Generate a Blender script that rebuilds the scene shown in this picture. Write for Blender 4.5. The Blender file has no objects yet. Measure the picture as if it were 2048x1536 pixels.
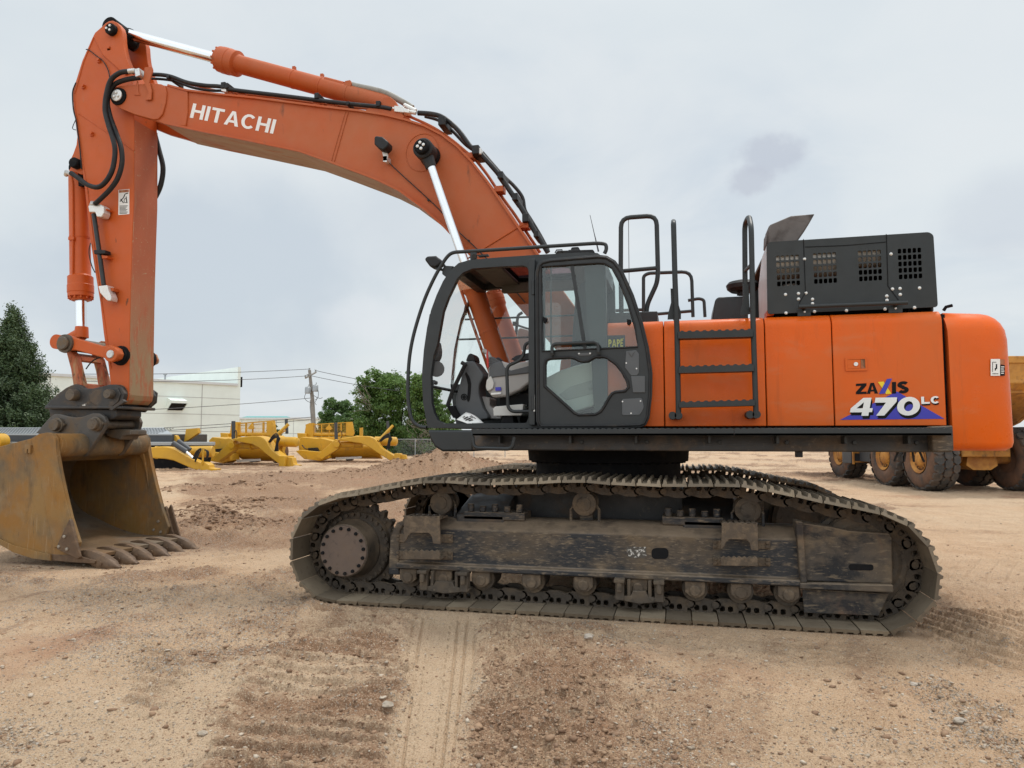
import bpy, bmesh, math, random
import numpy as np
from mathutils import Vector, Matrix
from mathutils.geometry import tessellate_polygon

S = bpy.context.scene
COL = S.collection
rnd = random.Random(7)
R = math.radians

# ------------------------------------------------------------------ camera
F_PX, HORIZON = 1430.0, 873.0            # focal length and horizon row of the 2048 x 1536 photograph
PITCH = math.atan((HORIZON - 768.0) / F_PX)
THETA = R(13.2)                          # the machine is turned this much from the picture plane
CAM = Vector((0.802, -8.124, 1.58))
cam_d = bpy.data.cameras.new('camera')
cam = bpy.data.objects.new('camera', cam_d)
COL.objects.link(cam)
cam_d.sensor_fit = 'HORIZONTAL'
cam_d.sensor_width = 36.0
cam_d.lens = F_PX / 2048.0 * 36.0
cam_d.clip_start = 0.05
cam_d.clip_end = 3000.0
cam.location = CAM
cam.rotation_euler = (R(90) + PITCH, 0, THETA)
S.camera = cam

# ------------------------------------------------------------------ world and sun (bright overcast)
SUN_EL, SUN_AZ = R(66), R(62)            # a veiled sun, high beyond the machine
sun_dir = Vector((math.cos(SUN_EL) * math.cos(SUN_AZ), math.cos(SUN_EL) * math.sin(SUN_AZ), math.sin(SUN_EL)))
W = bpy.data.worlds.new('World')
S.world = W
W.use_nodes = True
wn, wl = W.node_tree.nodes, W.node_tree.links
wn.clear()


def wnode(t, **kw):
    n = wn.new(t)
    for k, v in kw.items():
        setattr(n, k, v)
    return n


def wmath(op, a, b=None, clamp=False):
    n = wnode('ShaderNodeMath', operation=op, use_clamp=clamp)
    for i, x in enumerate((a, b)):
        if x is None:
            continue
        if isinstance(x, (int, float)):
            n.inputs[i].default_value = x
        else:
            wl.new(x, n.inputs[i])
    return n.outputs[0]


def wrange(x, a, b, c=0.0, d=1.0):
    n = wnode('ShaderNodeMapRange', interpolation_type='SMOOTHSTEP')
    wl.new(x, n.inputs[0])
    for i, v in enumerate((a, b, c, d)):
        n.inputs[i + 1].default_value = v
    return n.outputs[0]


def wmix(f, a, b):
    n = wnode('ShaderNodeMix', data_type='RGBA')
    if isinstance(f, (int, float)):
        n.inputs[0].default_value = f
    else:
        wl.new(f, n.inputs[0])
    for i, x in ((6, a), (7, b)):
        if isinstance(x, tuple):
            n.inputs[i].default_value = (*x, 1)
        else:
            wl.new(x, n.inputs[i])
    return n.outputs[2]


tc = wnode('ShaderNodeTexCoord')
sep = wnode('ShaderNodeSeparateXYZ')
wl.new(tc.outputs['Generated'], sep.inputs[0])
el = sep.outputs[2]
den = wmath('MAXIMUM', wmath('ADD', el, 0.22), 0.1)
cmb = wnode('ShaderNodeCombineXYZ')
wl.new(wmath('DIVIDE', sep.outputs[0], den), cmb.inputs[0])
wl.new(wmath('DIVIDE', sep.outputs[1], den), cmb.inputs[1])


def wnoise(scale, detail, rough, off):
    mp = wnode('ShaderNodeMapping')
    mp.inputs['Location'].default_value = off
    wl.new(cmb.outputs[0], mp.inputs[0])
    n = wnode('ShaderNodeTexNoise')
    n.inputs['Scale'].default_value = scale
    n.inputs['Detail'].default_value = detail
    n.inputs['Roughness'].default_value = rough
    n.inputs['Distortion'].default_value = 0.35
    wl.new(mp.outputs[0], n.inputs[0])
    return n.outputs[0]


n_big = wnoise(0.75, 5, 0.5, (3.1, 1.7, 0))
n_med = wnoise(2.2, 8, 0.55, (7.4, 4.2, 0))
c1 = wmix(wrange(n_big, 0.36, 0.62), (0.64, 0.71, 0.775), (0.76, 0.815, 0.84))
c2 = wmix(wrange(n_med, 0.35, 0.66, 0.0, 0.75), c1, (0.79, 0.83, 0.85))
# a whiter band of haze low over the horizon
c3 = wmix(wrange(el, 0.0, 0.14, 0.55, 0.0), c2, (0.76, 0.80, 0.815))


def puff(px, py, rad, amt, col, base, off):
    """a small separate cloud, placed by its direction in the sky"""
    a, b = (px - 1024) / F_PX, (768 - py) / F_PX
    fw, up = math.cos(PITCH) - b * math.sin(PITCH), math.sin(PITCH) + b * math.cos(PITCH)
    d = Vector((a * math.cos(THETA) - fw * math.sin(THETA), a * math.sin(THETA) + fw * math.cos(THETA), up)).normalized()
    dv = wnode('ShaderNodeVectorMath', operation='SUBTRACT')
    wl.new(tc.outputs['Generated'], dv.inputs[0])
    dv.inputs[1].default_value = d
    sc = wnode('ShaderNodeVectorMath', operation='MULTIPLY')
    wl.new(dv.outputs[0], sc.inputs[0])
    sc.inputs[1].default_value = (1, 1, 1.7)
    ln = wnode('ShaderNodeVectorMath', operation='LENGTH')
    wl.new(sc.outputs[0], ln.inputs[0])
    nn = wnode('ShaderNodeTexNoise')
    nn.inputs['Scale'].default_value = off
    nn.inputs['Detail'].default_value = 7
    wl.new(tc.outputs['Generated'], nn.inputs[0])
    fall = wrange(ln.outputs['Value'], 0.0, rad, 1.0, 0.0)
    k = wrange(wmath('MULTIPLY', fall, wmath('ADD', nn.outputs[0], 0.15)), 0.16, 0.55, 0.0, amt)
    return wmix(k, base, col)


c4 = puff(1540, 310, 0.080, 0.7, (0.53, 0.57, 0.65), c3, 42)
c4 = puff(1505, 362, 0.060, 0.7, (0.54, 0.575, 0.65), c4, 60)
c4 = puff(1300, 250, 0.20, 0.35, (0.80, 0.835, 0.85), c4, 9)
c4 = puff(420, 560, 0.45, 0.85, (0.585, 0.655, 0.725), c4, 7)
c4 = puff(900, 430, 0.30, 0.5, (0.63, 0.685, 0.74), c4, 6)
c4 = puff(2040, 420, 0.16, 0.45, (0.60, 0.645, 0.715), c4, 12)
c4 = puff(730, 640, 0.11, 0.6, (0.80, 0.83, 0.86), c4, 17)
# overcast: brighter overhead; extra brightness added behind the camera to fill the near sides
lift = wmath('MULTIPLY', wrange(el, 0.5, 0.98, 1.0, 1.6), wrange(sep.outputs[1], 0.2, -0.8, 1.0, 1.65))
vm = wnode('ShaderNodeVectorMath', operation='SCALE')
wl.new(c4, vm.inputs[0])
wl.new(lift, vm.inputs['Scale'])
sky = wnode('ShaderNodeTexSky', sky_type='NISHITA', sun_disc=False)
sky.sun_elevation = SUN_EL
sky.sun_rotation = R(90) - SUN_AZ
sky.air_density, sky.dust_density = 1.2, 2.0
b_sky, b_cloud = wnode('ShaderNodeBackground'), wnode('ShaderNodeBackground')
b_sky.inputs[1].default_value = 0.12
wl.new(sky.outputs[0], b_sky.inputs[0])
wl.new(vm.outputs[0], b_cloud.inputs[0])
b_cloud.inputs[1].default_value = 1.0
ms = wnode('ShaderNodeMixShader')
ms.inputs[0].default_value = 0.94
wl.new(b_sky.outputs[0], ms.inputs[1])
wl.new(b_cloud.outputs[0], ms.inputs[2])
wo = wnode('ShaderNodeOutputWorld')
wl.new(ms.outputs[0], wo.inputs[0])

sd = bpy.data.lights.new('sun', 'SUN')
sd.energy = 2.0
sd.angle = R(10)
sd.color = (1.0, 0.95, 0.88)
so = bpy.data.objects.new('sun', sd)
COL.objects.link(so)
so.rotation_euler = sun_dir.to_track_quat('Z', 'Y').to_euler()

S.view_settings.view_transform = 'Standard'
S.view_settings.look = 'None'
S.view_settings.gamma = 1.0
S.view_settings.exposure = 0.0
S.cycles.max_bounces = 8
S.cycles.transparent_max_bounces = 16
S.cycles.caustics_reflective = False
S.cycles.caustics_refractive = False

# ------------------------------------------------------------------ points of the photograph turned into places
CT, ST = math.cos(THETA), math.sin(THETA)


def ray(px, py):
    a, b = (px - 1024) / F_PX, (768 - py) / F_PX
    fw, up = math.cos(PITCH) - b * math.sin(PITCH), math.sin(PITCH) + b * math.cos(PITCH)
    return Vector((a * CT - fw * ST, a * ST + fw * CT, up)), fw


def at(px, py, Y):
    """the place in the plane y = Y seen at that pixel: (x, z)"""
    r, _ = ray(px, py)
    t = (Y - CAM.y) / r.y
    return (CAM.x + r.x * t, CAM.z + r.z * t)


def at3(px, py, Y):
    x, z = at(px, py, Y)
    return Vector((x, Y, z))


def ats(pts, Y):
    return [at(p[0], p[1], Y) for p in pts]


def deep(px, py, D):
    """the place D metres ahead of the camera seen at that pixel"""
    r, fw = ray(px, py)
    return CAM + r * (D / fw)


def gp(px, py):
    r, _ = ray(px, py)
    t = -CAM.z / r.z
    return (CAM.x + r.x * t, CAM.y + r.y * t)


def cm(pts, k=5, closed=False):
    """smooth curve through points (any dimension)"""
    P = [np.array(p, float) for p in pts]
    n = len(P)
    out = []
    for i in range(n if closed else n - 1):
        if closed:
            a, b, c, d = P[i - 1], P[i], P[(i + 1) % n], P[(i + 2) % n]
        else:
            a, b, c, d = P[max(i - 1, 0)], P[i], P[i + 1], P[min(i + 2, n - 1)]
        for j in range(k):
            t = j / k
            out.append(0.5 * ((2 * b) + (c - a) * t + (2 * a - 5 * b + 4 * c - d) * t * t + (3 * b - a - 3 * c + d) * t ** 3))
    if not closed:
        out.append(P[-1])
    return [tuple(map(float, q)) for q in out]


def area(poly):
    return 0.5 * sum(poly[i - 1][0] * poly[i][1] - poly[i][0] * poly[i - 1][1] for i in range(len(poly)))


def rounded(poly, rad, k=4):
    """polygon with its corners rounded"""
    out = []
    n = len(poly)
    for i in range(n):
        p, a, b = Vector(poly[i]), Vector(poly[i - 1]), Vector(poly[(i + 1) % n])
        d = min(rad, (a - p).length * 0.45, (b - p).length * 0.45)
        q0, q1 = p + (a - p).normalized() * d, p + (b - p).normalized() * d
        for j in range(k + 1):
            t = j / k
            out.append(tuple(q0 * (1 - t) ** 2 + p * 2 * t * (1 - t) + q1 * t * t))
    return out


class MB:
    """collects shapes; build() links them as ONE mesh object"""

    def __init__(s):
        s.v, s.f = [], []

    def add(s, vs, fs):
        n = len(s.v)
        s.v += [tuple(v) for v in vs]
        s.f += [tuple(i + n for i in f) for f in fs]
        return s

    def box(s, x0, x1, y0, y1, z0, z1, M=None):
        vs = [Vector((x, y, z)) for z in (z0, z1) for y in (y0, y1) for x in (x0, x1)]
        if M is not None:
            vs = [M @ v for v in vs]
        return s.add(vs, [(0, 2, 3, 1), (4, 5, 7, 6), (0, 1, 5, 4), (2, 6, 7, 3), (0, 4, 6, 2), (1, 3, 7, 5)])

    def plate(s, outer, holes=(), y0=0.0, y1=0.1):
        """outline in (x, z), holes through it, between y0 and y1"""
        if area(outer) < 0:
            outer = outer[::-1]
        loops = [list(outer)] + [list(h) if area(h) < 0 else list(h)[::-1] for h in holes]
        flat = [p for l in loops for p in l]
        n = len(flat)
        vs = [(p[0], y0, p[1]) for p in flat] + [(p[0], y1, p[1]) for p in flat]
        fs = []
        if holes:
            tri = tessellate_polygon([[Vector((p[0], p[1], 0)) for p in l] for l in loops])
            for t in tri:
                a, b, c = (Vector(flat[i]) for i in t)
                if (b - a).cross(c - a) < 0:
                    t = (t[0], t[2], t[1])
                fs.append(tuple(t))
                fs.append((t[2] + n, t[1] + n, t[0] + n))
        else:
            fs.append(tuple(range(n)))
            fs.append(tuple(range(2 * n - 1, n - 1, -1)))
        o = 0
        for l in loops:
            m = len(l)
            for i in range(m):
                j = (i + 1) % m
                fs.append((o + j, o + i, o + i + n, o + j + n))
            o += m
        return s.add(vs, fs)

    def plate_px(s, outer, holes, Y, thick):
        """the same, traced on the plane y = Y"""
        return s.plate(ats(outer, Y), [ats(h, Y) for h in holes], Y, Y + thick)

    def extrude_x(s, prof, x0, x1):
        """profile in (y, z) carried along x"""
        if area(prof) < 0:
            prof = prof[::-1]
        n = len(prof)
        vs = [(x0, p[0], p[1]) for p in prof] + [(x1, p[0], p[1]) for p in prof]
        fs = [tuple(range(n - 1, -1, -1)), tuple(range(n, 2 * n))]
        fs += [(i, (i + 1) % n, (i + 1) % n + n, i + n) for i in range(n)]
        return s.add(vs, fs)

    def lathe(s, p0, p1, prof, n=28, caps=True):
        """profile (metres along the axis from p0, radius) turned round p0 -> p1"""
        p0, p1 = Vector(p0), Vector(p1)
        ax = (p1 - p0).normalized()
        u = ax.orthogonal().normalized()
        w = ax.cross(u)
        vs, fs = [], []
        for t, r in prof:
            for i in range(n):
                a = 2 * math.pi * i / n
                vs.append(p0 + ax * t + (u * math.cos(a) + w * math.sin(a)) * r)
        m = len(prof)
        for k in range(m - 1):
            for i in range(n):
                j = (i + 1) % n
                fs.append((k * n + i, k * n + j, (k + 1) * n + j, (k + 1) * n + i))
        if caps:
            fs.append(tuple(range(n - 1, -1, -1)))
            fs.append(tuple((m - 1) * n + i for i in range(n)))
        return s.add(vs, fs)

    def cyl(s, p0, p1, r0, r1=None, n=20):
        L = (Vector(p1) - Vector(p0)).length
        return s.lathe(p0, p1, [(0, r0), (L, r0 if r1 is None else r1)], n)

    def tube(s, pts, r, n=8, closed=False):
        P = [Vector(p) for p in pts]
        m = len(P)
        T = []
        for i in range(m):
            a = P[i - 1] if (i > 0 or closed) else P[i]
            b = P[(i + 1) % m] if (i < m - 1 or closed) else P[i]
            T.append((b - a).normalized())
        u = T[0].orthogonal().normalized()
        vs, fs = [], []
        for i in range(m):
            u = (u - T[i] * u.dot(T[i])).normalized()
            w = T[i].cross(u)
            rr = r[i] if isinstance(r, (list, tuple)) else r
            for k in range(n):
                a = 2 * math.pi * k / n
                vs.append(P[i] + (u * math.cos(a) + w * math.sin(a)) * rr)
        for i in range(m if closed else m - 1):
            j = (i + 1) % m
            for k in range(n):
                l = (k + 1) % n
                fs.append((i * n + k, i * n + l, j * n + l, j * n + k))
        if not closed:
            fs.append(tuple(range(n - 1, -1, -1)))
            fs.append(tuple((m - 1) * n + k for k in range(n)))
        return s.add(vs, fs)

    def rail(s, pts, r, Y=None, k=4, rad=0.06, n=8):
        """bent pipe: straight runs with rounded corners; points (px, py[, Y])"""
        P = [at3(p[0], p[1], p[2] if len(p) > 2 else Y) for p in pts]
        out = [P[0]]
        for i in range(1, len(P) - 1):
            p, a, b = P[i], P[i - 1], P[i + 1]
            d = min(rad, (a - p).length * 0.48, (b - p).length * 0.48)
            q0, q1 = p + (a - p).normalized() * d, p + (b - p).normalized() * d
            for j in range(k + 1):
                t = j / k
                out.append(q0 * (1 - t) ** 2 + p * 2 * t * (1 - t) + q1 * t * t)
        out.append(P[-1])
        return s.tube(out, r, n)

    def hose(s, pts, r, Y=None, k=6, n=8):
        P = [tuple(at3(p[0], p[1], p[2] if len(p) > 2 else Y)) for p in pts]
        return s.tube(cm(P, k), r, n)

    def ball(s, c, r, n=10, sz=1.0):
        c = Vector(c)
        return s.lathe(c - Vector((0, 0, r * sz)), c, [(r * sz * (1 - math.cos(math.pi * i / n)), max(r * math.sin(math.pi * i / n), 1e-4)) for i in range(n + 1)], n * 2, False)

    def islands(s, name, m, parent=None, **kw):
        """each separate piece as an object of its own"""
        par = list(range(len(s.v)))

        def find(i):
            while par[i] != i:
                par[i] = par[par[i]]
                i = par[i]
            return i
        for f in s.f:
            r0 = find(f[0])
            for k in f[1:]:
                par[find(k)] = r0
        groups = {}
        for f in s.f:
            groups.setdefault(find(f[0]), []).append(f)
        out = []
        for fs in groups.values():
            ids = sorted({i for f in fs for i in f})
            mp = {i: k for k, i in enumerate(ids)}
            mb = MB()
            mb.v = [s.v[i] for i in ids]
            mb.f = [tuple(mp[i] for i in f) for f in fs]
            out.append(mb.build(name, m, parent, **kw))
        return out

    def build(s, name, m, parent=None, bevel=0.0, seg=2, smooth=38, kind=None, label=None):
        me = bpy.data.meshes.new(name)
        me.from_pydata(s.v, [], s.f)
        me.materials.append(M[m] if isinstance(m, str) else m)
        me.update()
        if smooth:
            me.polygons.foreach_set('use_smooth', [True] * len(me.polygons))
            me.set_sharp_from_angle(angle=R(smooth))
        o = bpy.data.objects.new(name, me)
        COL.objects.link(o)
        if parent is not None:
            o.parent = parent
        if bevel:
            b = o.modifiers.new('bevel', 'BEVEL')
            b.width = bevel
            b.segments = seg
            b.limit_method = 'ANGLE'
            b.angle_limit = R(40)
            b.harden_normals = False
        if kind:
            o['kind'] = kind
        if label:
            o['label'] = label
        return o


def tag(o, label, cat, group=None):
    o['label'] = label
    o['category'] = cat
    if group:
        o['group'] = group
    return o


def empty(name, loc, label=None, cat=None, rz=0.0, group=None):
    o = bpy.data.objects.new(name, None)
    COL.objects.link(o)
    o.location = loc
    o.rotation_euler = (0, 0, rz)
    if label:
        tag(o, label, cat, group)
    return o


def copy_tree(o, parent=None):
    c = o.copy()
    COL.objects.link(c)
    c.parent = parent
    for ch in list(o.children):
        copy_tree(ch, c)
    return c


# ------------------------------------------------------------------ materials
M = {}


class NT:
    def __init__(s, name):
        s.m = bpy.data.materials.new(name)
        s.m.use_nodes = True
        s.n, s.l = s.m.node_tree.nodes, s.m.node_tree.links
        s.b = s.n['Principled BSDF']
        s.out = s.n['Material Output']
        g = s.n.new('ShaderNodeNewGeometry')
        s.pos, s.nor, s.isl = g.outputs['Position'], g.outputs['Normal'], g.outputs['Random Per Island']

    def mapped(s, sc=(1, 1, 1), off=(0, 0, 0)):
        mp = s.n.new('ShaderNodeMapping')
        mp.inputs['Scale'].default_value = sc
        mp.inputs['Location'].default_value = off
        s.l.new(s.pos, mp.inputs[0])
        return mp.outputs[0]

    def noise(s, scale, detail=6, rough=0.55, stretch=(1, 1, 1), off=(0, 0, 0), dist=0.0):
        t = s.n.new('ShaderNodeTexNoise')
        t.inputs['Scale'].default_value = scale
        t.inputs['Detail'].default_value = detail
        t.inputs['Roughness'].default_value = rough
        t.inputs['Distortion'].default_value = dist
        s.l.new(s.mapped(stretch, off), t.inputs[0])
        return t.outputs[0]

    def rng(s, x, a, b, c=0.0, d=1.0):
        t = s.n.new('ShaderNodeMapRange')
        s.l.new(x, t.inputs[0])
        for i, v in enumerate((a, b, c, d)):
            t.inputs[i + 1].default_value = v
        return t.outputs[0]

    def math(s, op, a, b):
        t = s.n.new('ShaderNodeMath')
        t.operation = op
        for i, x in enumerate((a, b)):
            if isinstance(x, (int, float)):
                t.inputs[i].default_value = x
            else:
                s.l.new(x, t.inputs[i])
        return t.outputs[0]

    def mix(s, f, a, b):
        t = s.n.new('ShaderNodeMix')
        t.data_type = 'RGBA'
        if isinstance(f, (int, float)):
            t.inputs[0].default_value = f
        else:
            s.l.new(f, t.inputs[0])
        for i, x in ((6, a), (7, b)):
            if isinstance(x, tuple):
                t.inputs[i].default_value = (*x, 1)
            else:
                s.l.new(x, t.inputs[i])
        return t.outputs[2]

    def bump(s, h, strength=0.3, dist=0.01):
        t = s.n.new('ShaderNodeBump')
        t.inputs['Strength'].default_value = strength
        t.inputs['Distance'].default_value = dist
        s.l.new(h, t.inputs['Height'])
        s.l.new(t.outputs[0], s.b.inputs['Normal'])

    def set(s, **kw):
        for k, v in kw.items():
            i = s.b.inputs[k.replace('_', ' ')]
            if isinstance(v, (int, float)):
                i.default_value = v
            elif isinstance(v, tuple):
                i.default_value = (*v, 1)
            else:
                s.l.new(v, i)


def surf(name, base, rough=0.5, metal=0.0, layers=(), bump=0.0, bscale=80, coat=0.0, spec=0.5, var=0.12, settle=0.0, each=0.0):
    """painted or bare surface; layers: (colour, noise scale, from, to, stretch, most) laid over the base"""
    t = NT(name)
    dark = tuple(c * (1 - var) for c in base)
    light = tuple(min(1, c * (1 + var)) for c in base)
    off0 = (rnd.random() * 40, rnd.random() * 40, rnd.random() * 40)
    c = t.mix(t.rng(t.noise(1.3, 6, 0.6, off=off0), 0.3, 0.7), dark, light)
    rr = None
    for (col, sc, a, b, st, most) in layers:
        off = (rnd.random() * 90, rnd.random() * 90, rnd.random() * 90)
        k = t.rng(t.noise(sc, 9, 0.62, st, off, 0.3), a, b, 0.0, most)
        c = t.mix(k, c, col)
        rr = k if rr is None else t.math('MAXIMUM', rr, k)
    if each:
        oi = t.n.new('ShaderNodeObjectInfo')
        c = t.mix(t.rng(oi.outputs['Random'], 0.0, 1.0, 0.0, each), c, (0.085, 0.066, 0.046))
    if settle:
        sx = t.n.new('ShaderNodeSeparateXYZ')
        t.l.new(t.nor, sx.inputs[0])
        up = t.math('MULTIPLY', t.rng(sx.outputs[2], 0.15, 0.7), t.rng(t.noise(7, 6, 0.6), 0.3, 0.55, 0.3, 1.0))
        c = t.mix(t.math('MULTIPLY', up, settle), c, (0.27, 0.20, 0.135))
    t.set(Base_Color=c, Metallic=metal)
    rn = t.rng(t.noise(9, 6, 0.6, off=off0), 0.3, 0.7, max(rough - 0.1, 0.05), min(rough + 0.1, 1))
    if rr is not None:
        rn = t.math('MINIMUM', t.math('ADD', rn, t.math('MULTIPLY', rr, 0.4)), 0.95)
    t.set(Roughness=rn)
    t.b.inputs['Specular IOR Level'].default_value = spec
    t.b.inputs['Coat Weight'].default_value = coat
    t.b.inputs['Coat Roughness'].default_value = 0.15
    if bump:
        t.bump(t.noise(bscale, 8, 0.65), bump, 0.01)
    M[name] = t.m
    return t.m


DUST = (0.30, 0.215, 0.14)
MUD = (0.155, 0.108, 0.068)
surf('orange', (0.70, 0.110, 0.005), 0.28, layers=[((0.50, 0.145, 0.045), 1.1, 0.42, 0.72, (1, 1, 0.6), 0.5), ((0.40, 0.085, 0.02), 10, 0.58, 0.70, (1, 1, 0.10), 0.4), ((0.42, 0.25, 0.14), 3.5, 0.56, 0.76, (0.6, 1, 1.6), 0.3), ((0.46, 0.30, 0.17), 70, 0.66, 0.74, (0.6, 1, 1), 0.35)], spec=0.22, var=0.07, bump=0.025, bscale=2.5)
surf('orange_boom', (0.47, 0.087, 0.014), 0.42, spec=0.32, layers=[((0.43, 0.155, 0.075), 0.8, 0.40, 0.68, (1, 1, 1), 0.7), ((0.10, 0.055, 0.035), 6, 0.64, 0.74, (1, 1, 0.3), 0.7), (DUST, 26, 0.66, 0.78, (1, 1, 1), 0.35)], var=0.08, bump=0.04, bscale=40)
surf('orange_arm', (0.54, 0.097, 0.014), 0.42, spec=0.32, layers=[((0.43, 0.125, 0.045), 0.9, 0.42, 0.72, (1, 1, 0.7), 0.5), ((0.09, 0.05, 0.03), 9, 0.66, 0.72, (1, 1, 0.4), 0.8), (DUST, 5, 0.66, 0.8, (1, 1, 0.5), 0.5)], var=0.08, bump=0.04, bscale=40)
surf('orange_worn', (0.42, 0.105, 0.035), 0.6, layers=[((0.40, 0.28, 0.15), 5, 0.50, 0.62, (3, 3, 0.5), 0.85), ((0.07, 0.045, 0.03), 10, 0.56, 0.66, (1, 1, 0.5), 0.85), ((0.26, 0.15, 0.08), 2, 0.45, 0.7, (1, 1, 1), 0.6)], bump=0.15, bscale=40)
surf('black_paint', (0.024, 0.0275, 0.029), 0.42, spec=0.4, layers=[((0.055, 0.052, 0.047), 1.5, 0.5, 0.85, (1, 1, 0.5), 0.4), ((0.13, 0.11, 0.085), 24, 0.70, 0.82, (1, 1, 1), 0.25)], var=0.12)
surf('hood_paint', (0.026, 0.030, 0.031), 0.48, spec=0.35, layers=[((0.06, 0.058, 0.053), 1.2, 0.45, 0.8, (1, 1, 0.4), 0.35)], var=0.1)
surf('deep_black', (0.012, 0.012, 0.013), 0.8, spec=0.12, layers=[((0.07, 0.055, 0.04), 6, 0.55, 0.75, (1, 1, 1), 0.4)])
surf('rubber', (0.015, 0.015, 0.016), 0.55, spec=0.35, layers=[((0.11, 0.085, 0.06), 8, 0.55, 0.8, (1, 1, 1), 0.45)])
surf('chrome', (0.78, 0.79, 0.80), 0.16, 1.0, layers=[((0.5, 0.45, 0.40), 3, 0.6, 0.8, (1, 1, 1), 0.3)], var=0.03)
surf('steel', (0.62, 0.62, 0.60), 0.35, 0.8, layers=[((0.25, 0.2, 0.15), 30, 0.52, 0.7, (1, 1, 1), 0.5)])
surf('zinc', (0.72, 0.71, 0.68), 0.35, 0.4, layers=[((0.3, 0.25, 0.2), 60, 0.55, 0.75, (1, 1, 1), 0.4)])
surf('track_steel', (0.080, 0.063, 0.047), 0.68, 0.15, layers=[((0.185, 0.135, 0.088), 5, 0.45, 0.68, (1, 1, 1), 0.8), ((0.045, 0.038, 0.032), 17, 0.55, 0.68, (1, 1, 1), 0.7), ((0.30, 0.24, 0.17), 40, 0.60, 0.75, (1, 1, 1), 0.5)], bump=0.35, bscale=55)
surf('shoe_steel', (0.255, 0.198, 0.135), 0.6, 0.15, layers=[((0.32, 0.255, 0.175), 4, 0.42, 0.66, (1, 1, 1), 0.75), ((0.09, 0.075, 0.058), 12, 0.56, 0.70, (1, 1, 1), 0.6), ((0.36, 0.30, 0.22), 45, 0.62, 0.75, (1, 1, 1), 0.5)], each=0.75, bump=0.3, bscale=60)
surf('chain_steel', (0.060, 0.047, 0.035), 0.62, 0.2, layers=[((0.17, 0.122, 0.078), 7, 0.47, 0.7, (1, 1, 1), 0.75), ((0.03, 0.026, 0.023), 20, 0.55, 0.7, (1, 1, 1), 0.6)], settle=0.7, bump=0.35, bscale=60)
surf('frame_mud', (0.019, 0.020, 0.023), 0.55, layers=[((0.165, 0.118, 0.072), 1.3, 0.49, 0.64, (0.7, 1, 1.3), 0.85), ((0.21, 0.155, 0.10), 9, 0.55, 0.70, (0.5, 1, 1.6), 0.75), ((0.30, 0.23, 0.155), 40, 0.54, 0.66, (0.35, 1, 1.6), 0.6), ((0.018, 0.019, 0.022), 28, 0.56, 0.66, (0.5, 1, 1.3), 0.6)], settle=0.7, bump=0.3, bscale=50)
surf('guard_mud', (0.055, 0.045, 0.036), 0.6, layers=[((0.19, 0.137, 0.085), 1.6, 0.38, 0.60, (1, 1, 1), 0.9), ((0.20, 0.085, 0.035), 2.4, 0.58, 0.72, (1, 1, 0.8), 0.5), ((0.016, 0.018, 0.022), 3, 0.46, 0.60, (1, 1, 1.4), 0.85), ((0.21, 0.16, 0.105), 24, 0.55, 0.66, (0.4, 1, 1.5), 0.6), ((0.32, 0.25, 0.17), 60, 0.62, 0.75, (1, 1, 1), 0.5)], settle=0.7, bump=0.25, bscale=60)
surf('mud_caked', (0.095, 0.070, 0.048), 0.8, layers=[((0.20, 0.145, 0.095), 14, 0.45, 0.65, (1, 1, 1), 0.8), ((0.075, 0.055, 0.038), 25, 0.55, 0.7, (1, 1, 1), 0.7)], bump=0.6, bscale=50)
surf('bucket_steel', (0.27, 0.152, 0.046), 0.58, 0.1, layers=[((0.125, 0.105, 0.078), 1.3, 0.44, 0.62, (1, 1, 1), 0.9), ((0.32, 0.15, 0.034), 1.9, 0.48, 0.64, (1, 1, 0.7), 0.8), ((0.30, 0.225, 0.135), 3.3, 0.56, 0.72, (1, 1, 0.6), 0.5), ((0.40, 0.29, 0.17), 26, 0.60, 0.68, (1.6, 1, 0.10), 0.5), ((0.07, 0.05, 0.032), 18, 0.62, 0.70, (1.2, 1, 0.2), 0.5), ((0.075, 0.05, 0.03), 5, 0.58, 0.72, (1, 1, 0.3), 0.6), ((0.30, 0.21, 0.12), 40, 0.62, 0.76, (1, 1, 1), 0.4)], bump=0.2, bscale=45)
surf('bucket_inside', (0.17, 0.105, 0.052), 0.6, 0.1, layers=[((0.17, 0.15, 0.12), 0.9, 0.46, 0.64, (1, 1, 1), 0.8), ((0.2, 0.095, 0.035), 2.2, 0.5, 0.7, (1, 1, 1), 0.6), ((0.06, 0.045, 0.03), 6, 0.56, 0.72, (1, 1, 1), 0.5)], bump=0.2, bscale=45)
surf('ear_steel', (0.095, 0.085, 0.075), 0.55, 0.2, layers=[((0.19, 0.12, 0.062), 2.5, 0.48, 0.68, (1, 1, 1), 0.75), ((0.04, 0.038, 0.036), 9, 0.55, 0.7, (1, 1, 1), 0.5)], bump=0.2)
surf('coupler_paint', (0.032, 0.03, 0.029), 0.5, layers=[((0.15, 0.10, 0.06), 3, 0.50, 0.70, (1, 1, 1), 0.75), ((0.2, 0.15, 0.1), 22, 0.6, 0.74, (1, 1, 1), 0.5)], bump=0.15)
surf('pin_steel', (0.13, 0.105, 0.08), 0.55, 0.4, layers=[((0.22, 0.14, 0.07), 8, 0.5, 0.7, (1, 1, 1), 0.7), ((0.05, 0.04, 0.035), 14, 0.55, 0.7, (1, 1, 1), 0.6)], bump=0.2)
surf('tooth_steel', (0.125, 0.076, 0.044), 0.55, 0.25, layers=[((0.24, 0.15, 0.085), 9, 0.48, 0.68, (1, 1, 1), 0.7), ((0.07, 0.045, 0.03), 15, 0.55, 0.7, (1, 1, 1), 0.6)], bump=0.25)
surf('exhaust_rust', (0.135, 0.115, 0.105), 0.6, 0.3, layers=[((0.07, 0.055, 0.05), 5, 0.45, 0.65, (1, 1, 1), 0.8), ((0.22, 0.19, 0.17), 3, 0.52, 0.7, (1, 1, 1), 0.5)], bump=0.1)
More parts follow.
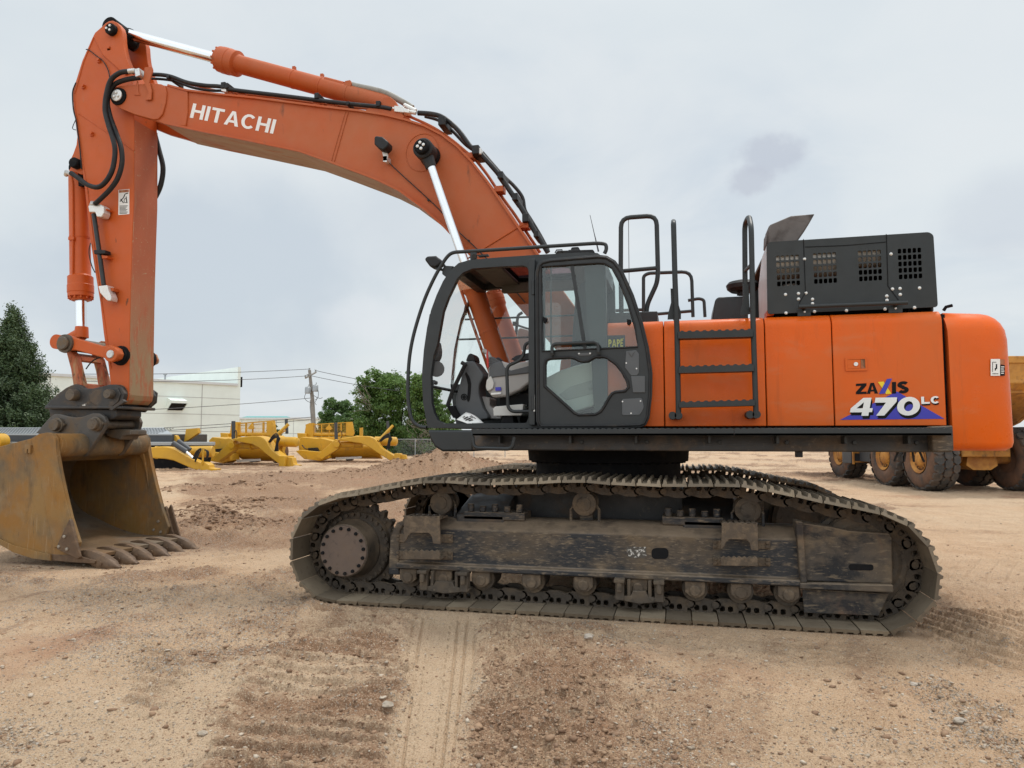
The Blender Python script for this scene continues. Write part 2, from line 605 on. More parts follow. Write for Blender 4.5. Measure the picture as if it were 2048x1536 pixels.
surf('muffler', (0.50, 0.47, 0.42), 0.5, 0.2)
surf('console_grey', (0.36, 0.345, 0.33), 0.55, var=0.05)
surf('console_pale', (0.52, 0.51, 0.48), 0.55, var=0.05)
surf('console_dark', (0.085, 0.09, 0.095), 0.6, var=0.06)
surf('seat_cloth', (0.035, 0.036, 0.04), 0.9, var=0.1)
surf('red_plastic', (0.45, 0.03, 0.02), 0.4)
surf('headliner', (0.10, 0.092, 0.080), 0.8)
surf('white_decal', (0.80, 0.79, 0.76), 0.45, layers=[((0.5, 0.42, 0.34), 9, 0.6, 0.8, (1, 1, 1), 0.25)], var=0.03)
surf('worn_decal', (0.62, 0.60, 0.55), 0.6, layers=[((0.06, 0.05, 0.04), 30, 0.44, 0.5, (1, 1, 1), 0.95)])
surf('black_decal', (0.006, 0.006, 0.007), 0.5, spec=0.15, var=0.0)
surf('blue_decal', (0.035, 0.035, 0.40), 0.4, var=0.04)
surf('yellow_decal', (0.80, 0.58, 0.02), 0.4, var=0.04)
surf('cat_yellow', (0.60, 0.325, 0.018), 0.4, layers=[((0.44, 0.25, 0.04), 0.7, 0.45, 0.75, (1, 1, 1), 0.6), ((0.20, 0.13, 0.06), 3, 0.58, 0.74, (1, 1, 0.4), 0.55)], var=0.07)
surf('old_yellow', (0.50, 0.225, 0.035), 0.6, layers=[((0.27, 0.105, 0.035), 2.2, 0.42, 0.62, (1, 1, 1), 0.8), ((0.10, 0.062, 0.035), 7, 0.55, 0.7, (1, 1, 0.6), 0.7), ((0.30, 0.21, 0.12), 20, 0.58, 0.75, (1, 1, 1), 0.5)], bump=0.1)
surf('tread_rubber', (0.045, 0.043, 0.041), 0.75, layers=[((0.15, 0.105, 0.075), 2.5, 0.45, 0.66, (1, 1, 1), 0.7), ((0.20, 0.15, 0.10), 14, 0.56, 0.74, (1, 1, 1), 0.5)], bump=0.2)
surf('tyre', (0.045, 0.038, 0.034), 0.75, layers=[((0.185, 0.095, 0.055), 1.6, 0.36, 0.58, (1, 1, 1), 0.85), ((0.22, 0.16, 0.105), 10, 0.56, 0.74, (1, 1, 1), 0.6)], bump=0.2)
surf('charcoal', (0.050, 0.054, 0.060), 0.5, var=0.08)
surf('white_wall', (0.77, 0.83, 0.775), 0.7, layers=[((0.66, 0.68, 0.65), 0.25, 0.45, 0.8, (1, 1, 0.3), 0.5)], var=0.03)
surf('roof_metal', (0.62, 0.63, 0.63), 0.5, var=0.04)
surf('teal_roof', (0.05, 0.33, 0.31), 0.5, var=0.06)
surf('pole_wood', (0.27, 0.25, 0.225), 0.85, layers=[((0.14, 0.12, 0.10), 4, 0.5, 0.7, (6, 6, 0.4), 0.6)])
surf('grey_metal', (0.36, 0.38, 0.39), 0.45, 0.3, var=0.06)
surf('wire', (0.06, 0.06, 0.065), 0.6)
surf('bark', (0.11, 0.085, 0.062), 0.9, layers=[((0.05, 0.04, 0.03), 6, 0.5, 0.65, (3, 3, 0.5), 0.7)], bump=0.5, bscale=20)
surf('twig', (0.20, 0.165, 0.13), 0.9)
surf('stone', (0.40, 0.345, 0.285), 0.85, layers=[((0.30, 0.235, 0.165), 12, 0.45, 0.65, (1, 1, 1), 0.6)], bump=0.4, bscale=40)


def leaf(name, dark, light, trans=0.25):
    t = NT(name)
    c = t.mix(t.isl, dark, light)
    c = t.mix(t.rng(t.noise(0.45, 4, 0.5), 0.35, 0.68, 0.0, 0.6), c, tuple(x * 1.45 for x in light))
    t.set(Base_Color=c, Roughness=0.55)
    tr = t.n.new('ShaderNodeBsdfTranslucent')
    t.l.new(c, tr.inputs[0])
    mx = t.n.new('ShaderNodeMixShader')
    mx.inputs[0].default_value = trans
    t.l.new(t.b.outputs[0], mx.inputs[1])
    t.l.new(tr.outputs[0], mx.inputs[2])
    t.l.new(mx.outputs[0], t.out.inputs[0])
    M[name] = t.m


leaf('leaf_green', (0.058, 0.11, 0.024), (0.14, 0.235, 0.055), 0.42)
leaf('leaf_deep', (0.042, 0.085, 0.022), (0.105, 0.185, 0.05), 0.38)
leaf('cedar', (0.024, 0.050, 0.020), (0.072, 0.112, 0.042), 0.2)


def glass(name, tint, gloss):
    t = NT(name)
    tr = t.n.new('ShaderNodeBsdfTransparent')
    tr.inputs[0].default_value = (*tint, 1)
    gl = t.n.new('ShaderNodeBsdfGlossy')
    gl.inputs['Roughness'].default_value = 0.02
    gl.inputs[0].default_value = (1, 1, 1, 1)
    lw = t.n.new('ShaderNodeLayerWeight')
    lw.inputs[0].default_value = 0.25
    k = t.rng(lw.outputs['Fresnel'], 0.0, 1.0, gloss, 0.20)
    mx = t.n.new('ShaderNodeMixShader')
    t.l.new(k, mx.inputs[0])
    t.l.new(tr.outputs[0], mx.inputs[1])
    t.l.new(gl.outputs[0], mx.inputs[2])
    t.l.new(mx.outputs[0], t.out.inputs[0])
    M[name] = t.m


glass('glass_clear', (0.94, 0.97, 0.96), 0.025)
glass('glass_tint', (0.82, 0.88, 0.86), 0.045)
glass('glass_roof', (0.55, 0.40, 0.43), 0.05)
surf('dusty_orange', (0.36, 0.20, 0.13), 0.6, layers=[((0.45, 0.36, 0.28), 1.2, 0.40, 0.62, (0.4, 2, 1), 0.85), ((0.10, 0.06, 0.045), 7, 0.58, 0.68, (0.3, 3, 1), 0.7), ((0.42, 0.11, 0.04), 3, 0.55, 0.7, (0.5, 2, 1), 0.7)])
surf('light_grey', (0.60, 0.63, 0.64), 0.5, layers=[((0.36, 0.36, 0.36), 3, 0.5, 0.75, (1, 1, 0.4), 0.5)])

# the painted arm underside is scratched down to clay
t = NT('scratched_orange')
c = t.mix(t.rng(t.noise(1.2, 6), 0.3, 0.7), (0.36, 0.085, 0.025), (0.44, 0.10, 0.03))
sc = t.rng(t.noise(9, 6, 0.6, (0.6, 2.2, 5.0), dist=1.2), 0.63, 0.67, 0.0, 0.8)
c = t.mix(sc, c, (0.42, 0.30, 0.17))
sc2 = t.rng(t.noise(7, 6, 0.6, (3, 4.5, 0.35), (9, 2, 5), 0.8), 0.60, 0.66, 0.0, 0.75)
low = t.n.new('ShaderNodeSeparateXYZ')
t.l.new(t.pos, low.inputs[0])
c = t.mix(t.math('MULTIPLY', sc2, t.rng(low.outputs[2], 5.2, 2.6, 0.25, 1.0)), c, (0.40, 0.29, 0.155))
rub = t.math('MULTIPLY', t.rng(t.noise(3.2, 9, 0.7, (2, 2, 0.6)), 0.36, 0.52), t.rng(low.outputs[2], 3.9, 2.4, 0.0, 0.95))
c = t.mix(rub, c, (0.30, 0.205, 0.105))
t.set(Base_Color=c, Roughness=0.55)
t.bump(t.noise(30, 6), 0.08)
M['scratched_orange'] = t.m

# ================================================================== THE GROUND: one sheet out to the horizon
def hash2(ix, iy, seed):
    h = (ix * 374761393 + iy * 668265263 + seed * 1442695041) & 0xFFFFFFFF
    h = ((h ^ (h >> 13)) * 1274126177) & 0xFFFFFFFF
    return ((h ^ (h >> 16)) & 0xFFFF) / 65535.0


def vnoise(x, y, seed=0):
    x0, y0 = np.floor(x), np.floor(y)
    fx, fy = x - x0, y - y0
    ix, iy = x0.astype(np.int64), y0.astype(np.int64)
    u, v = fx * fx * (3 - 2 * fx), fy * fy * (3 - 2 * fy)
    a, b = hash2(ix, iy, seed), hash2(ix + 1, iy, seed)
    c, d = hash2(ix, iy + 1, seed), hash2(ix + 1, iy + 1, seed)
    return (a * (1 - u) + b * u) * (1 - v) + (c * (1 - u) + d * u) * v - 0.5


def fbm(x, y, scale, octaves, seed=0, gain=0.5):
    out, amp = 0.0, 1.0
    for i in range(octaves):
        c, s_ = math.cos(i * 1.1 + seed), math.sin(i * 1.1 + seed)
        out = out + amp * vnoise((x * c - y * s_) / scale + 17 * i, (x * s_ + y * c) / scale - 11 * i, seed + i)
        scale *= 0.5
        amp *= gain
    return out


def sstep(x, a, b):
    t_ = np.clip((x - a) / (b - a), 0, 1)
    return t_ * t_ * (3 - 2 * t_)


def edge(pts):
    """a line on the ground, x as a function of y"""
    P = sorted((gp(*p)[::-1] for p in pts))
    ys, xs = [p[0] for p in P], [p[1] for p in P]
    return lambda y: np.interp(y, ys, xs)


E1 = edge([(640, 1222), (600, 1300), (500, 1370), (430, 1440), (370, 1536), (320, 1640)])
E2 = edge([(828, 1228), (815, 1300), (800, 1400), (780, 1536), (765, 1640)])
E3 = edge([(942, 1238), (936, 1300), (925, 1400), (908, 1536), (900, 1640)])
E4 = edge([(1075, 1250), (1190, 1300), (1270, 1400), (1310, 1536), (1325, 1640)])
E5 = edge([(1745, 1285), (1790, 1340), (1850, 1420), (1930, 1536), (1990, 1640)])
E6 = edge([(300, 1280), (270, 1340), (255, 1400), (240, 1470)])
E7 = edge([(360, 1280), (390, 1340), (350, 1400), (330, 1470)])
MOUND = gp(880, 951)
BERMS = [(gp(330, 985), gp(560, 972), 1.3, 0.10), (gp(520, 965), gp(800, 945), 1.2, 0.16), (gp(400, 1012), gp(620, 1005), 0.8, 0.05),
         (gp(350, 1060), gp(560, 1050), 0.7, 0.04), (gp(330, 1030), gp(500, 1022), 0.6, 0.06), (gp(760, 946), gp(830, 940), 1.1, 0.35), (gp(930, 948), gp(1080, 938), 1.4, 0.42)]


def seg_d(x, y, a, b):
    ax, ay = a
    dx, dy = b[0] - ax, b[1] - ay
    t_ = np.clip(((x - ax) * dx + (y - ay) * dy) / (dx * dx + dy * dy), 0, 1)
    return np.hypot(x - ax - t_ * dx, y - ay - t_ * dy)


def ground_at(x, y, fine=True):
    """height, moisture (dark turned soil), gravel (pale stones), for arrays x, y"""
    x, y = np.asarray(x, float), np.asarray(y, float)
    wob = 0.22 * fbm(x, y, 0.7, 3, 5)
    xw = x + wob
    d = np.hypot(x - CAM.x, y - CAM.y)
    far = sstep(d, 14, 40)
    front = sstep(-1.55 - y, 0.0, 0.5)                      # this side of the machine
    s1 = sstep(xw - E1(y), -0.12, 0.12) * sstep(E2(y) - xw, -0.06, 0.1) * front
    s2 = sstep(xw - E2(y), -0.05, 0.08) * sstep(E3(y) - xw, -0.05, 0.08) * front
    s3 = sstep(xw - E3(y), -0.08, 0.15) * sstep(E4(y) - xw, -0.25, 0.3) * front
    s5 = sstep(xw - E5(y), -0.2, 0.35) * sstep(-1.3 - y, 0, 0.4)
    s5b = s5 * sstep(E5(y) + 1.4 - xw, -0.3, 0.4)
    s6 = sstep(xw - E6(y), -0.1, 0.1) * sstep(E7(y) - xw, -0.1, 0.1) * sstep(y, gp(300, 1480)[1], gp(300, 1400)[1]) * sstep(-y, -gp(300, 1270)[1], -gp(300, 1310)[1])
    n1, n2, n3 = fbm(x, y, 3.5, 4, 11), fbm(x, y, 0.6, 4, 23), fbm(x, y, 0.14, 4, 37)
    churn = np.clip(0.24 + 0.6 * sstep(n1 + 0.5 * n2, 0.0, 0.5) * (1 - s2), 0, 1)
    churn = np.maximum(churn, 0.55 * s1)
    churn = np.maximum(churn, 1.0 * s3)
    churn = np.maximum(churn, 0.75 * s5b * sstep(n2 + 0.12, 0, 0.25))
    churn = churn * (1 - 0.65 * s2)
    h = 0.030 * n1 + (0.008 + 0.030 * churn) * n2 + (0.004 + 0.030 * churn) * n3
    if fine:
        n4 = fbm(x, y, 0.045, 3, 51)
        n5 = np.abs(fbm(x, y, 0.07, 3, 61))
        bil = np.abs(vnoise(x / 0.11 + 3 * n3, y / 0.11, 63)) + 0.5 * np.abs(vnoise(x / 0.052, y / 0.052 + 2 * n3, 64)) + 0.3 * np.abs(vnoise(x / 0.026, y / 0.026, 65))
        h = h + (0.005 + 0.022 * churn) * n4 + (0.014 + 0.052 * churn) * (bil - 0.25) * (1 - 0.8 * s2) * (1 - 0.6 * s1)
    moist = 0.06 + 0.62 * sstep(n1 + 0.8 * n2, 0.0, 0.6)
    moist = np.maximum(moist, 0.62 * s1 + 0.6 * s1 * n2)
    moist = np.maximum(moist, (0.60 + 0.6 * n2) * s3)
    moist = moist * (1 - 0.7 * s2) * (1 - 0.35 * s5)
    # broken crust: flakes with sharp edges
    mid_l = sstep(d, 8.5, 11) * sstep(36 - d, 0, 6) * sstep(1.5 - x, -2.5, 1.0) * sstep(y, -0.5, 1.5) * sstep(x + 0.75 * (y + 8.1), -0.6, 0.8)
    crust = sstep(fbm(x * 0.6, y, 0.55, 4, 141), 0.00, 0.035) * 0.020 + sstep(fbm(x * 0.6, y, 0.28, 4, 142), 0.06, 0.09) * 0.016 + sstep(fbm(x * 0.7, y, 0.13, 3, 143), 0.08, 0.12) * 0.010
    h = h + crust * np.clip(0.25 + 1.1 * churn, 0, 1.3) * (1 - 0.9 * s2)
    fl = sstep(fbm(x * 0.6, y, 0.55, 4, 141), 0.0, 0.05)
    moist = moist + (0.16 * (0.5 - fl) + 0.12 * n3) * (1 - s2)
    lumps = np.abs(fbm(x, y, 1.5, 5, 151)) + 0.6 * np.abs(fbm(x, y, 0.6, 4, 152))
    h = h + mid_l * 0.26 * (lumps - 0.2)
    moist = np.maximum(moist, mid_l * (0.72 + 0.8 * fbm(x * 0.5, y, 1.3, 4, 153)))
    churn = np.maximum(churn, mid_l * 0.8)
    # grouser prints: bars across the strip, broken up
    wy = y + 0.04 * fbm(x, y, 0.9, 3, 71)
    bars = sstep(np.sin(2 * math.pi * wy / 0.185), 0.35, 0.8) * sstep(fbm(x, y, 0.6, 3, 73), -0.42, -0.05)
    h = h + 0.038 * s1 * bars
    rim = np.exp(-((xw - E1(y) + 0.02) / 0.10) ** 2) * front * sstep(y, -4.9, -4.3) * (0.6 + 1.6 * fbm(x, y, 0.3, 3, 161))
    h = h + 0.055 * np.clip(rim, 0, 2)
    churn = np.maximum(churn, np.clip(rim, 0, 1))
    moist = np.maximum(moist, 0.75 * np.clip(rim, 0, 1))
    moist = moist - 0.12 * s1 * bars
    bar6 = np.maximum(0, np.sin(2 * math.pi * (y + 0.25 * (x - E6(y)) ** 2 + 0.03 * n2) / 0.17)) ** 2
    h = h + 0.045 * s6 * bar6 - 0.01 * s6
    moist = np.maximum(moist, 0.45 * s6)
    # tyre strip: lengthwise ribs and fine cross lugs
    u = (x + 0.02 * n1 - E2(y)) / np.maximum(E3(y) - E2(y), 0.1)
    rib = sstep(np.sin(u * 2 * math.pi * 6.5), 0.5, 0.8) * (np.abs(u - 0.5) > 0.17)
    lug = 0.5 + 0.5 * np.sin(2 * math.pi * y / 0.045 + 3 * u)
    h = h + s2 * (-0.016 * rib + 0.007 * sstep(lug, 0.3, 0.7) * (np.abs(u - 0.5) > 0.12) - 0.012)
    # track marks left to the right of the machine, in two crossing lanes
    lane = sstep(y, -2.6, -2.3) * sstep(-0.6 - y, 0, 0.2) * sstep(x, 2.5, 2.9) * sstep(9.0 - x, 0, 3)
    h = h + 0.040 * lane * sstep(np.sin(2 * math.pi * (x + 0.55 * y + 0.06 * n2) / 0.21), 0.3, 0.8)
    lane2 = sstep(y, 0.7, 1.0) * sstep(2.4 - y, 0, 0.3) * sstep(x, 3.5, 4.5) * (1 - far)
    h = h + 0.020 * lane2 * np.maximum(0, np.sin(2 * math.pi * (x - 0.5 * y) / 0.21)) ** 2
    trk = sstep(fbm(x * 2.0 - 0.25 * y, y * 0.35, 0.9, 4, 171), 0.02, 0.4) * front * (1 - s2) * (1 - s5)
    moist = np.maximum(moist, 0.60 * trk)
    # wheel ruts at the right, running away
    for c_, w_ in ((1.15, 0.32), (2.35, 0.28)):
        k = np.exp(-((x - c_ - 0.10 * (y + 8) - 0.1 * n1) / w_) ** 2) * front
        h = h - 0.016 * k
        moist = moist - 0.14 * k
    # low banks of turned soil farther off
    for a, b, w_, hh in BERMS:
        k = np.exp(-(seg_d(x, y, a, b) / w_) ** 2) * np.clip(0.75 + 0.9 * fbm(x, y, 1.1, 4, 81), 0, 1.6)
        h = h + hh * k
        moist = np.maximum(moist, 0.95 * sstep(k, 0.15, 0.6))
        churn = np.maximum(churn, sstep(k, 0.15, 0.6))
    dm = np.hypot((x - MOUND[0]) / 3.2, (y - MOUND[1]) / 2.4)
    k = np.clip(1 - dm, 0, 1)
    h = h + k ** 1.15 * (0.98 + 0.5 * fbm(x, y, 0.9, 4, 91)) * 1.0 + np.minimum(k * 4, 1) * 0.22 * (np.abs(fbm(x, y, 0.45, 4, 92)) - 0.15)
    churn = np.where(k > 0.02, 1.0, churn)
    moist = np.where(k > 0.02, np.maximum(moist, 0.95 + 0.6 * n2), moist)
    mid = sstep(d, 9, 13) * sstep(60 - d, 0, 25)
    rough = fbm(x, y, 1.4, 5, 97)
    h = h + mid * 0.045 * rough * (0.4 + 1.3 * sstep(n1, -0.15, 0.3))
    h = h + far * 0.05 * fbm(x, y, 9, 3, 103) * sstep(120 - d, 0, 60)
    leftgrav = sstep(-2.2 - x, -0.5, 1.0) * sstep(-1.0 - y, 0, 1) * (1 - s1)
    gravel = np.clip(0.10 + 0.55 * leftgrav * sstep(n1 + 0.6 * n2, -0.25, 0.3) + 0.9 * s5b * sstep(n2, -0.15, 0.2) + 0.25 * sstep(n2 + n1, 0.1, 0.5), 0, 1) * (1 - 0.8 * s2)
    gravel = gravel * (1 - 0.75 * s3) * (1 - 0.6 * s1)
    dry = sstep(d, 14, 30) * 0.02
    band = fbm(x * 0.55, y, 1.7, 4, 131)
    moist = moist + sstep(d, 8, 11) * (0.62 * sstep(band, -0.06, 0.40) - 0.04)
    moist = np.clip(moist - dry, 0, 1)
    # packed flat where the machine stands
    for yc in (-1.445, 1.445):
        k = sstep(0.70 - np.abs(y - yc), 0.0, 0.2) * sstep(2.75 - np.abs(x), 0.0, 0.3)
        h = h * (1 - k) + 0.018 * k
    kb = sstep(1.9 - np.hypot((x + 6.6) / 1.0, y / 0.9), 0.0, 0.6)
    h = h * (1 - 0.8 * kb)
    return h, moist, gravel, churn


def build_ground():
    dense = np.linspace(R(-39.5), R(39.5), 1250)
    side = np.concatenate([dense[-1] + (R(180) - dense[-1]) * np.linspace(0, 1, 140)[1:] ** 1.5])
    ang = np.concatenate([-side[::-1][1:], dense, side])          # closed ring, 0 = straight ahead
    v = np.linspace(1.0 / 3.3, 1.0 / 45.0, 640)
    rad = np.concatenate([np.linspace(0.15, 3.2, 40), 1.0 / v, np.geomspace(46, 1600, 60)])
    A, Rr = np.meshgrid(ang, rad)
    dx, dy = -math.sin(THETA), math.cos(THETA)
    X = CAM.x + Rr * (np.cos(A) * dx + np.sin(A) * dy)
    Y = CAM.y + Rr * (np.cos(A) * dy - np.sin(A) * dx)
    Z, moist, grav, churn = ground_at(X, Y)
    fade = np.clip((250 - Rr) / 150, 0, 1)
    Z = Z * fade
    nr, na = X.shape
    co = np.stack([X, Y, Z], -1).reshape(-1, 3)
    c0 = len(co)
    co = np.vstack([co, [[CAM.x, CAM.y, 0.0]]])
    i = np.arange(nr - 1)[:, None] * na + np.arange(na)[None, :]
    j = np.arange(nr - 1)[:, None] * na + (np.arange(na)[None, :] + 1) % na
    quads = np.stack([i, i + na, j + na, j], -1).reshape(-1, 4)
    tris = np.stack([np.full(na, c0), np.arange(na), (np.arange(na) + 1) % na], -1)
    me = bpy.data.meshes.new('ground')
    me.vertices.add(len(co))
    me.vertices.foreach_set('co', co.astype(np.float32).ravel())
    nl = quads.size + tris.size
    me.loops.add(nl)
    me.loops.foreach_set('vertex_index', np.concatenate([quads.ravel(), tris.ravel()]).astype(np.int32))
    me.polygons.add(len(quads) + len(tris))
    ls = np.concatenate([np.arange(len(quads)) * 4, quads.size + np.arange(len(tris)) * 3]).astype(np.int32)
    me.polygons.foreach_set('loop_start', ls)
    me.update(calc_edges=True)
    me.polygons.foreach_set('use_smooth', np.ones(len(me.polygons), dtype=bool))
    for nm, arr in (('moist', moist), ('gravel', grav), ('churn', churn)):
        at_ = me.attributes.new(nm, 'FLOAT', 'POINT')
        at_.data.foreach_set('value', np.append(arr.ravel(), 0.3).astype(np.float32))
    o = bpy.data.objects.new('ground', me)
    COL.objects.link(o)
    o['kind'] = 'structure'
    t = NT('dirt')

    def attr(nm):
        a = t.n.new('ShaderNodeAttribute')
        a.attribute_name = nm
        return a.outputs['Fac']
    n_mid, n_fine = t.noise(2.6, 8, 0.6), t.noise(38, 8, 0.7)
    n_spk, n_broad = t.noise(110, 5, 0.65, off=(5, 5, 5)), t.noise(0.22, 5, 0.55, off=(8, 3, 0))
    dry = t.mix(t.rng(n_mid, 0.3, 0.7), (0.435, 0.278, 0.163), (0.565, 0.385, 0.245))
    dry = t.mix(t.rng(n_broad, 0.42, 0.62, 0.0, 0.55), dry, (0.52, 0.395, 0.27))
    wet = t.mix(t.rng(n_fine, 0.3, 0.7), (0.20, 0.108, 0.060), (0.34, 0.205, 0.122))
    k = t.math('ADD', attr('moist'), t.math('MULTIPLY', t.math('SUBTRACT', n_mid, 0.5), 0.7))
    k = t.math('ADD', k, t.math('MULTIPLY', t.math('SUBTRACT', n_fine, 0.5), 1.1))
    k = t.math('ADD', k, t.math('MULTIPLY', t.math('SUBTRACT', t.noise(11, 7, 0.65, off=(4, 1, 7)), 0.5), 0.8))
    c = t.mix(t.rng(k, 0.34, 0.84), dry, wet)
    vo = t.n.new('ShaderNodeTexVoronoi')
    vo.inputs['Scale'].default_value = 55
    t.l.new(t.pos, vo.inputs[0])
    cell = t.n.new('ShaderNodeSeparateColor')
    t.l.new(vo.outputs['Color'], cell.inputs[0])
    stone = t.mix(cell.outputs[0], (0.27, 0.235, 0.20), (0.50, 0.46, 0.41))
    gk = t.math('MULTIPLY', t.rng(t.math('ADD', attr('gravel'), t.math('MULTIPLY', t.math('SUBTRACT', cell.outputs[1], 0.5), 1.0)), 0.42, 0.62), t.rng(vo.outputs['Distance'], 0.50, 0.36))
    c = t.mix(t.math('MULTIPLY', gk, 0.75), c, stone)
    c = t.mix(t.rng(n_spk, 0.55, 0.63, 0.0, 0.7), c, (0.60, 0.49, 0.36))
    c = t.mix(t.rng(n_spk, 0.45, 0.36, 0.0, 0.7), c, (0.14, 0.092, 0.06))
    red = t.rng(t.noise(0.5, 6, 0.6, off=(2, 9, 1)), 0.60, 0.74, 0.0, 0.45)
    c = t.mix(red, c, (0.31, 0.135, 0.075))
    t.set(Base_Color=c, Roughness=0.93)
    t.b.inputs['Specular IOR Level'].default_value = 0.2
    hh = t.math('ADD', t.math('MULTIPLY', n_fine, 1.0), t.math('MULTIPLY', n_spk, 0.45))
    hh = t.math('ADD', hh, t.math('MULTIPLY', gk, 0.35))
    t.bump(hh, 0.9, 0.022)
    me.materials.append(t.m)
    return o


build_ground()

ICO = None


def rocks(name, n, sampler, size, flat, m, label, seed, sink=0.3, cat=None):
    """loose lumps lying on the ground, one mesh"""
    rs = np.random.RandomState(seed)
    bm = bmesh.new()
    bmesh.ops.create_icosphere(bm, subdivisions=1, radius=1.0)
    bv = np.array([v.co[:] for v in bm.verts])
    bf = np.array([[v.index for v in f.verts] for f in bm.faces])
    bm.free()
    x, y = sampler(rs, n)
    n = len(x)
    s_ = size[0] * (1 - rs.rand(n) * 0.999) ** (-1.0 / size[2])
    s_ = np.clip(s_, size[0], size[1])
    z = ground_at(x, y, True)[0]
    jit = 1 + 0.32 * (rs.rand(n, len(bv), 1) - 0.5) * 2
    sc3 = np.stack([1 + 0.5 * (rs.rand(n) - 0.5), 1 + 0.5 * (rs.rand(n) - 0.5), flat * (0.7 + 0.6 * rs.rand(n))], -1)
    P = bv[None] * jit * sc3[:, None, :] * s_[:, None, None]
    a = rs.rand(n) * 6.283
    ca, sa = np.cos(a)[:, None], np.sin(a)[:, None]
    tilt = (rs.rand(n, 1) - 0.5) * 0.8
    px_, py_, pz_ = P[..., 0], P[..., 1], P[..., 2]
    px_, pz_ = px_ * np.cos(tilt) - pz_ * np.sin(tilt), px_ * np.sin(tilt) + pz_ * np.cos(tilt)
    Q = np.stack([px_ * ca - py_ * sa + x[:, None], px_ * sa + py_ * ca + y[:, None], pz_ + (z + s_ * flat * (1 - 2 * sink))[:, None]], -1)
    F = bf[None] + (np.arange(n) * len(bv))[:, None, None]
    me = bpy.data.meshes.new(name)
    me.vertices.add(n * len(bv))
    me.vertices.foreach_set('co', Q.astype(np.float32).ravel())
    me.loops.add(F.size)
    me.loops.foreach_set('vertex_index', F.astype(np.int32).ravel())
    me.polygons.add(n * len(bf))
    me.polygons.foreach_set('loop_start', (np.arange(n * len(bf)) * 3).astype(np.int32))
    me.update(calc_edges=True)
    me.materials.append(M[m])
    o = bpy.data.objects.new(name, me)
    COL.objects.link(o)
    o['kind'] = 'stuff'
    tag(o, label, cat or name)
    return o


def mottled(name, a, b, rough=0.9):
    t = NT(name)
    c = t.mix(t.isl, a, b)
    c = t.mix(t.rng(t.noise(60, 5, 0.6), 0.4, 0.7, 0.0, 0.45), c, (0.33, 0.24, 0.16))
    t.set(Base_Color=c, Roughness=rough)
    t.bump(t.noise(140, 5), 0.4, 0.006)
    M[name] = t.m


mottled('pebble', (0.23, 0.175, 0.125), (0.56, 0.475, 0.375))
mottled('clod', (0.17, 0.094, 0.054), (0.36, 0.225, 0.135))


def near_points(rs, n):
    a = R(-41) + rs.rand(n) * R(82)
    r = 1.0 / (1 / 16.0 + rs.rand(n) * (1 / 3.2 - 1 / 16.0))
    x = CAM.x + r * (-np.cos(a) * ST + np.sin(a) * CT)
    y = CAM.y + r * (np.cos(a) * CT + np.sin(a) * ST)
    return x, y


def by(k, power=1.0):
    def f(rs, n):
        x, y = near_points(rs, n * 3)
        w = ground_at(x, y, False)[k]
        on = (np.abs(np.abs(y) - 1.445) < 0.6) & (np.abs(x) < 2.85)
        keep = (rs.rand(len(x)) < np.clip(w, 0, 1) ** power) & ~on
        return x[keep][:n], y[keep][:n]
    return f


rocks('gravel', 42000, by(2, 0.8), (0.0028, 0.015, 2.5), 0.5, 'pebble', 'pale loose gravel strewn over the dirt yard', 3)
rocks('clods', 30000, by(3, 1.3), (0.0035, 0.024, 2.4), 0.45, 'clod', 'loose brown clods of turned soil on the dirt yard', 4, sink=0.35, cat='soil')


def bank_points(rs, n):
    xs, ys = [], []
    for a, b, w_, hh in BERMS:
        m_ = n // (len(BERMS) + 2)
        t_ = rs.rand(m_)
        xs.append(a[0] + t_ * (b[0] - a[0]) + rs.randn(m_) * w_ * 0.6)
        ys.append(a[1] + t_ * (b[1] - a[1]) + rs.randn(m_) * w_ * 0.6)
    m_ = n // 4
    xs.append(MOUND[0] + rs.randn(m_) * 1.8)
    ys.append(MOUND[1] + rs.randn(m_) * 1.4)
    return np.concatenate(xs), np.concatenate(ys)


rocks('bank_clods', 9000, bank_points, (0.010, 0.07, 2.2), 0.55, 'clod', 'dark clods along the low banks of turned soil behind the bucket', 8, cat='soil')

# the few stones big enough to name
STONES = [(1178, 1291, 0.032, 'white chalky stone lying just in front of the middle of the near track'),
          (1830, 1372, 0.024, 'pale angular stone in the gravel streak below the rear end of the track'),
          (1918, 1452, 0.026, 'flat pale stone at the lower right on the rocky streak'),
          (776, 1432, 0.030, 'dark round stone beside the left edge of the tyre strip'),
          (404, 1476, 0.022, 'pale grey stone half buried among the clods at lower left')]
for i, (px, py, s_, lab) in enumerate(STONES):
    x, y = gp(px, py)
    bm = bmesh.new()
    bmesh.ops.create_icosphere(bm, subdivisions=2, radius=s_)
    rs = random.Random(40 + i)
    for v in bm.verts:
        k = 0.78 + 0.45 * rs.random()
        v.co = Vector((v.co.x * k * (1.1 + 0.2 * rs.random()), v.co.y * k, v.co.z * k * 0.6))
    me = bpy.data.meshes.new('stone')
    bm.to_mesh(me)
    bm.free()
    me.materials.append(M['stone'])
    o = bpy.data.objects.new('stone', me)
    COL.objects.link(o)
    o.location = (x, y, float(ground_at(np.array([x]), np.array([y]))[0][0]) + s_ * 0.28)
    tag(o, lab, 'stone', 'larger stones lying in the yard')

# ================================================================== THE EXCAVATOR
EX = empty('excavator', (0, 0, 0), 'big orange crawler excavator with black cab, its rusty bucket resting on the ground', 'excavator')

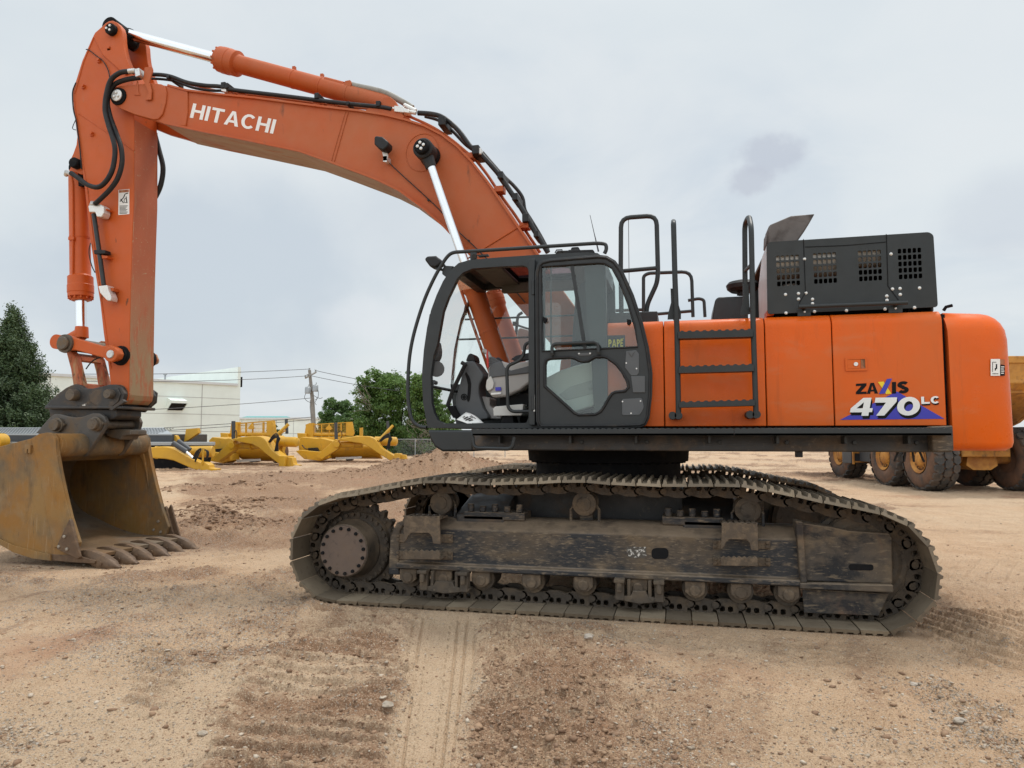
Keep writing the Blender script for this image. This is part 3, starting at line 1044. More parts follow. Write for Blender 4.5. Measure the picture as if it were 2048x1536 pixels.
# ------------------------------------------------------------------ undercarriage
GAUGE, SHOE_W = 2.89, 0.90
YC = -GAUGE / 2                          # centre line of the near track
YO, YI = YC - SHOE_W / 2, YC + SHOE_W / 2
PATH = [(672, 1213), (650, 1206), (614, 1186), (584, 1140), (580, 1082), (603, 1032), (652, 1000), (738, 985), (830, 966), (867, 963), (960, 969), (1060, 967), (1157, 962), (1210, 968), (1315, 972),
        (1422, 972), (1482, 971), (1545, 984), (1602, 995), (1657, 1007), (1727, 1020), (1787, 1032), (1830, 1058), (1858, 1090), (1876, 1125), (1880, 1170), (1872, 1205), (1826, 1250), (1780, 1272), (1745, 1278)]
loop = [(x, max(z, 0.045)) for x, z in ats(PATH, YO)]
SH = 0.216


def resample(P, n):
    P = np.array(P + [P[0]])
    # smooth only the curved ends and the sagging upper run; the ground run stays straight
    d = np.concatenate([[0], np.cumsum(np.hypot(*np.diff(P, axis=0).T))])
    t_ = np.linspace(0, d[-1], n, endpoint=False)
    return np.stack([np.interp(t_, d, P[:, 0]), np.interp(t_, d, P[:, 1])], -1), d[-1]


dense, _ = resample(loop, 500)
kk = np.exp(-0.5 * (np.arange(-12, 13) / 2.6) ** 2)
kk /= kk.sum()
sm = np.stack([np.convolve(np.concatenate([dense[-12:, i], dense[:, i], dense[:12, i]]), kk, 'valid') for i in (0, 1)], -1)
sm = [(float(x), max(float(z), 0.052)) for x, z in sm]
_, LEN = resample(sm, 10)
N_SHOE = int(round(LEN / SH))
pts_loop, _ = resample(sm, N_SHOE)
PITCHM = LEN / N_SHOE
ctr = pts_loop.mean(0)


def shoe_mesh(y0, y1, lug=0.046):
    """one three-bar shoe: s along the run, n outward"""
    h = PITCHM / 2
    prof = [(-h * 0.94, -0.006), (-h * 0.94, 0.014), (-h * 0.86, 0.016), (-h * 0.82, lug), (-h * 0.62, lug), (-h * 0.54, 0.016),
            (-0.13 * h, 0.016), (-0.07 * h, lug), (0.09 * h, lug), (0.17 * h, 0.016), (0.62 * h, 0.016), (0.70 * h, lug), (0.86 * h, lug), (0.93 * h, 0.016),
            (0.96 * h, 0.008), (0.97 * h, -0.010), (0.9 * h, -0.008)]
    m_ = len(prof)
    inn = lambda n_: 0.03 if n_ > 0.02 else 0.0
    vs = [(s_, y0 + inn(n_), n_) for s_, n_ in prof] + [(s_, y1 - inn(n_), n_) for s_, n_ in prof]
    fs = [tuple(range(m_ - 1, -1, -1)), tuple(range(m_, 2 * m_))]
    fs += [(i, (i + 1) % m_, (i + 1) % m_ + m_, i + m_) for i in range(m_)]
    return vs, [f[::-1] for f in fs]


def circ(cx, cz, r, n=16, a0=0.0, a1=2 * math.pi, full=True):
    k = n if full else n + 1
    return [(cx + r * math.cos(a0 + (a1 - a0) * i / n), cz + r * math.sin(a0 + (a1 - a0) * i / n)) for i in range(k)]


def rrect(x0, x1, z0, z1, r, k=3):
    return rounded([(x0, z0), (x1, z0), (x1, z1), (x0, z1)], r, k)


LINK = MB()
h = PITCHM / 2
for yo in (-0.125, 0.085):
    out = circ(-0.5 * PITCHM + 0.01, -0.085, 0.047, 10, R(60), R(300), False) + [(0.0, -0.148), (0.085, -0.148), (0.118, -0.125), (0.122, -0.055), (0.10, -0.004), (-0.07, -0.004)]
    LINK.plate(out, [rrect(-0.028, 0.016, -0.078, -0.016, 0.018), rrect(0.04, 0.084, -0.078, -0.016, 0.018)], yo, yo + 0.04)
    LINK.cyl((-0.5 * PITCHM + 0.01, yo - 0.012, -0.085), (-0.5 * PITCHM + 0.01, yo + 0.052, -0.085), 0.031, n=12)
LINK.cyl((-0.5 * PITCHM + 0.01, -0.09, -0.085), (-0.5 * PITCHM + 0.01, 0.09, -0.085), 0.026, n=10)
LINK.box(-0.09, 0.09, -0.13, 0.13, -0.006, 0.001)

LINK.v = [(x, y, z * 0.85) for x, y, z in LINK.v]
SHOE_ME = None


def track(side):
    global SHOE_ME
    yc = YC * -side if side > 0 else YC
    yc = GAUGE / 2 if side > 0 else -GAUGE / 2
    ch = MB()
    mats = []
    for i in range(N_SHOE):
        p, q = pts_loop[i], pts_loop[(i + 1) % N_SHOE]
        mid = (p + q) / 2
        d = (q - p) / np.hypot(*(q - p))
        nrm = np.array([d[1], -d[0]])
        if np.dot(nrm, mid - ctr) < 0:
            nrm = -nrm
        ms_ = Matrix(((d[0], 0, nrm[0], mid[0]), (0, 1, 0, yc), (d[1], 0, nrm[1], mid[1]), (0, 0, 0, 1)))
        if ms_.to_3x3().determinant() < 0:
            ms_ = Matrix(((-d[0], 0, nrm[0], mid[0]), (0, 1, 0, yc), (-d[1], 0, nrm[1], mid[1]), (0, 0, 0, 1)))
        mats.append(ms_)
        ch.add([ms_ @ Vector(v) for v in LINK.v], LINK.f)
    chain = ch.build('track_chain', 'chain_steel', EX, smooth=30)
    if SHOE_ME is None:
        vs, fs = shoe_mesh(-SHOE_W / 2, SHOE_W / 2)
        s0 = MB().add(vs, fs).build('track_shoe', 'shoe_steel', chain, smooth=20)
        bm = bmesh.new()
        bm.from_mesh(s0.data)
        bmesh.ops.recalc_face_normals(bm, faces=bm.faces[:])
        bm.to_mesh(s0.data)
        bm.free()
        SHOE_ME = s0
        s0.matrix_local = mats[0]
        first = 1
    else:
        first = 0
    for i in range(first, N_SHOE):
        o = SHOE_ME.copy()
        COL.objects.link(o)
        o.parent = chain
        o.matrix_local = mats[i] @ Matrix.Translation((0, rnd.uniform(-0.006, 0.006), 0)) @ Matrix.Rotation(rnd.uniform(-0.022, 0.022), 4, 'Y')
    # --- frame with its rollers, sprocket and idler; built for the near side, turned over for the far one
    sg = 1 if side < 0 else -1
    off = [0]

    def flip(mb):
        if side > 0:
            mb.v = [(v[0], -v[1], v[2]) for v in mb.v]
            mb.f = [f[::-1] for f in mb.f]
        return mb
    YF = -1.64
    z = lambda py, px=1200, Y=YF: at(px, py, Y)[1]
    xl, xr = at(797, 1090, YF)[0], at(1605, 1100, YF)[0]
    fr = MB()
    zt, zs, zb, zf = z(1046), z(1068), z(1140), z(1153)
    fr.extrude_x([(-1.20, zt - 0.01), (-1.50, zt), (-1.535, zt - 0.02), (YF, zs), (YF, zb), (-1.70, zb - 0.005), (-1.70, zf), (-1.18, zf)], xl, xr)
    # end plates that carry the sprocket
    fr.plate_px([(780, 1075), (793, 1045), (830, 1036), (862, 1036), (862, 1048), (806, 1052), (800, 1062), (796, 1133), (800, 1150), (776, 1150)], [], -1.66, 0.06)
    frame = flip(fr).build('track_frame', 'frame_mud', EX, bevel=0.012)
    # the dark oval hole and a torn label
    if side < 0:
        hx = ats([(1303, 1096), (1337, 1096), (1337, 1118), (1303, 1118)], YF - 0.004)
        MB().plate(rounded(hx, 0.06, 5), [], YF - 0.004, YF + 0.0).build('frame_hole', 'deep_black', frame, smooth=0)
        lb = ats([(1252, 1094), (1292, 1094), (1293, 1112), (1288, 1116), (1258, 1115), (1254, 1104)], YF - 0.003)
        MB().plate(lb, [], YF - 0.003, YF).build('worn_label', 'worn_decal', frame, smooth=0)
    # step brackets
    for dx, dy in ((0, 0), (636, 13)):
        sb = MB()
        q = lambda pts: [((px - 560 * 0) + dx, py + dy + (px - 840) * 0.012) for px, py in pts]
        sb.plate_px(q([(808, 1033), (879, 1032), (881, 1088), (866, 1087), (863, 1072), (857, 1066), (822, 1066), (816, 1072), (813, 1080), (806, 1087)]), [], -1.80, 0.02)
        x0, z0 = at(808 + dx, 1034 + dy, -1.80)
        x1, _ = at(879 + dx, 1034 + dy, -1.80)
        sb.box(x0, x1, -1.782, -1.55, z0 - 0.02, z0)
        for e in range(6):
            xe = x0 + (x1 - x0) * (e + 0.5) / 6
            sb.box(xe - 0.016, xe + 0.016, -1.80, -1.60, z0, z0 + 0.012)
        teeth = [(806, 1117), (879, 1117)]
        top = []
        for e in range(15):
            px = 806 + 73 * e / 14
            top.append((px, 992 + 111 - (4 if e % 2 else 0)))
        sb.plate_px(q(top + [(880, 1105), (880, 1119), (806, 1119)]), [], -1.82, 0.02)
        x0, z0 = at(806 + dx, 1118 + dy, -1.82)
        x1, z1 = at(880 + dx, 1104 + dy, -1.82)
        sb.box(x0, x1, -1.80, YF, z0, z0 + 0.018)
        for (ax, bx) in ((790, 808), (880, 905)):
            for ay in (1068, 1102):
                a_ = q([(ax, ay), (bx, ay), (bx, ay + 17), (ax, ay + 17)])
                sb.plate_px(a_, [], YF - 0.018, 0.018)
                bx_ = 795 if ax == 790 else 899
                for by_ in (ay + 4, ay + 12):
                    c_ = at3(*q([(bx_, by_)])[0], YF - 0.03)
                    sb.cyl(c_, c_ + Vector((0, 0.02, 0)), 0.016, n=10)
        flip(sb).build('frame_step', 'mud_caked', frame, bevel=0.004)
    # pads and bolts on top of the frame, by the cross members
    for cx_ in (980, 1370):
        pd = MB()
        x0, zt0 = at(cx_ - 45, 1030, -1.42)
        x1, _ = at(cx_ + 75, 1030, -1.42)
        pd.box(x0, x1, -1.55, -1.25, zt - 0.01, zt + 0.06)
        for e in range(5):
            xe = x0 + (x1 - x0) * (e + 0.5) / 5
            pd.cyl((xe, -1.50, zt + 0.06), (xe, -1.50, zt + 0.135 - 0.02 * (e % 2)), 0.032, n=10)
        flip(pd).build('mounting_pad', 'frame_mud', frame, bevel=0.006)
    # idler guard box
    gd = MB()
    gd.plate_px([(1600, 1058), (1602, 1046), (1662, 1054), (1700, 1062), (1778, 1067), (1784, 1075), (1786, 1168), (1604, 1162)], [], -1.67, 0.25)
    gd.plate_px([(1592, 1042), (1606, 1044), (1615, 1166), (1601, 1166)], [], -1.71, 0.2)
    gd.plate_px([(1600, 1166), (1787, 1170), (1788, 1186), (1600, 1178)], [], -1.72, 0.3)
    flip(gd).build('idler_guard', 'guard_mud', frame, bevel=0.01)
    if side < 0:
        sl = ats([(1698, 1128), (1747, 1129), (1747, 1141), (1698, 1140)], -1.674)
        MB().plate(rounded(sl, 0.03, 4), [], -1.674, -1.669).build('guard_slot', 'deep_black', frame, smooth=0)
    ga = MB()
    ga.plate_px([(1605, 1178), (1778, 1188), (1758, 1232), (1608, 1226)], [], -1.66, 0.02)
    flip(ga).build('track_guide_plate', 'guard_mud', frame, bevel=0.006)
    # bottom rollers with square end caps
    rl = [(817, 1156), (887, 1156), (962, 1157), (1063, 1162), (1167, 1166), (1276, 1171), (1390, 1178), (1482, 1184), (1577, 1189)]
    for px, py in rl:
        c_ = at3(px, py, -1.66)
        c_.z = 0.262
        rb = MB()
        rb.lathe((c_.x, -1.60, c_.z), (c_.x, -1.29, c_.z), [(0, 0.06), (0.005, 0.108), (0.05, 0.112), (0.055, 0.088), (0.125, 0.085), (0.185, 0.088), (0.255, 0.112), (0.30, 0.108), (0.31, 0.06)], 26)
        r_ = flip(rb).build('track_roller', 'track_steel', frame, smooth=30)
        cap = MB()
        X, Z = c_.x, c_.z
        cap.plate([(X - 0.085, zf - 0.002), (X - 0.085, Z - 0.02), (X - 0.068, Z - 0.035), (X - 0.045, Z - 0.055), (X, Z - 0.07), (X + 0.045, Z - 0.055), (X + 0.068, Z - 0.035), (X + 0.085, Z - 0.02), (X + 0.085, zf - 0.002)], [], -1.675, -1.60)
        cap.lathe((X, -1.690, Z - 0.005), (X, -1.67, Z - 0.005), [(0, 0.045), (0.02, 0.052)], 18)
        rb2 = flip(cap).build('roller_cap', 'mud_caked', frame, bevel=0.008)
    # track guards, two small frames under the beam
    for cx_, cy_ in ((887, 1158), (1277, 1172)):
        x0, x1 = at(cx_ - 46, cy_, -1.72)[0], at(cx_ + 50, cy_, -1.72)[0]
        g_ = MB()
        g_.box(x0, x0 + 0.075, -1.745, -1.66, 0.16, zf)
        g_.box(x0 + 0.10, x0 + 0.13, -1.73, -1.66, 0.16, zf)
        g_.box(x1 - 0.075, x1, -1.745, -1.66, 0.16, zf)
        g_.box(x1 - 0.13, x1 - 0.10, -1.73, -1.66, 0.16, zf)
        xm = (x0 + x1) / 2
        g_.plate([(x0 - 0.01, 0.19), (x0 - 0.005, 0.165), (xm, 0.135), (x1 + 0.005, 0.165), (x1 + 0.01, 0.19), (x1 - 0.13, 0.20), (x1 - 0.15, 0.245), (x0 + 0.15, 0.245), (x0 + 0.13, 0.20)], [], -1.735, -1.62)
        for xx in (x0 + 0.037, x1 - 0.037):
            g_.cyl((xx, -1.775, zf - 0.10), (xx, -1.775, zf - 0.02), 0.026, n=8)
            g_.box(xx - 0.045, xx + 0.045, -1.80, -1.66, zf - 0.02, zf + 0.012)
        flip(g_).build('chain_guard', 'track_steel', frame, bevel=0.006)
    # carrier rollers under the upper run
    for px, py in ((881, 1006), (1168, 1008), (1496, 1020)):
        c_ = at3(px, py, -1.56)
        rb = MB()
        rb.lathe((c_.x, -1.56, c_.z), (c_.x, -1.30, c_.z), [(0, 0.062), (0.0, 0.085), (0.01, 0.108), (0.05, 0.112), (0.06, 0.095), (0.2, 0.095), (0.21, 0.112), (0.26, 0.108)], 28)
        rb.lathe((c_.x, -1.572, c_.z), (c_.x, -1.555, c_.z), [(0, 0.045), (0.004, 0.062), (0.017, 0.064)], 20)
        flip(rb).build('carrier_roller', 'track_steel', frame, smooth=30)
        st = MB()
        st.box(c_.x - 0.06, c_.x + 0.06, -1.40, -1.28, zt - 0.02, c_.z)
        for s_ in (-1, 1):
            st.tube([(c_.x + s_ * 0.13, -1.50, zt - 0.01), (c_.x + s_ * 0.13, -1.50, zt + 0.10), (c_.x + s_ * 0.09, -1.45, zt + 0.15)], 0.014, 6)
        flip(st).build('roller_bracket', 'frame_mud', frame)
    # sprocket: toothed ring, bolted hub, drive cover
    c_ = at3(689, 1101, -1.72)
    X, Z = c_.x, c_.z
    sp = MB()
    prof = []
    nt = 23
    for i in range(nt * 4):
        a_ = 2 * math.pi * i / (nt * 4)
        rr = (0.395, 0.445, 0.445, 0.395)[i % 4]
        prof.append((X + 0.03 + rr * math.cos(a_), Z + rr * math.sin(a_)))
    sp.plate(prof, [], -1.49, -1.40)
    sp.lathe((X + 0.03, -1.535, Z), (X + 0.03, -1.40, Z), [(0, 0.30), (0.006, 0.345), (0.05, 0.36), (0.135, 0.37)], 40)
    for i in range(30):
        a_ = 2 * math.pi * i / 30
        bx_, bz_ = X + 0.03 + 0.325 * math.cos(a_), Z + 0.325 * math.sin(a_)
        sp.cyl((bx_, -1.558, bz_), (bx_, -1.53, bz_), 0.019, n=8)
    for i in range(26):
        a_ = 2 * math.pi * i / 26
        bx_, bz_ = X + 0.03 + 0.382 * math.cos(a_), Z + 0.382 * math.sin(a_)
        sp.cyl((bx_, -1.51, bz_), (bx_, -1.488, bz_), 0.016, n=8)
    spo = flip(sp).build('drive_sprocket', 'chain_steel', frame, smooth=30)
    hb = MB()
    hb.lathe((X, -1.745, Z), (X, -1.50, Z), [(0, 0.235), (0.008, 0.25), (0.035, 0.252), (0.04, 0.245), (0.16, 0.262), (0.19, 0.285), (0.245, 0.29)], 48)
    flip(hb).build('drive_hub', 'chain_steel', frame, smooth=30)
    cv = MB()
    cv.lathe((X, -1.752, Z), (X, -1.744, Z), [(0, 0.236), (0.008, 0.242)], 48)
    flip(cv).build('hub_cover', 'hub_face', frame, smooth=30)
    bl = MB()
    for i in range(16):
        a_ = 2 * math.pi * (i + 0.3) / 16
        bx_, bz_ = X + 0.212 * math.cos(a_), Z + 0.212 * math.sin(a_)
        bl.lathe((bx_, -1.768, bz_), (bx_, -1.75, bz_), [(0, 0.010), (0.0, 0.015), (0.018, 0.018)], 10)
    flip(bl).islands('cover_bolt', 'deep_black', frame)
    # idler
    c_ = at3(1733, 1124, -1.60)
    X, Z = c_.x, c_.z
    idl = MB()
    idl.lathe((X, -1.58, Z), (X, -1.31, Z), [(0, 0.10), (0.0, 0.20), (0.012, 0.22), (0.006, 0.25), (0.018, 0.28), (0.012, 0.31), (0.024, 0.345), (0.024, 0.375), (0.05, 0.395), (0.09, 0.395), (0.10, 0.43), (0.17, 0.43), (0.18, 0.395), (0.24, 0.395), (0.27, 0.345)], 56)
    flip(idl).build('idler_wheel', 'track_steel', frame, smooth=25)
    return frame


surf('hub_face', (0.125, 0.092, 0.075), 0.5, 0.3, layers=[((0.20, 0.14, 0.10), 3, 0.42, 0.66, (1, 1, 1), 0.7), ((0.06, 0.045, 0.038), 15, 0.55, 0.7, (1, 1, 1), 0.5)], bump=0.08)
track(-1)
track(1)
# car body between the tracks
zt = at(1200, 1046, -1.64)[1]
cb = MB()
cb.plate([(-1.05, zt - 0.35), (-1.05, zt + 0.12), (-0.80, zt + 0.26), (0.80, zt + 0.26), (1.05, zt + 0.12), (1.05, zt - 0.35)], [], -1.0, 1.0)
for s_ in (-1, 1):
    for q in (-1, 1):
        cb.extrude_x([(q * 0.9, zt + 0.22), (q * 1.55, zt + 0.04), (q * 1.55, zt - 0.30), (q * 0.9, zt - 0.35)], s_ * 1.05 - 0.24, s_ * 1.05 + 0.24)
cb.build('undercarriage_frame', 'coupler_paint', EX, bevel=0.02)
tt = MB()
za, zb2, zc = at(1215, 903, -0.86)[1], at(1215, 926, -0.86)[1], at(1215, 950, -0.8)[1]
tt.lathe((0, 0, zc - 0.25), (0, 0, za + 0.05), [(0, 0.80), (zb2 - zc + 0.24, 0.80), (zb2 - zc + 0.25, 0.885), (za - zc + 0.25, 0.895), (za - zc + 0.3, 0.895)], 72)
for i in range(48):
    a_ = 2 * math.pi * i / 48
    tt.cyl((0.84 * math.cos(a_), 0.84 * math.sin(a_), zb2 - 0.02), (0.84 * math.cos(a_), 0.84 * math.sin(a_), zb2 + 0.0), 0.018, n=6)
tt.build('turntable', 'deep_black', EX, smooth=30)

# ------------------------------------------------------------------ upper structure: deck, catwalk, panels, counterweight
YP = -1.50                                # plane of the side panels
zdt = at(1500, 855, YP)[1]                # deck top
zdb = at(1500, 903, -1.55)[1]
xa, xb = at(940, 880, -1.55)[0], at(1905, 880, -1.55)[0]
dk = MB()
dk.extrude_x([(-1.55, zdb), (-1.55, zdt - 0.075), (-1.52, zdt - 0.004), (1.52, zdt - 0.004), (1.55, zdb)], xa, xb)
deck = dk.build('deck_frame', 'coupler_paint', EX, bevel=0.012)
u = MB()
u.plate_px([(855, 860), (946, 860), (946, 903), (884, 903), (868, 893), (860, 878)], [], -1.56, 1.0)
u.build('front_underbody', 'black_paint', deck, bevel=0.02)
ck = MB()
YK = -1.83
x0, x1 = at(945, 860, YK)[0], at(1903, 860, YK)[0]
zk0, zk1 = at(1400, 871, YK)[1], at(1400, 856, YK)[1]
xm = at(1468, 860, YK)[0]
for (p, q) in ((x0, xm - 0.004), (xm + 0.004, x1)):
    ck.box(p, q, YK, -1.56, zk0, zk0 + 0.02)
    top = []
    n = int((q - p) / 0.05)
    for i in range(n):
        xx = p + (q - p) * i / n
        w = (q - p) / n
        top += [(xx, zk1 - 0.010), (xx + 0.25 * w, zk1 + 0.0), (xx + 0.7 * w, zk1 + 0.0), (xx + 0.9 * w, zk1 - 0.010)]
    ck.plate([(p, zk0)] + [(q, zk0)] + [(q, zk1 - 0.010)] + top[::-1] + [(p, zk1 - 0.010)], [], YK, YK + 0.012)
for px in (990, 1135, 1270, 1420, 1560, 1700, 1830):
    xx = at(px, 870, YK)[0]
    ck.box(xx - 0.012, xx + 0.012, -1.68, -1.55, zk0 - 0.07, zk0)
    ck.cyl((xx + 0.09, -1.57, zk0 - 0.06), (xx + 0.09, -1.54, zk0 - 0.06), 0.018, n=10)
ck.build('catwalk', 'black_paint', EX, bevel=0.003)
ce = MB()
ce.plate_px([(1862, 853), (1906, 851), (1908, 901), (1900, 904), (1866, 903)], [], -1.70, 0.12)
ce.build('deck_end_bracket', 'frame_mud', deck, bevel=0.01)
st = MB()
st.rail([(945, 872), (947, 896), (1025, 898), (1029, 874)], 0.018, -1.80, rad=0.07)
st.build('boarding_step', 'black_paint', EX)
dg = MB()
for px in (1598,):
    xx, zz = at(px, 903, -1.5)
    dg.box(xx - 0.02, xx + 0.03, -1.5, -1.4, zz - 0.05, zz + 0.02)
for k in range(4):
    xx, zz = at(1800 + 12 * k, 902, -1.45)
    dg.tube([(xx, -1.45, zz + 0.03), (xx + 0.03 * (k - 1.5), -1.44, zz - 0.09)], 0.009, 6)
dg.islands('hanging_hose', 'rubber', deck)

# inner block that carries the panels
zpt = at(1600, 629, YP)[1]
xq0, xq1 = at(1214, 700, YP)[0], at(1893, 700, YP)[0]
MB().box(xq0 + 0.02, xq1 - 0.01, -1.44, 1.44, zdt - 0.01, zpt - 0.06).build('engine_bay', 'deep_black', EX)


def panel(pxa, pxb, name, side=-1):
    xa_, xb_ = at(pxa, 740, YP)[0], at(pxb, 740, YP)[0]
    out = [(YP, zdt + 0.012)]
    r_ = 0.11
    for i in range(9):
        a_ = math.pi / 2 * i / 8
        out.append((YP + r_ - r_ * math.cos(a_), zpt - r_ + r_ * math.sin(a_)))
    out += [(-0.9, zpt + 0.012), (-0.9, zpt - 0.02), (YP + 0.12, zpt - 0.03), (YP + 0.03, zpt - 0.13), (YP + 0.03, zdt + 0.012)]
    if side > 0:
        out = [(-y, z) for y, z in out]
    return MB().extrude_x(out, xa_ + 0.004, xb_ - 0.004).build(name, 'orange', EX, bevel=0.006, smooth=30)


p1 = panel(1214, 1328, 'side_panel')
p2 = panel(1328, 1531, 'side_panel')
p3 = panel(1531, 1666, 'side_panel')
p4 = panel(1666, 1889.5, 'engine_door')
panel(1214, 1897, 'side_panel', 1)
MB().box(xq0, xq1, -0.9, 0.9, zpt - 0.05, zpt + 0.008).build('top_cover', 'orange', EX, bevel=0.01)

# latch on the rear door
lt = MB()
YL = YP - 0.004
lt.plate_px(rounded([(1690, 715.5), (1734, 714), (1735, 741), (1691, 742)], 2), [rounded([(1695, 719), (1730, 718), (1731, 737), (1695, 738)], 1.5)], YL - 0.006, 0.012)
lt.plate_px([(1695, 719.5), (1721, 719), (1721, 737), (1695, 737.5)], [], YL - 0.004, 0.008)
lo = lt.build('door_latch', 'orange', p4, bevel=0.002)
c_ = at3(1712, 728, YL - 0.012)
MB().cyl(c_, c_ + Vector((0, 0.012, 0)), 0.017, n=16).build('lock', 'zinc', p4)
pk = ats([(1722, 719), (1730, 718.5), (1730.5, 737), (1722, 737)], YL - 0.0005)
MB().plate(pk, [], YL - 0.0008, YL + 0.003).build('latch_recess', 'orange_worn', p4, smooth=0)

# counterweight
xc0 = at(1901, 760, -1.515)[0]
plan = [(xc0, -1.515), (xc0 + 0.12, -1.515), (xc0 + 0.24, -1.515), (xc0 + 0.34, -1.50), (xc0 + 0.43, -1.455), (xc0 + 0.495, -1.38), (xc0 + 0.53, -1.26), (xc0 + 0.565, -1.05), (xc0 + 0.62, -0.7), (xc0 + 0.66, -0.3), (xc0 + 0.67, 0.0)]
plan = cm(plan, 3)
plan = plan + [(x, -y) for x, y in plan[::-1][1:]]
zt0, zb0 = at(1930, 617, -1.6)[1], at(1945, 902, -1.6)[1]
rings = [(zb0, 0.06), (zb0 + 0.03, 0.012), (zb0 + 0.07, 0.0), (zb0 + 0.5, 0.004), (zt0 - 0.24, 0.010), (zt0 - 0.16, 0.022), (zt0 - 0.10, 0.050), (zt0 - 0.055, 0.088), (zt0 - 0.022, 0.135), (zt0 - 0.005, 0.185), (zt0, 0.23)]
cw = MB()
n = len(plan)
vs = []
for z, ins in rings:
    for i, (x, y) in enumerate(plan):
        a, b = plan[max(i - 1, 0)], plan[min(i + 1, n - 1)]
        tx, ty = b[0] - a[0], b[1] - a[1]
        L = math.hypot(tx, ty)
        nx, ny = ty / L, -tx / L
        xx = x - nx * ins if (0 < i < n - 1) else x
        side_ins = min(ins, 0.11)
        if i in (0, n - 1):
            yy = y - ny * side_ins
        else:
            yy = y - ny * ins
        k = min(1.0, max(0.0, (x - xc0) / 0.3))
        if abs(y) > 1.43:
            yy = y - ny * (side_ins * (1 - k) + ins * k)
        vs.append((max(xx, xc0), yy, z))
m_ = len(rings)
fs = []
for k in range(m_ - 1):
    for i in range(n - 1):
        fs.append((k * n + i, k * n + i + 1, (k + 1) * n + i + 1, (k + 1) * n + i))
    fs.append((k * n + n - 1, k * n, (k + 1) * n, (k + 1) * n + n - 1))
fs.append(tuple(range(n - 1, -1, -1)))
fs.append(tuple((m_ - 1) * n + i for i in range(n)))
cw.add(vs, fs)
CW = cw.build('counterweight', 'orange', EX, smooth=50)
# warning label near the rear corner, wrapped on the skin
def skin(px, py, lift=0.004):
    r_, _ = ray(px, py)
    best = None
    for i in range(n - 1):
        (ax, ay), (bx, by_) = plan[i], plan[i + 1]
        ex, ey = bx - ax, by_ - ay
        den_ = r_.x * ey - r_.y * ex
        if abs(den_) < 1e-9:
            continue
        t_ = ((ax - CAM.x) * ey - (ay - CAM.y) * ex) / den_
        s_ = ((ax - CAM.x) * r_.y - (ay - CAM.y) * r_.x) / den_
        if t_ > 0 and -1e-6 <= s_ <= 1 + 1e-6 and (best is None or t_ < best[0]):
            L = math.hypot(ex, ey)
            best = (t_, Vector((ey / L, -ex / L, 0)))
    if best is None:
        return None
    return CAM + r_ * best[0] + best[1] * lift


def skin_patch(mb, x0, x1, y0, y1, lift, nx=5):
    v_ = []
    for i in range(nx + 1):
        for py in (y0, y1):
            v_.append(skin(x0 + (x1 - x0) * i / nx, py, lift))
    if all(q is not None for q in v_):
        mb.add(v_, [(2 * i, 2 * i + 1, 2 * i + 3, 2 * i + 2) for i in range(nx)])
    return mb


wl_ = MB()
skin_patch(wl_, 1981, 1999.5, 718, 751.5, 0.003)
WLB = wl_.build('warning_label', 'white_decal', CW, smooth=0)
bk = MB()
skin_patch(bk, 1999.5, 2009, 730, 751.5, 0.003)
skin_patch(bk, 1984, 1992, 724, 725, 0.005)
skin_patch(bk, 1984, 1985, 724, 744, 0.005)
skin_patch(bk, 1991, 1993.5, 728, 738, 0.005)
skin_patch(bk, 1989, 1991, 736, 741, 0.005)
skin_patch(bk, 1984, 1996, 747, 748.2, 0.005)
bk.build('label_print', 'black_decal', CW, smooth=0)
ob = MB()
skin_patch(ob, 1999.5, 2009, 719, 729, 0.003)
for k in range(4):
    pass
ob.build('label_header', 'orange_worn', CW, smooth=0)
wr = MB()
for k in range(4):
    skin_patch(wr, 2001, 2007.5 - k % 2, 733 + k * 4.2, 734.8 + k * 4.2, 0.005)
wr.build('label_lettering', 'white_decal', CW, smooth=0)
lg = MB()
for py, dx in ((615, 0),):
    p0 = at3(1892, 614, -1.2)
    lg.tube([p0 + Vector((-0.02, 0, -0.03)), p0 + Vector((0.0, 0, 0.0)), p0 + Vector((0.05, 0, 0.012))], 0.014, 8)
lg.build('cover_seal', 'deep_black', CW)
# black box put in as shade for the gap between door and counterweight
MB().box(xc0 - 0.03, xc0 + 0.01, -1.42, 1.42, zdt, zpt - 0.03).build('gap_shade', 'deep_black', CW)

# ------------------------------------------------------------------ glyphs
def ell(cx, cy, rx, ry, a0, a1, k=18):
    return [(cx + rx * math.cos(R(a0 + (a1 - a0) * i / k)), cy + ry * math.sin(R(a0 + (a1 - a0) * i / k))) for i in range(k + 1)]


def rect(x0, y0, x1, y1):
    return [(x0, y0), (x1, y0), (x1, y1), (x0, y1)]


def ring(cx, cy, rx, ry, tx, ty, a0, a1, k=20):
    o_, i_ = ell(cx, cy, rx, ry, a0, a1, k), ell(cx, cy, rx - tx, ry - ty, a0, a1, k)
    return [[o_[j], o_[j + 1], i_[j + 1], i_[j]] for j in range(k)]


def stroke(P, w):
    L_, R_ = [], []
    for i, p in enumerate(P):
        a, b = P[max(i - 1, 0)], P[min(i + 1, len(P) - 1)]
        d = math.hypot(b[0] - a[0], b[1] - a[1])
        nx, ny = -(b[1] - a[1]) / d * w / 2, (b[0] - a[0]) / d * w / 2
        L_.append((p[0] + nx, p[1] + ny))
        R_.append((p[0] - nx, p[1] - ny))
    return [[L_[j], L_[j + 1], R_[j + 1], R_[j]] for j in range(len(P) - 1)]


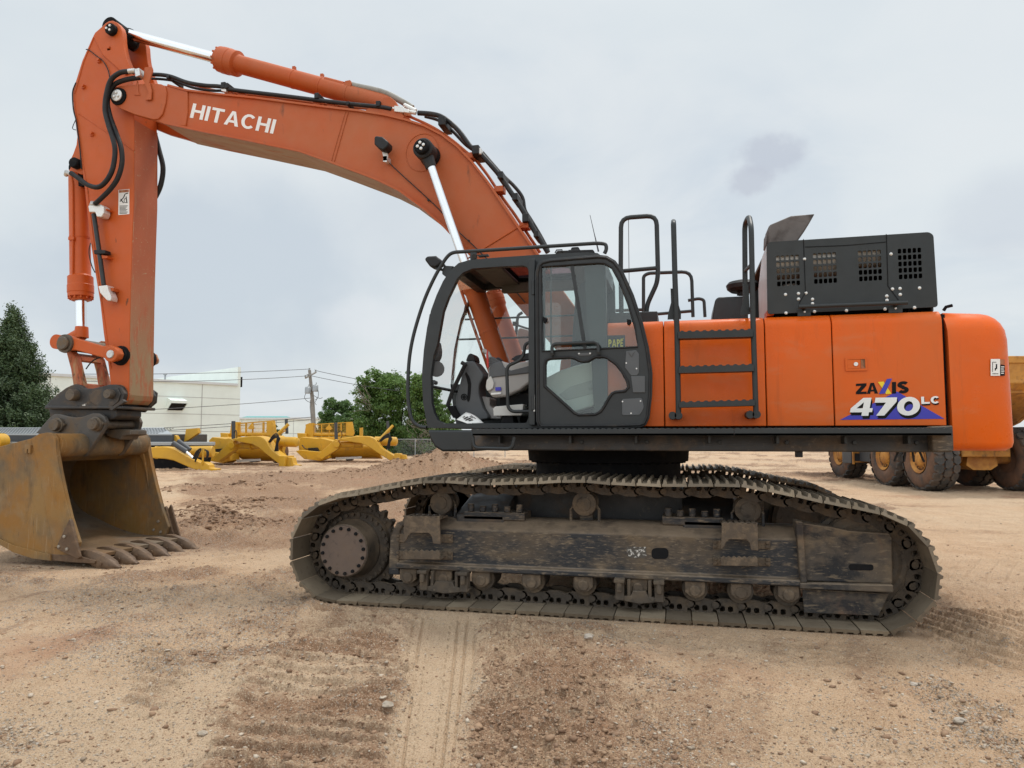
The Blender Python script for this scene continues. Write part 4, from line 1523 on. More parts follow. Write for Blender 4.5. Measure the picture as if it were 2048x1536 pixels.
def glyph(c, t=0.2):
    """polygons in a cell one unit high, and the letter's width"""
    if c == 'H':
        return [rect(0, 0, t, 1), rect(0.78 - t, 0, 0.78, 1), rect(t, 0.42, 0.78 - t, 0.42 + t * 0.85)], 0.78
    if c == 'I':
        return [rect(0, 0, t, 1)], t
    if c == 'T':
        return [rect(0, 1 - t * 0.9, 0.76, 1), rect(0.38 - t / 2, 0, 0.38 + t / 2, 1 - t * 0.9)], 0.76
    if c == 'A':
        w = 0.88
        return [[(0, 0), (t * 1.05, 0), (w / 2, 0.80), (w / 2, 1), (w / 2 - t * 0.55, 1)], [(w - t * 1.05, 0), (w, 0), (w / 2 + t * 0.55, 1), (w / 2, 1), (w / 2, 0.80)],
                [(t * 1.05 + 0.055, 0.21), (w - t * 1.05 - 0.055, 0.21), (w - t * 1.05 - 0.10, 0.37), (t * 1.05 + 0.10, 0.37)]], w
    if c == 'C':
        return ring(0.44, 0.5, 0.44, 0.51, t, t * 0.85, 42, 318), 0.84
    if c == 'S':
        P = ell(0.38, 0.72, 0.38 - t / 2, 0.28 - t * 0.42, 25, 268, 14) + ell(0.38, 0.28, 0.38 - t / 2, 0.28 - t * 0.42, 88, -155, 14)
        return stroke(P, t * 0.95), 0.78
    if c == 'Z':
        return [[(0, 1), (0, 0.78), (0.42, 0.78), (0.84, 0.78), (0.84, 1)], [(0.44, 0.78), (0, 0.22), (0.38, 0.22), (0.84, 0.78)], [(0, 0.22), (0, 0), (0.84, 0), (0.84, 0.22)]], 0.84
    if c == 'X':
        return [], 0.62
    if c == '4':
        return [rect(0.55, 0, 0.86, 0.2), rect(0, 0.2, 1.0, 0.42), [(0, 0.42), (0.27, 0.42), (0.55, 0.76), (0.55, 1), (0.48, 1)], rect(0.55, 0.42, 0.86, 1)], 1.0
    if c == '7':
        return [[(0, 1), (0, 0.72), (0.52, 0.72), (1.0, 0.76), (1.0, 1)], [(0.52, 0.72), (0.16, 0), (0.52, 0), (1.0, 0.76)]], 1.0
    if c == '0':
        return ring(0.52, 0.5, 0.52, 0.52, 0.31, 0.24, 0, 360, 28), 1.04
    if c == 'L':
        return [rect(0, 0, 0.28, 1), rect(0.28, 0, 0.8, 0.25)], 0.8
    if c == 'P':
        return [rect(0, 0, t, 1)] + stroke([(t, 1 - t / 2), (0.34, 1 - t / 2)] + ell(0.34, 0.70, 0.2, 0.3 - t / 2, 85, -85, 8) + [(0.34, 0.4 + t / 2), (t, 0.4 + t / 2)], t), 0.62
    if c == 'E':
        return [rect(0, 0, t, 1), rect(t, 0, 0.55, t), rect(t, 0.42, 0.5, 0.42 + t * 0.9), rect(t, 1 - t, 0.55, 1)], 0.55
    return [], 0.4


def word(mb, txt, quad, Y, t=0.2, gap=0.14, thick=0.002, shift=(0, 0), widths=None, hscale=1.0):
    """letters fitted into a four-cornered area (TL, TR, BR, BL in pixels) on the plane y = Y"""
    cells = []
    x = 0.0
    for ch in txt:
        g_, w = glyph(ch, t)
        cells.append((g_, x, w))
        x += w + gap
    tot = x - gap
    TL, TR, BR, BL = [Vector(p) for p in quad]
    for g_, x0_, w in cells:
        for poly in g_:
            px_ = []
            for (a, b) in poly:
                u_ = (x0_ + a) / tot
                top, bot = TL.lerp(TR, u_), BL.lerp(BR, u_)
                p = bot.lerp(top, b)
                px_.append((p.x + shift[0], p.y + shift[1]))
            mb.plate_px(px_, [], Y, thick)
    return mb


# the lettering on the engine door
YT = YP - 0.003
tri = MB().plate_px([(1680, 839.5), (1794, 783), (1889, 837.5)], [], YT, 0.002)
tri.build('blue_triangle', 'blue_decal', p4, smooth=0)
q470 = [(1706, 796), (1841, 794), (1839, 830), (1698, 832)]
sh = MB()
word(sh, '470', q470, YT - 0.0025, 0.2, 0.05, shift=(2.5, 6.0))
word(sh, '470', q470, YT - 0.0022, 0.2, 0.05, shift=(1.5, 3.0), thick=0.0015)
word(sh, 'LC', [(1842, 793.5), (1879, 792), (1879, 806.5), (1843, 808)], YT - 0.0025, 0.26, 0.1, shift=(1.2, 3))
sh.build('lettering_shadow', 'black_decal', p4, smooth=0)
lt = MB()
word(lt, '470', q470, YT - 0.006, 0.2, 0.05)
word(lt, 'LC', [(1842, 793.5), (1879, 792), (1879, 806.5), (1843, 808)], YT - 0.006, 0.26, 0.1)
lt.build('white_lettering', 'white_decal', p4, smooth=0)
zx = MB()
word(zx, 'ZA', [(1712, 767.5), (1755.5, 765), (1756, 787), (1712, 788.5)], YT, 0.25, 0.02)
zx.build('black_lettering', 'black_decal', p4, smooth=0)
zx = MB()
word(zx, 'IS', [(1784, 764), (1818.5, 762), (1818.5, 786), (1784, 787.5)], YT, 0.27, 0.08)
zx.build('black_lettering', 'black_decal', p4, smooth=0)
MB().plate_px([(1756, 764), (1767, 763), (1783, 787.5), (1772, 788)], [], YT - 0.002, 0.002).build('yellow_stroke', 'yellow_decal', p4, smooth=0)
MB().plate_px([(1774, 758), (1784, 757), (1770, 787), (1758, 788)], [], YT - 0.005, 0.002).build('blue_stroke', 'blue_decal', p4, smooth=0)
# dealer sticker on the panel behind the cab glass
sk = MB().plate_px([(1211, 671), (1250, 670), (1250.5, 697), (1211, 697)], [], YT, 0.002).build('dealer_sticker', 'black_decal', p1, smooth=0)
pp = MB()
word(pp, 'PAPE', [(1217, 679), (1246, 678.5), (1246, 693.5), (1217, 694)], YT - 0.003, 0.2, 0.14)
pp.plate_px([(1242, 677.5), (1247, 676), (1247, 677.3), (1242, 678.3)], [], YT - 0.003, 0.002)
pp.build('sticker_lettering', 'yellow_decal', p1, smooth=0)

# ------------------------------------------------------------------ engine hood with its holes
YH = -1.42
def holed(cx, cy, w, h_, rows=5, cols=5):
    """pixel quads of the small rounded holes"""
    out = []
    for r_ in range(rows):
        for c in range(cols):
            x, y = cx + (c - 2) * w / 4.35 + (r_ - 2) * 0.6, cy + (r_ - 2) * h_ / 4.35 - (c - 2) * 0.55
            out.append(rounded([(x - 3.6, y - 4.7), (x + 3.6, y - 4.9), (x + 3.6, y + 4.7), (x - 3.6, y + 4.9)], 2.2, 2))
    return out


hood_px = [(1533, 490), (1539, 484), (1858, 464), (1867, 470), (1876, 614), (1535, 628)]
holes = holed(1576, 541, 42, 56) + holed(1650, 536, 42, 56) + holed(1740, 531, 42, 56) + holed(1820, 527, 43, 56)
hd = MB()
hd.plate_px(rounded(hood_px, 7, 4), holes, YH, 0.012)
HOOD = hd.build('engine_hood', 'hood_paint', EX, smooth=0)
hx0, hz1 = at(1534, 487, YH)
hx1, hz0 = at(1872, 620, YH)
sh_ = MB()
zt1 = at(1860, 466, YH)[1]
zt1 = hz1 - 0.012
# top, ends and back of the hood
prof = [(YH + 0.012, zt1 - 0.005), (YH + 0.06, zt1 + 0.012), (0.3, zt1 + 0.02), (0.3, zt1 - 0.01), (YH + 0.06, zt1 - 0.015), (YH + 0.012, zt1 - 0.03)]
sh_.extrude_x(prof, hx0 + 0.01, hx1 - 0.01)
sh_.box(hx1 - 0.03, hx1 - 0.012, YH + 0.012, 0.3, zpt, zt1)
sh_.box(hx0, hx1 - 0.02, 0.28, 0.30, zpt, zt1)
sh_.build('hood_shell', 'hood_paint', HOOD, bevel=0.01)
# pale sloping front plate of the hood
fp = MB()
f0 = at3(1534, 489, YH + 0.01)
b0 = at3(1534, 628, YH + 0.01)
fp.add([(f0.x, YH + 0.013, f0.z), (f0.x, YH + 0.013, b0.z), (f0.x - 0.02, -0.80, b0.z), (f0.x - 0.02, -0.80, f0.z - 0.28), (f0.x, -0.98, f0.z - 0.02),
        (f0.x + 0.012, YH + 0.013, f0.z), (f0.x + 0.012, YH + 0.013, b0.z), (f0.x - 0.008, -0.80, b0.z), (f0.x - 0.008, -0.80, f0.z - 0.28), (f0.x + 0.012, -0.98, f0.z - 0.02)],
       [(0, 1, 2, 3, 4), (9, 8, 7, 6, 5), (0, 4, 9, 5), (4, 3, 8, 9), (3, 2, 7, 8)])
fp.build('hood_front_plate', 'light_grey', HOOD)
inn = MB()
inn.box(hx0 + 0.05, hx1 - 0.05, -0.85, -0.83, zpt, zt1 - 0.03)
inn.build('hood_lining', 'deep_black', HOOD)
mf = MB()
zc_ = at(1640, 530, -1.1)[1]
mf.lathe((hx0 + 0.04, -1.245, zc_), (hx0 + 0.66, -1.245, zc_), [(0, 0.10), (0.02, 0.15), (0.6, 0.15), (0.62, 0.10)], 30)
mf.lathe((hx0 + 0.72, -1.26, zc_ + 0.04), (hx0 + 0.98, -1.26, zc_ + 0.04), [(0, 0.09), (0.02, 0.12), (0.25, 0.12), (0.27, 0.08)], 30)
mf.cyl((hx0 + 0.22, -1.16, zc_ - 0.27), (hx0 + 0.22, -1.16, zc_ - 0.19), 0.07)
mf.build('muffler', 'muffler', HOOD, smooth=30)
ln = MB()
for pts in ([(1607, 478), (1610, 560), (1611, 585), (1598, 607)], [(1772, 468), (1773, 470), (1776, 572), (1797, 600)], [(1610, 494), (1690, 491), (1772, 484)]):
    for a, b in zip(pts[:-1], pts[1:]):
        pa, pb = at3(*a, YH - 0.0035), at3(*b, YH - 0.0035)
        d = (pb - pa).normalized()
        nrm = Vector((-d.z, 0, d.x)) * 0.0035
        ln.add([pa - nrm, pb - nrm, pb + nrm, pa + nrm], [(0, 1, 2, 3)])
ln.build('panel_seams', 'deep_black', HOOD, smooth=0)
bt = MB()
for px, py in ((1609, 518), (1782, 508), (1571, 589), (1597, 587), (1597, 598), (1612, 586), (1625, 598.5), (1625, 607), (1785, 578), (1800, 577), (1800.5, 589), (1839, 576), (1773.5, 592), (1774, 600.5), (1572, 626), (1609, 624), (1629, 623), (1693, 621), (1770, 618), (1791, 617), (1829, 615)):
    c_ = at3(px, py, YH)
    bt.lathe((c_.x, YH - 0.010, c_.z), (c_.x, YH + 0.004, c_.z), [(0, 0.006), (0.002, 0.009), (0.007, 0.010), (0.008, 0.0135), (0.014, 0.0135)], 12)
bt.islands('hood_bolt', 'zinc', HOOD, smooth=30)
hb_ = MB()
pa, pb = at3(1597, 613.5, YH - 0.09), at3(1815, 605, YH - 0.09)
hb_.tube([pa, pb], 0.018, 10)
for px, py in ((1610, 613), (1795, 606)):
    c_ = at3(px, py, YH - 0.09)
    hb_.box(c_.x - 0.015, c_.x + 0.015, YH - 0.09, YH, c_.z - 0.012, c_.z + 0.012)
    hb_.box(c_.x - 0.05, c_.x + 0.06, YH - 0.008, YH, c_.z - 0.07, c_.z - 0.02)
hb_.build('hood_handrail', 'black_paint', HOOD)
lb_ = MB().plate_px([(1534, 621), (1548, 620), (1548, 630), (1534, 632)], [], YH + 0.03, 0.2)
lb_.build('hood_foot', 'orange', HOOD)
# exhaust stack: slanted open pipe of folded plate
ex = MB()
ex.plate_px([(1537, 490), (1537.5, 453), (1541, 449), (1582, 431.5), (1629.5, 427.5), (1619, 446), (1594, 482), (1590, 490)], [], -1.02, 0.30)
ex.plate_px([(1532, 490), (1533, 466), (1537.5, 455), (1537, 490)], [], -0.98, 0.24)
EXO = ex.build('exhaust_stack', 'exhaust_rust', HOOD, bevel=0.015)

# ------------------------------------------------------------------ ladder, rails and top gear
ld = MB()
YA = -1.66
ld.rail([(1347, 443, -1.20), (1347, 447, YA), (1350, 560, YA), (1354, 660, YA), (1357, 826, YA)], 0.024, rad=0.03, n=10)
ld.rail([(1491, 640, -1.30), (1490, 545, -1.30), (1489.5, 448, -1.30), (1498, 432, -1.45), (1502.5, 455, YA), (1506, 640, YA), (1512, 828, YA)], 0.024, rad=0.08, n=10)
ld.rail([(1347, 446, -1.20), (1351, 640, -1.30)], 0.022, n=10)
for px, py in ((1490, 530), (1492, 615)):
    ld.tube([at3(px, py + 12, -1.30), at3(px + 12, py, YA)], 0.016, 8)
for px, py in ((1345, 831), (1357, 831), (1500, 829), (1513, 829)):
    c_ = at3(px, py, YA)
    ld.lathe((c_.x, YA - 0.02, c_.z), (c_.x, YP, c_.z), [(0, 0.030), (0.0, 0.034), (YP - YA + 0.02, 0.034)], 14)
for a, b in (((1345, 831), (1357, 831)), ((1500, 829), (1513, 829))):
    ld.tube([at3(*a, YA), at3(*b, YA)], 0.02, 8)
ld.plate_px([(1341, 577), (1352, 577), (1356, 605), (1362, 625), (1362, 638), (1335, 639), (1336, 628), (1342, 605)], [], YA + 0.05, 0.01)
ld.plate_px([(1486, 568), (1497, 568), (1500, 628), (1481, 631), (1482, 620), (1487, 600)], [], YA + 0.10, 0.01)
LD = ld.build('ladder', 'hood_paint', EX, smooth=40)
for y0, y1, xl_, xr_ in ((664, 677, 1356, 1506), (734, 746, 1357, 1508), (805, 815, 1358, 1510)):
    top = []
    nn_ = 10
    for i in range(nn_):
        px = xl_ + (xr_ - xl_) * i / nn_
        w = (xr_ - xl_) / nn_
        py = y0 - 4.5 * (i / nn_)
        top += [(px, py), (px + 0.2 * w, py - 0.4), (px + 0.42 * w, py - 2.6), (px + 0.68 * w, py - 2.8), (px + 0.86 * w, py - 0.6)]
    sp_ = MB()
    sp_.plate_px(top + [(xr_, y0 - 4.5), (xr_, y1 - 4), (xl_, y1)], [], YA - 0.05, 0.01)
    sp_.plate_px([(xl_, y1 - 3), (xr_, y1 - 6.5), (xr_, y1 - 4), (xl_, y1)], [], YA - 0.04, 0.13)
    sp_.build('step', 'hood_paint', LD, smooth=0)
hr = MB()
hr.rail([(1243, 640), (1241.5, 540), (1242, 436), (1313, 431), (1316, 545), (1314, 566), (1293, 612), (1293, 640)], 0.024, -0.75, rad=0.10, n=10)
hr.rail([(1246, 542), (1314, 536)], 0.022, -0.75, n=10)
hr.build('guard_rail', 'hood_paint', EX, smooth=40)
hr = MB()
hr.rail([(1287, 640), (1287, 552), (1297, 546.5), (1383, 543), (1386, 634)], 0.022, 0.9, rad=0.12, n=10)
hr.rail([(1210, 622), (1292, 619)], 0.020, 0.9, n=8)
hr.rail([(1315, 628), (1384, 622)], 0.020, 0.9, n=8)
hr.rail([(1376, 601), (1398, 597), (1408, 600), (1410, 634)], 0.020, 0.9, rad=0.06, n=8)
hr.build('guard_rail', 'hood_paint', EX, smooth=40)
tb = MB()
tb.plate_px([(1218, 626), (1315, 622), (1315, 645), (1218, 647)], [], -0.9, 0.5)
tb.build('tool_box', 'hood_paint', EX, bevel=0.01)
ab = MB()
ab.plate_px(rounded([(1424, 640), (1430, 600), (1436, 594), (1490, 592), (1492, 640)], 4), [], -0.7, 0.7)
ab.build('air_cleaner_box', 'black_paint', EX, bevel=0.02)
pc = MB()
c_ = at3(1486, 590, -0.6)
pc.lathe(c_, c_ + Vector((0, 0, 0.2)), [(0, 0.06), (0.03, 0.06), (0.032, 0.12), (0.06, 0.155), (0.10, 0.165), (0.13, 0.14), (0.15, 0.06)], 28)
pc.build('air_precleaner', 'rubber', EX, smooth=30)
an = MB()
an.tube([at3(1197, 503, -1.2), at3(1188, 465, -1.2), at3(1180, 430, -1.2)], [0.009, 0.004, 0.0025], 6)
an.build('antenna', 'wire', EX)
an = MB()
an.tube([at3(1259, 640, 0.6), at3(1258, 540, 0.6), at3(1257, 440, 0.6)], 0.004, 6)
an.build('antenna', 'wire', EX)

# ------------------------------------------------------------------ cab
CY0, CY1 = -1.52, -0.50
cab_out = [(855, 856), (846, 806), (843.5, 751), (847.5, 700), (854, 655), (862, 620), (873, 590), (886, 562), (900, 541), (917, 526), (940, 519.5), (1000, 514.5), (1065, 510), (1130, 506.5), (1175, 504.5), (1195, 506), (1207, 514), (1211, 530), (1214, 700), (1216, 857)]
door_hole = [(863, 806), (861, 751), (867, 710), (874, 690), (886, 622), (896, 595), (908, 570), (914, 557), (926, 545), (945, 537), (1000, 533), (1046, 531), (1054, 534), (1057, 542), (1057, 835), (1053, 845), (1042, 848), (889, 848), (875, 840), (868, 826)]
rear_hole = rounded([(1088, 535), (1168, 529), (1173, 640), (1182, 700), (1188, 832), (1088, 840)], 8)
cab_xz = ats(cab_out, CY0)
hole_xz, rear_xz = ats(door_hole, CY0), ats(rear_hole, CY0)
cb = MB()
cb.plate(cab_xz, [hole_xz, rear_xz], CY0, CY0 + 0.07)
# far side: the same outline, its window seen through the doorway
far_win = ats([(905, 770), (912, 700), (925, 640), (941, 600), (965, 583), (1000, 579), (1060, 577), (1150, 575), (1160, 700), (1160, 760)], CY1)
cb.plate(cab_xz, [far_win], CY1 - 0.07, CY1)
# back wall and its window frame, front sill, roof
zr0, zr1 = at(1100, 853, CY0)[1], at(1100, 509, CY0)[1]
xr_ = at(1212, 700, CY0)[0]
zw = at(1200, 690, CY0)[1]
cb.box(xr_ - 0.06, xr_, CY0 + 0.07, CY1 - 0.07, zr0, zw - 0.05)
cb.box(xr_ - 0.07, xr_ - 0.01, CY0 + 0.07, CY1 - 0.07, zr1 - 0.20, zr1 - 0.05)
xf = at(850, 760, CY0)[0]
cb.box(xf + 0.03, xr_ - 0.06, CY0 + 0.07, CY1 - 0.07, zr0 - 0.01, zr0 + 0.035)
CAB = cb.build('cab', 'black_paint', EX, bevel=0.008)
# roof panel follows the top of the outline, hatch glass let into it
top = ats([(900, 541), (917, 526), (940, 519.5), (1000, 514.5), (1065, 510), (1130, 506.5), (1175, 504.5), (1195, 506), (1207, 514)], CY0)
for nm, sel, m_, ya_, yb_ in (('roof', (0, 9), 'black_paint', CY0 + 0.071, CY1 - 0.071),):
    rf = MB()
    P = top
    vs = [(x, ya_, z - 0.004) for x, z in P] + [(x, yb_, z - 0.004) for x, z in P] + [(x, ya_, z - 0.03) for x, z in P] + [(x, yb_, z - 0.03) for x, z in P]
    k = len(P)
    fs = []
    for i in range(k - 1):
        if i in (3, 4):
            continue                         # the hatch opening
        fs += [(i, i + 1, k + i + 1, k + i), (2 * k + i, 3 * k + i, 3 * k + i + 1, 2 * k + i + 1)]
    rf.add(vs, fs)
    for (p, q) in ((3, 5),):
        x0, x1, zq = P[p][0], P[q][0], P[p][1]
        rf.box(x0, x1, ya_, ya_ + 0.14, zq - 0.028, P[q][1] - 0.002)
        rf.box(x0, x1, yb_ - 0.14, yb_, zq - 0.028, P[q][1] - 0.002)
    rf.build('cab_roof', m_, CAB, smooth=30)
hx0_, hx1_ = top[3][0], top[5][0]
MB().box(hx0_, hx1_, CY0 + 0.21, CY1 - 0.21, top[3][1] - 0.02, top[3][1] - 0.012).build('roof_hatch', 'glass_roof', CAB, smooth=0)
hl = MB()
hl.box(top[2][0] + 0.02, hx0_, CY0 + 0.09, CY1 - 0.09, top[2][1] - 0.085, top[2][1] - 0.05)
hl.box(hx1_, xr_ - 0.08, CY0 + 0.09, CY1 - 0.09, top[5][1] - 0.10, top[5][1] - 0.05)
hl.box(top[2][0] + 0.10, xr_ - 0.08, CY1 - 0.16, CY1 - 0.075, top[4][1] - 0.17, top[4][1] - 0.06)
hl.build('headliner', 'headliner', CAB, bevel=0.015)
# windscreen bent along the front pillars
fo = ats([(849, 835), (847, 806), (845, 751), (849, 700), (856, 655), (864, 620), (875, 590), (888, 562), (902, 542)], CY0)
ws = MB()
k = len(fo)
ws.add([(x + 0.03, CY0 + 0.071, z) for x, z in fo] + [(x + 0.03, CY1 - 0.071, z) for x, z in fo], [(i, i + 1, k + i + 1, k + i) for i in range(k - 1)])
ws.build('windscreen', 'glass_clear', CAB, smooth=60)
wb = MB()
x_, z_ = at(850, 772, CY0)
wb.tube([(x_ + 0.04, CY0 + 0.07, z_), (x_ + 0.04, CY1 - 0.07, z_)], 0.016, 8)
x_, z_ = fo[-1]
wb.box(x_, x_ + 0.10, CY0 + 0.071, CY1 - 0.071, z_ - 0.03, z_ + 0.045)
wb.islands('windscreen_bar', 'black_paint', CAB)
fwp = MB().plate(far_win, [], CY1 - 0.04, CY1 - 0.036)
fwp.build('window_pane', 'glass_clear', CAB, smooth=0)
bars = MB()
for a, b in (((930, 639), (1160, 630)), ((918, 679), (1160, 671))):
    bars.tube([at3(*a, CY1 + 0.03), at3(*b, CY1 + 0.03)], 0.011, 8)
bars.islands('window_bar', 'black_paint', CAB)
rs_ = MB()
rs_.tube([at3(1102, 534, CY0 + 0.02), at3(1102, 690, CY0 + 0.02)], 0.008, 6)
rs_.build('window_slider', 'console_dark', CAB)
# roof gear
rg = MB()
rg.plate_px(rounded([(1110, 509), (1114, 501.5), (1186, 499), (1190, 505)], 2), [], CY0 + 0.2, 0.6)
rg.plate_px(rounded([(1136, 503), (1137, 499.5), (1160, 498.5), (1160, 502)], 1), [], CY0 + 0.25, 0.2)
rg.plate_px(rounded([(1141, 500), (1143, 494.5), (1157, 493.5), (1160, 500)], 2.5), [], CY0 + 0.28, 0.14)
rg.tube([at3(1110, 506, CY0 + 0.2), at3(1113, 500, CY0 + 0.2), at3(1124, 499.5, CY0 + 0.2), at3(1125, 505, CY0 + 0.2)], 0.007, 6)
rg.build('roof_unit', 'rubber', CAB, bevel=0.004)
# guard rail that runs over the roof and down in front of the windscreen
gr_ = MB()
gr_.hose([(853, 855), (840, 853), (828, 845), (821, 830), (816.5, 800), (816, 760), (819, 715), (826, 675), (838, 632), (852, 592), (869, 555), (885, 527), (897, 511), (908, 505), (925, 503.5), (960, 501.5)], 0.018, -1.49, 6, 10)
gr_.rail([(958, 501.6), (1195, 486.3), (1212, 488), (1213, 499), (1209, 507)], 0.018, -1.49, rad=0.05, n=10)
gr_.box(at(941, 512, -1.49)[0], at(953, 512, -1.49)[0], -1.50, -1.47, at(947, 519, -1.49)[1], at(947, 502, -1.49)[1])
gr_.cyl(at3(948, 513, -1.52), at3(948, 513, -1.47), 0.024)
gr_.plate_px([(953, 510), (976, 508), (976, 511), (957, 513)], [], -1.48, 0.05)
gr_.build('cab_guard_rail', 'black_paint', EX, smooth=40)
# work light on the cab corner
wk = MB()
wk.plate_px([(848, 518), (853, 512), (871, 511), (880, 518), (883, 526), (871, 535), (860, 534)], [], -1.44, 0.13)
wk.build('cab_work_light', 'rubber', EX, bevel=0.018)
wk = MB()
wk.plate_px([(866, 532), (884, 536), (884, 541), (866, 537)], [], -1.42, 0.05)
wk.plate_px([(884, 538), (889, 531), (907, 532), (899, 545), (893, 555), (884, 548)], [], -1.46, 0.14)
wk.cyl(at3(886, 527, -1.40), at3(890, 533, -1.40), 0.012)
wk.build('light_bracket', 'black_paint', EX, bevel=0.006)
for px, py0, py1 in ((857, 628, 658), (0, 0, 0)):
    if px:
        MB().plate_px([(859, 628), (864, 628), (859, 657), (854, 657)], [], -1.30, 0.1).build('pillar_lamp', 'rubber', CAB, bevel=0.004)
sp_ = MB()
sp_.plate_px(rounded([(866, 690), (874, 682), (877, 700), (876, 712), (871, 722), (864, 722)], 3), [], -1.40, 0.12)
sp_.lathe(at3(873, 738, -1.40), at3(873, 738, -1.2), [(0, 0.03), (0.0, 0.075), (0.05, 0.08), (0.12, 0.06)], 20)
sp_.tube([at3(863, 768, -1.45), at3(868, 764, -1.4), at3(872, 766, -1.35)], 0.022, 8)
sp_.build('pillar_speaker', 'console_dark', CAB, smooth=30)
far_b = MB()
far_b.plate_px([(930, 609), (934, 608), (929, 628), (926, 628)], [], -0.62, 0.08)
far_b.build('far_pillar_lamp', 'rubber', CAB)

# door folded back flat against the rear half of the cab
DY = -1.635
door_out = [(1083, 857), (1076, 852), (1072, 842), (1070, 545), (1074, 530), (1083, 521), (1100, 517), (1195, 509), (1214, 511), (1231, 521), (1246, 541), (1268, 590), (1286, 645), (1298, 695), (1305, 746), (1304, 792), (1299, 835), (1292, 850), (1280, 855), (1230, 857)]
up_glass = [(1083, 534), (1195, 527.5), (1208, 528), (1222, 536), (1236, 562), (1254, 608), (1268, 655), (1275, 692), (1086, 701)]
low_glass = [(1092, 730), (1094, 722), (1100, 719.5), (1140, 717.5), (1149, 719.5), (1157, 724), (1166, 726), (1177, 725), (1186, 719), (1192, 716.5), (1206, 716), (1213, 718), (1230, 730), (1243, 747), (1252, 764), (1254, 774), (1249, 779.5), (1230, 781), (1222, 785), (1214, 796), (1206, 811), (1199, 821), (1190, 826), (1158, 827), (1151, 824), (1092, 771)]
dr = MB()
dr.plate_px(door_out, [up_glass, low_glass], DY, 0.05)
DOOR = dr.build('cab_door', 'black_paint', EX, bevel=0.010, smooth=30)


def grow(poly, d):
    A = area(poly)
    sg = 1 if A > 0 else -1
    out = []
    for i in range(len(poly)):
        a, b = poly[i - 1], poly[(i + 1) % len(poly)]
        L = math.hypot(b[0] - a[0], b[1] - a[1]) or 1
        out.append((poly[i][0] + sg * (b[1] - a[1]) / L * d, poly[i][1] - sg * (b[0] - a[0]) / L * d))
    return out


sl = MB()
for P, w in ((door_out, -4), (up_glass, 2.2), (low_glass, 3.2)):
    lp = grow(P, w) if w > 0 else grow(P, -5)
    pts = [at3(x, y, DY - 0.004) for x, y in lp]
    sl.tube(pts, 0.0125 if P is not up_glass else 0.008, 8, True)
sl.build('door_seal', 'rubber', DOOR, smooth=60)
MB().plate_px(up_glass, [], DY + 0.02, 0.004).build('window_pane', 'glass_tint', DOOR, smooth=0)
MB().plate_px(low_glass, [], DY + 0.02, 0.004).build('window_pane', 'glass_tint', DOOR, smooth=0)
bar_ = MB()
bar_.plate_px([(1140, 531), (1147, 530.6), (1173, 697), (1166, 697)], [], DY + 0.008, 0.02)
bar_.build('window_divider', 'black_paint', DOOR)
dh = MB()
dh.rail([(1104, 707), (1104, 692), (1110, 688), (1190, 684.5), (1196, 689), (1197, 704)], 0.016, DY - 0.05, rad=0.05, n=8)
for px, py in ((1104, 707), (1197, 704)):
    dh.cyl(at3(px, py, DY - 0.05), at3(px, py, DY) + Vector((0, 0.005, 0)), 0.018)
dh.build('door_handle', 'black_paint', DOOR, smooth=40)
lk = MB()
for px, py in ((1089, 640), (1257, 644)):
    lk.plate_px([(px - 3, py - 6), (px + 4, py - 5), (px + 5, py + 2), (px + 1, py + 6), (px - 3, py + 4)], [], DY - 0.02, 0.03)
lk.islands('window_catch', 'deep_black', DOOR, bevel=0.003)
ip = MB()
ip.plate_px(rounded([(1244, 798), (1284, 796), (1288, 815), (1280, 830), (1244, 831)], 4), [], DY - 0.006, 0.01)
ip.plate_px([(1252, 702), (1272, 700), (1278, 708), (1278, 745), (1274, 751), (1262, 751), (1250, 735)], [], DY - 0.006, 0.01)
ip.plate_px([(1257, 704), (1269, 703), (1263, 714)], [], DY - 0.012, 0.01)
ip.plate_px([(1262, 752), (1290, 752), (1290, 785), (1266, 785)], [], DY - 0.012, 0.014)
ip.plate_px([(1153, 706), (1185, 705), (1180, 711), (1158, 712)], [], DY - 0.006, 0.008)
ip.islands('door_inner_panel', 'console_dark', DOOR, bevel=0.003)
bt = MB()
for px, py in ((1245, 803), (1281, 802), (1262, 826.5), (1252.5, 726), (1273, 737), (1158, 707), (1180, 706.5)):
    c_ = at3(px, py, DY - 0.010)
    bt.cyl(c_, c_ + Vector((0, 0.012, 0)), 0.007, n=8)
bt.islands('door_screw', 'zinc', DOOR)
hg = MB()
for py in (560, 790):
    hg.cyl(at3(1067, py, -1.60), at3(1067, py + 30, -1.60), 0.018)
hg.box(at(1060, 700, -1.54)[0], at(1072, 700, -1.54)[0], -1.60, -1.52, at(1066, 850, -1.55)[1], at(1066, 520, -1.55)[1])
hg.build('door_hinge', 'black_paint', DOOR, bevel=0.004)
MB().plate_px([(1067.5, 790), (1069.5, 790), (1069.5, 823), (1067, 823)], [], -1.612, 0.01).build('hinge_label', 'white_decal', DOOR, smooth=0)

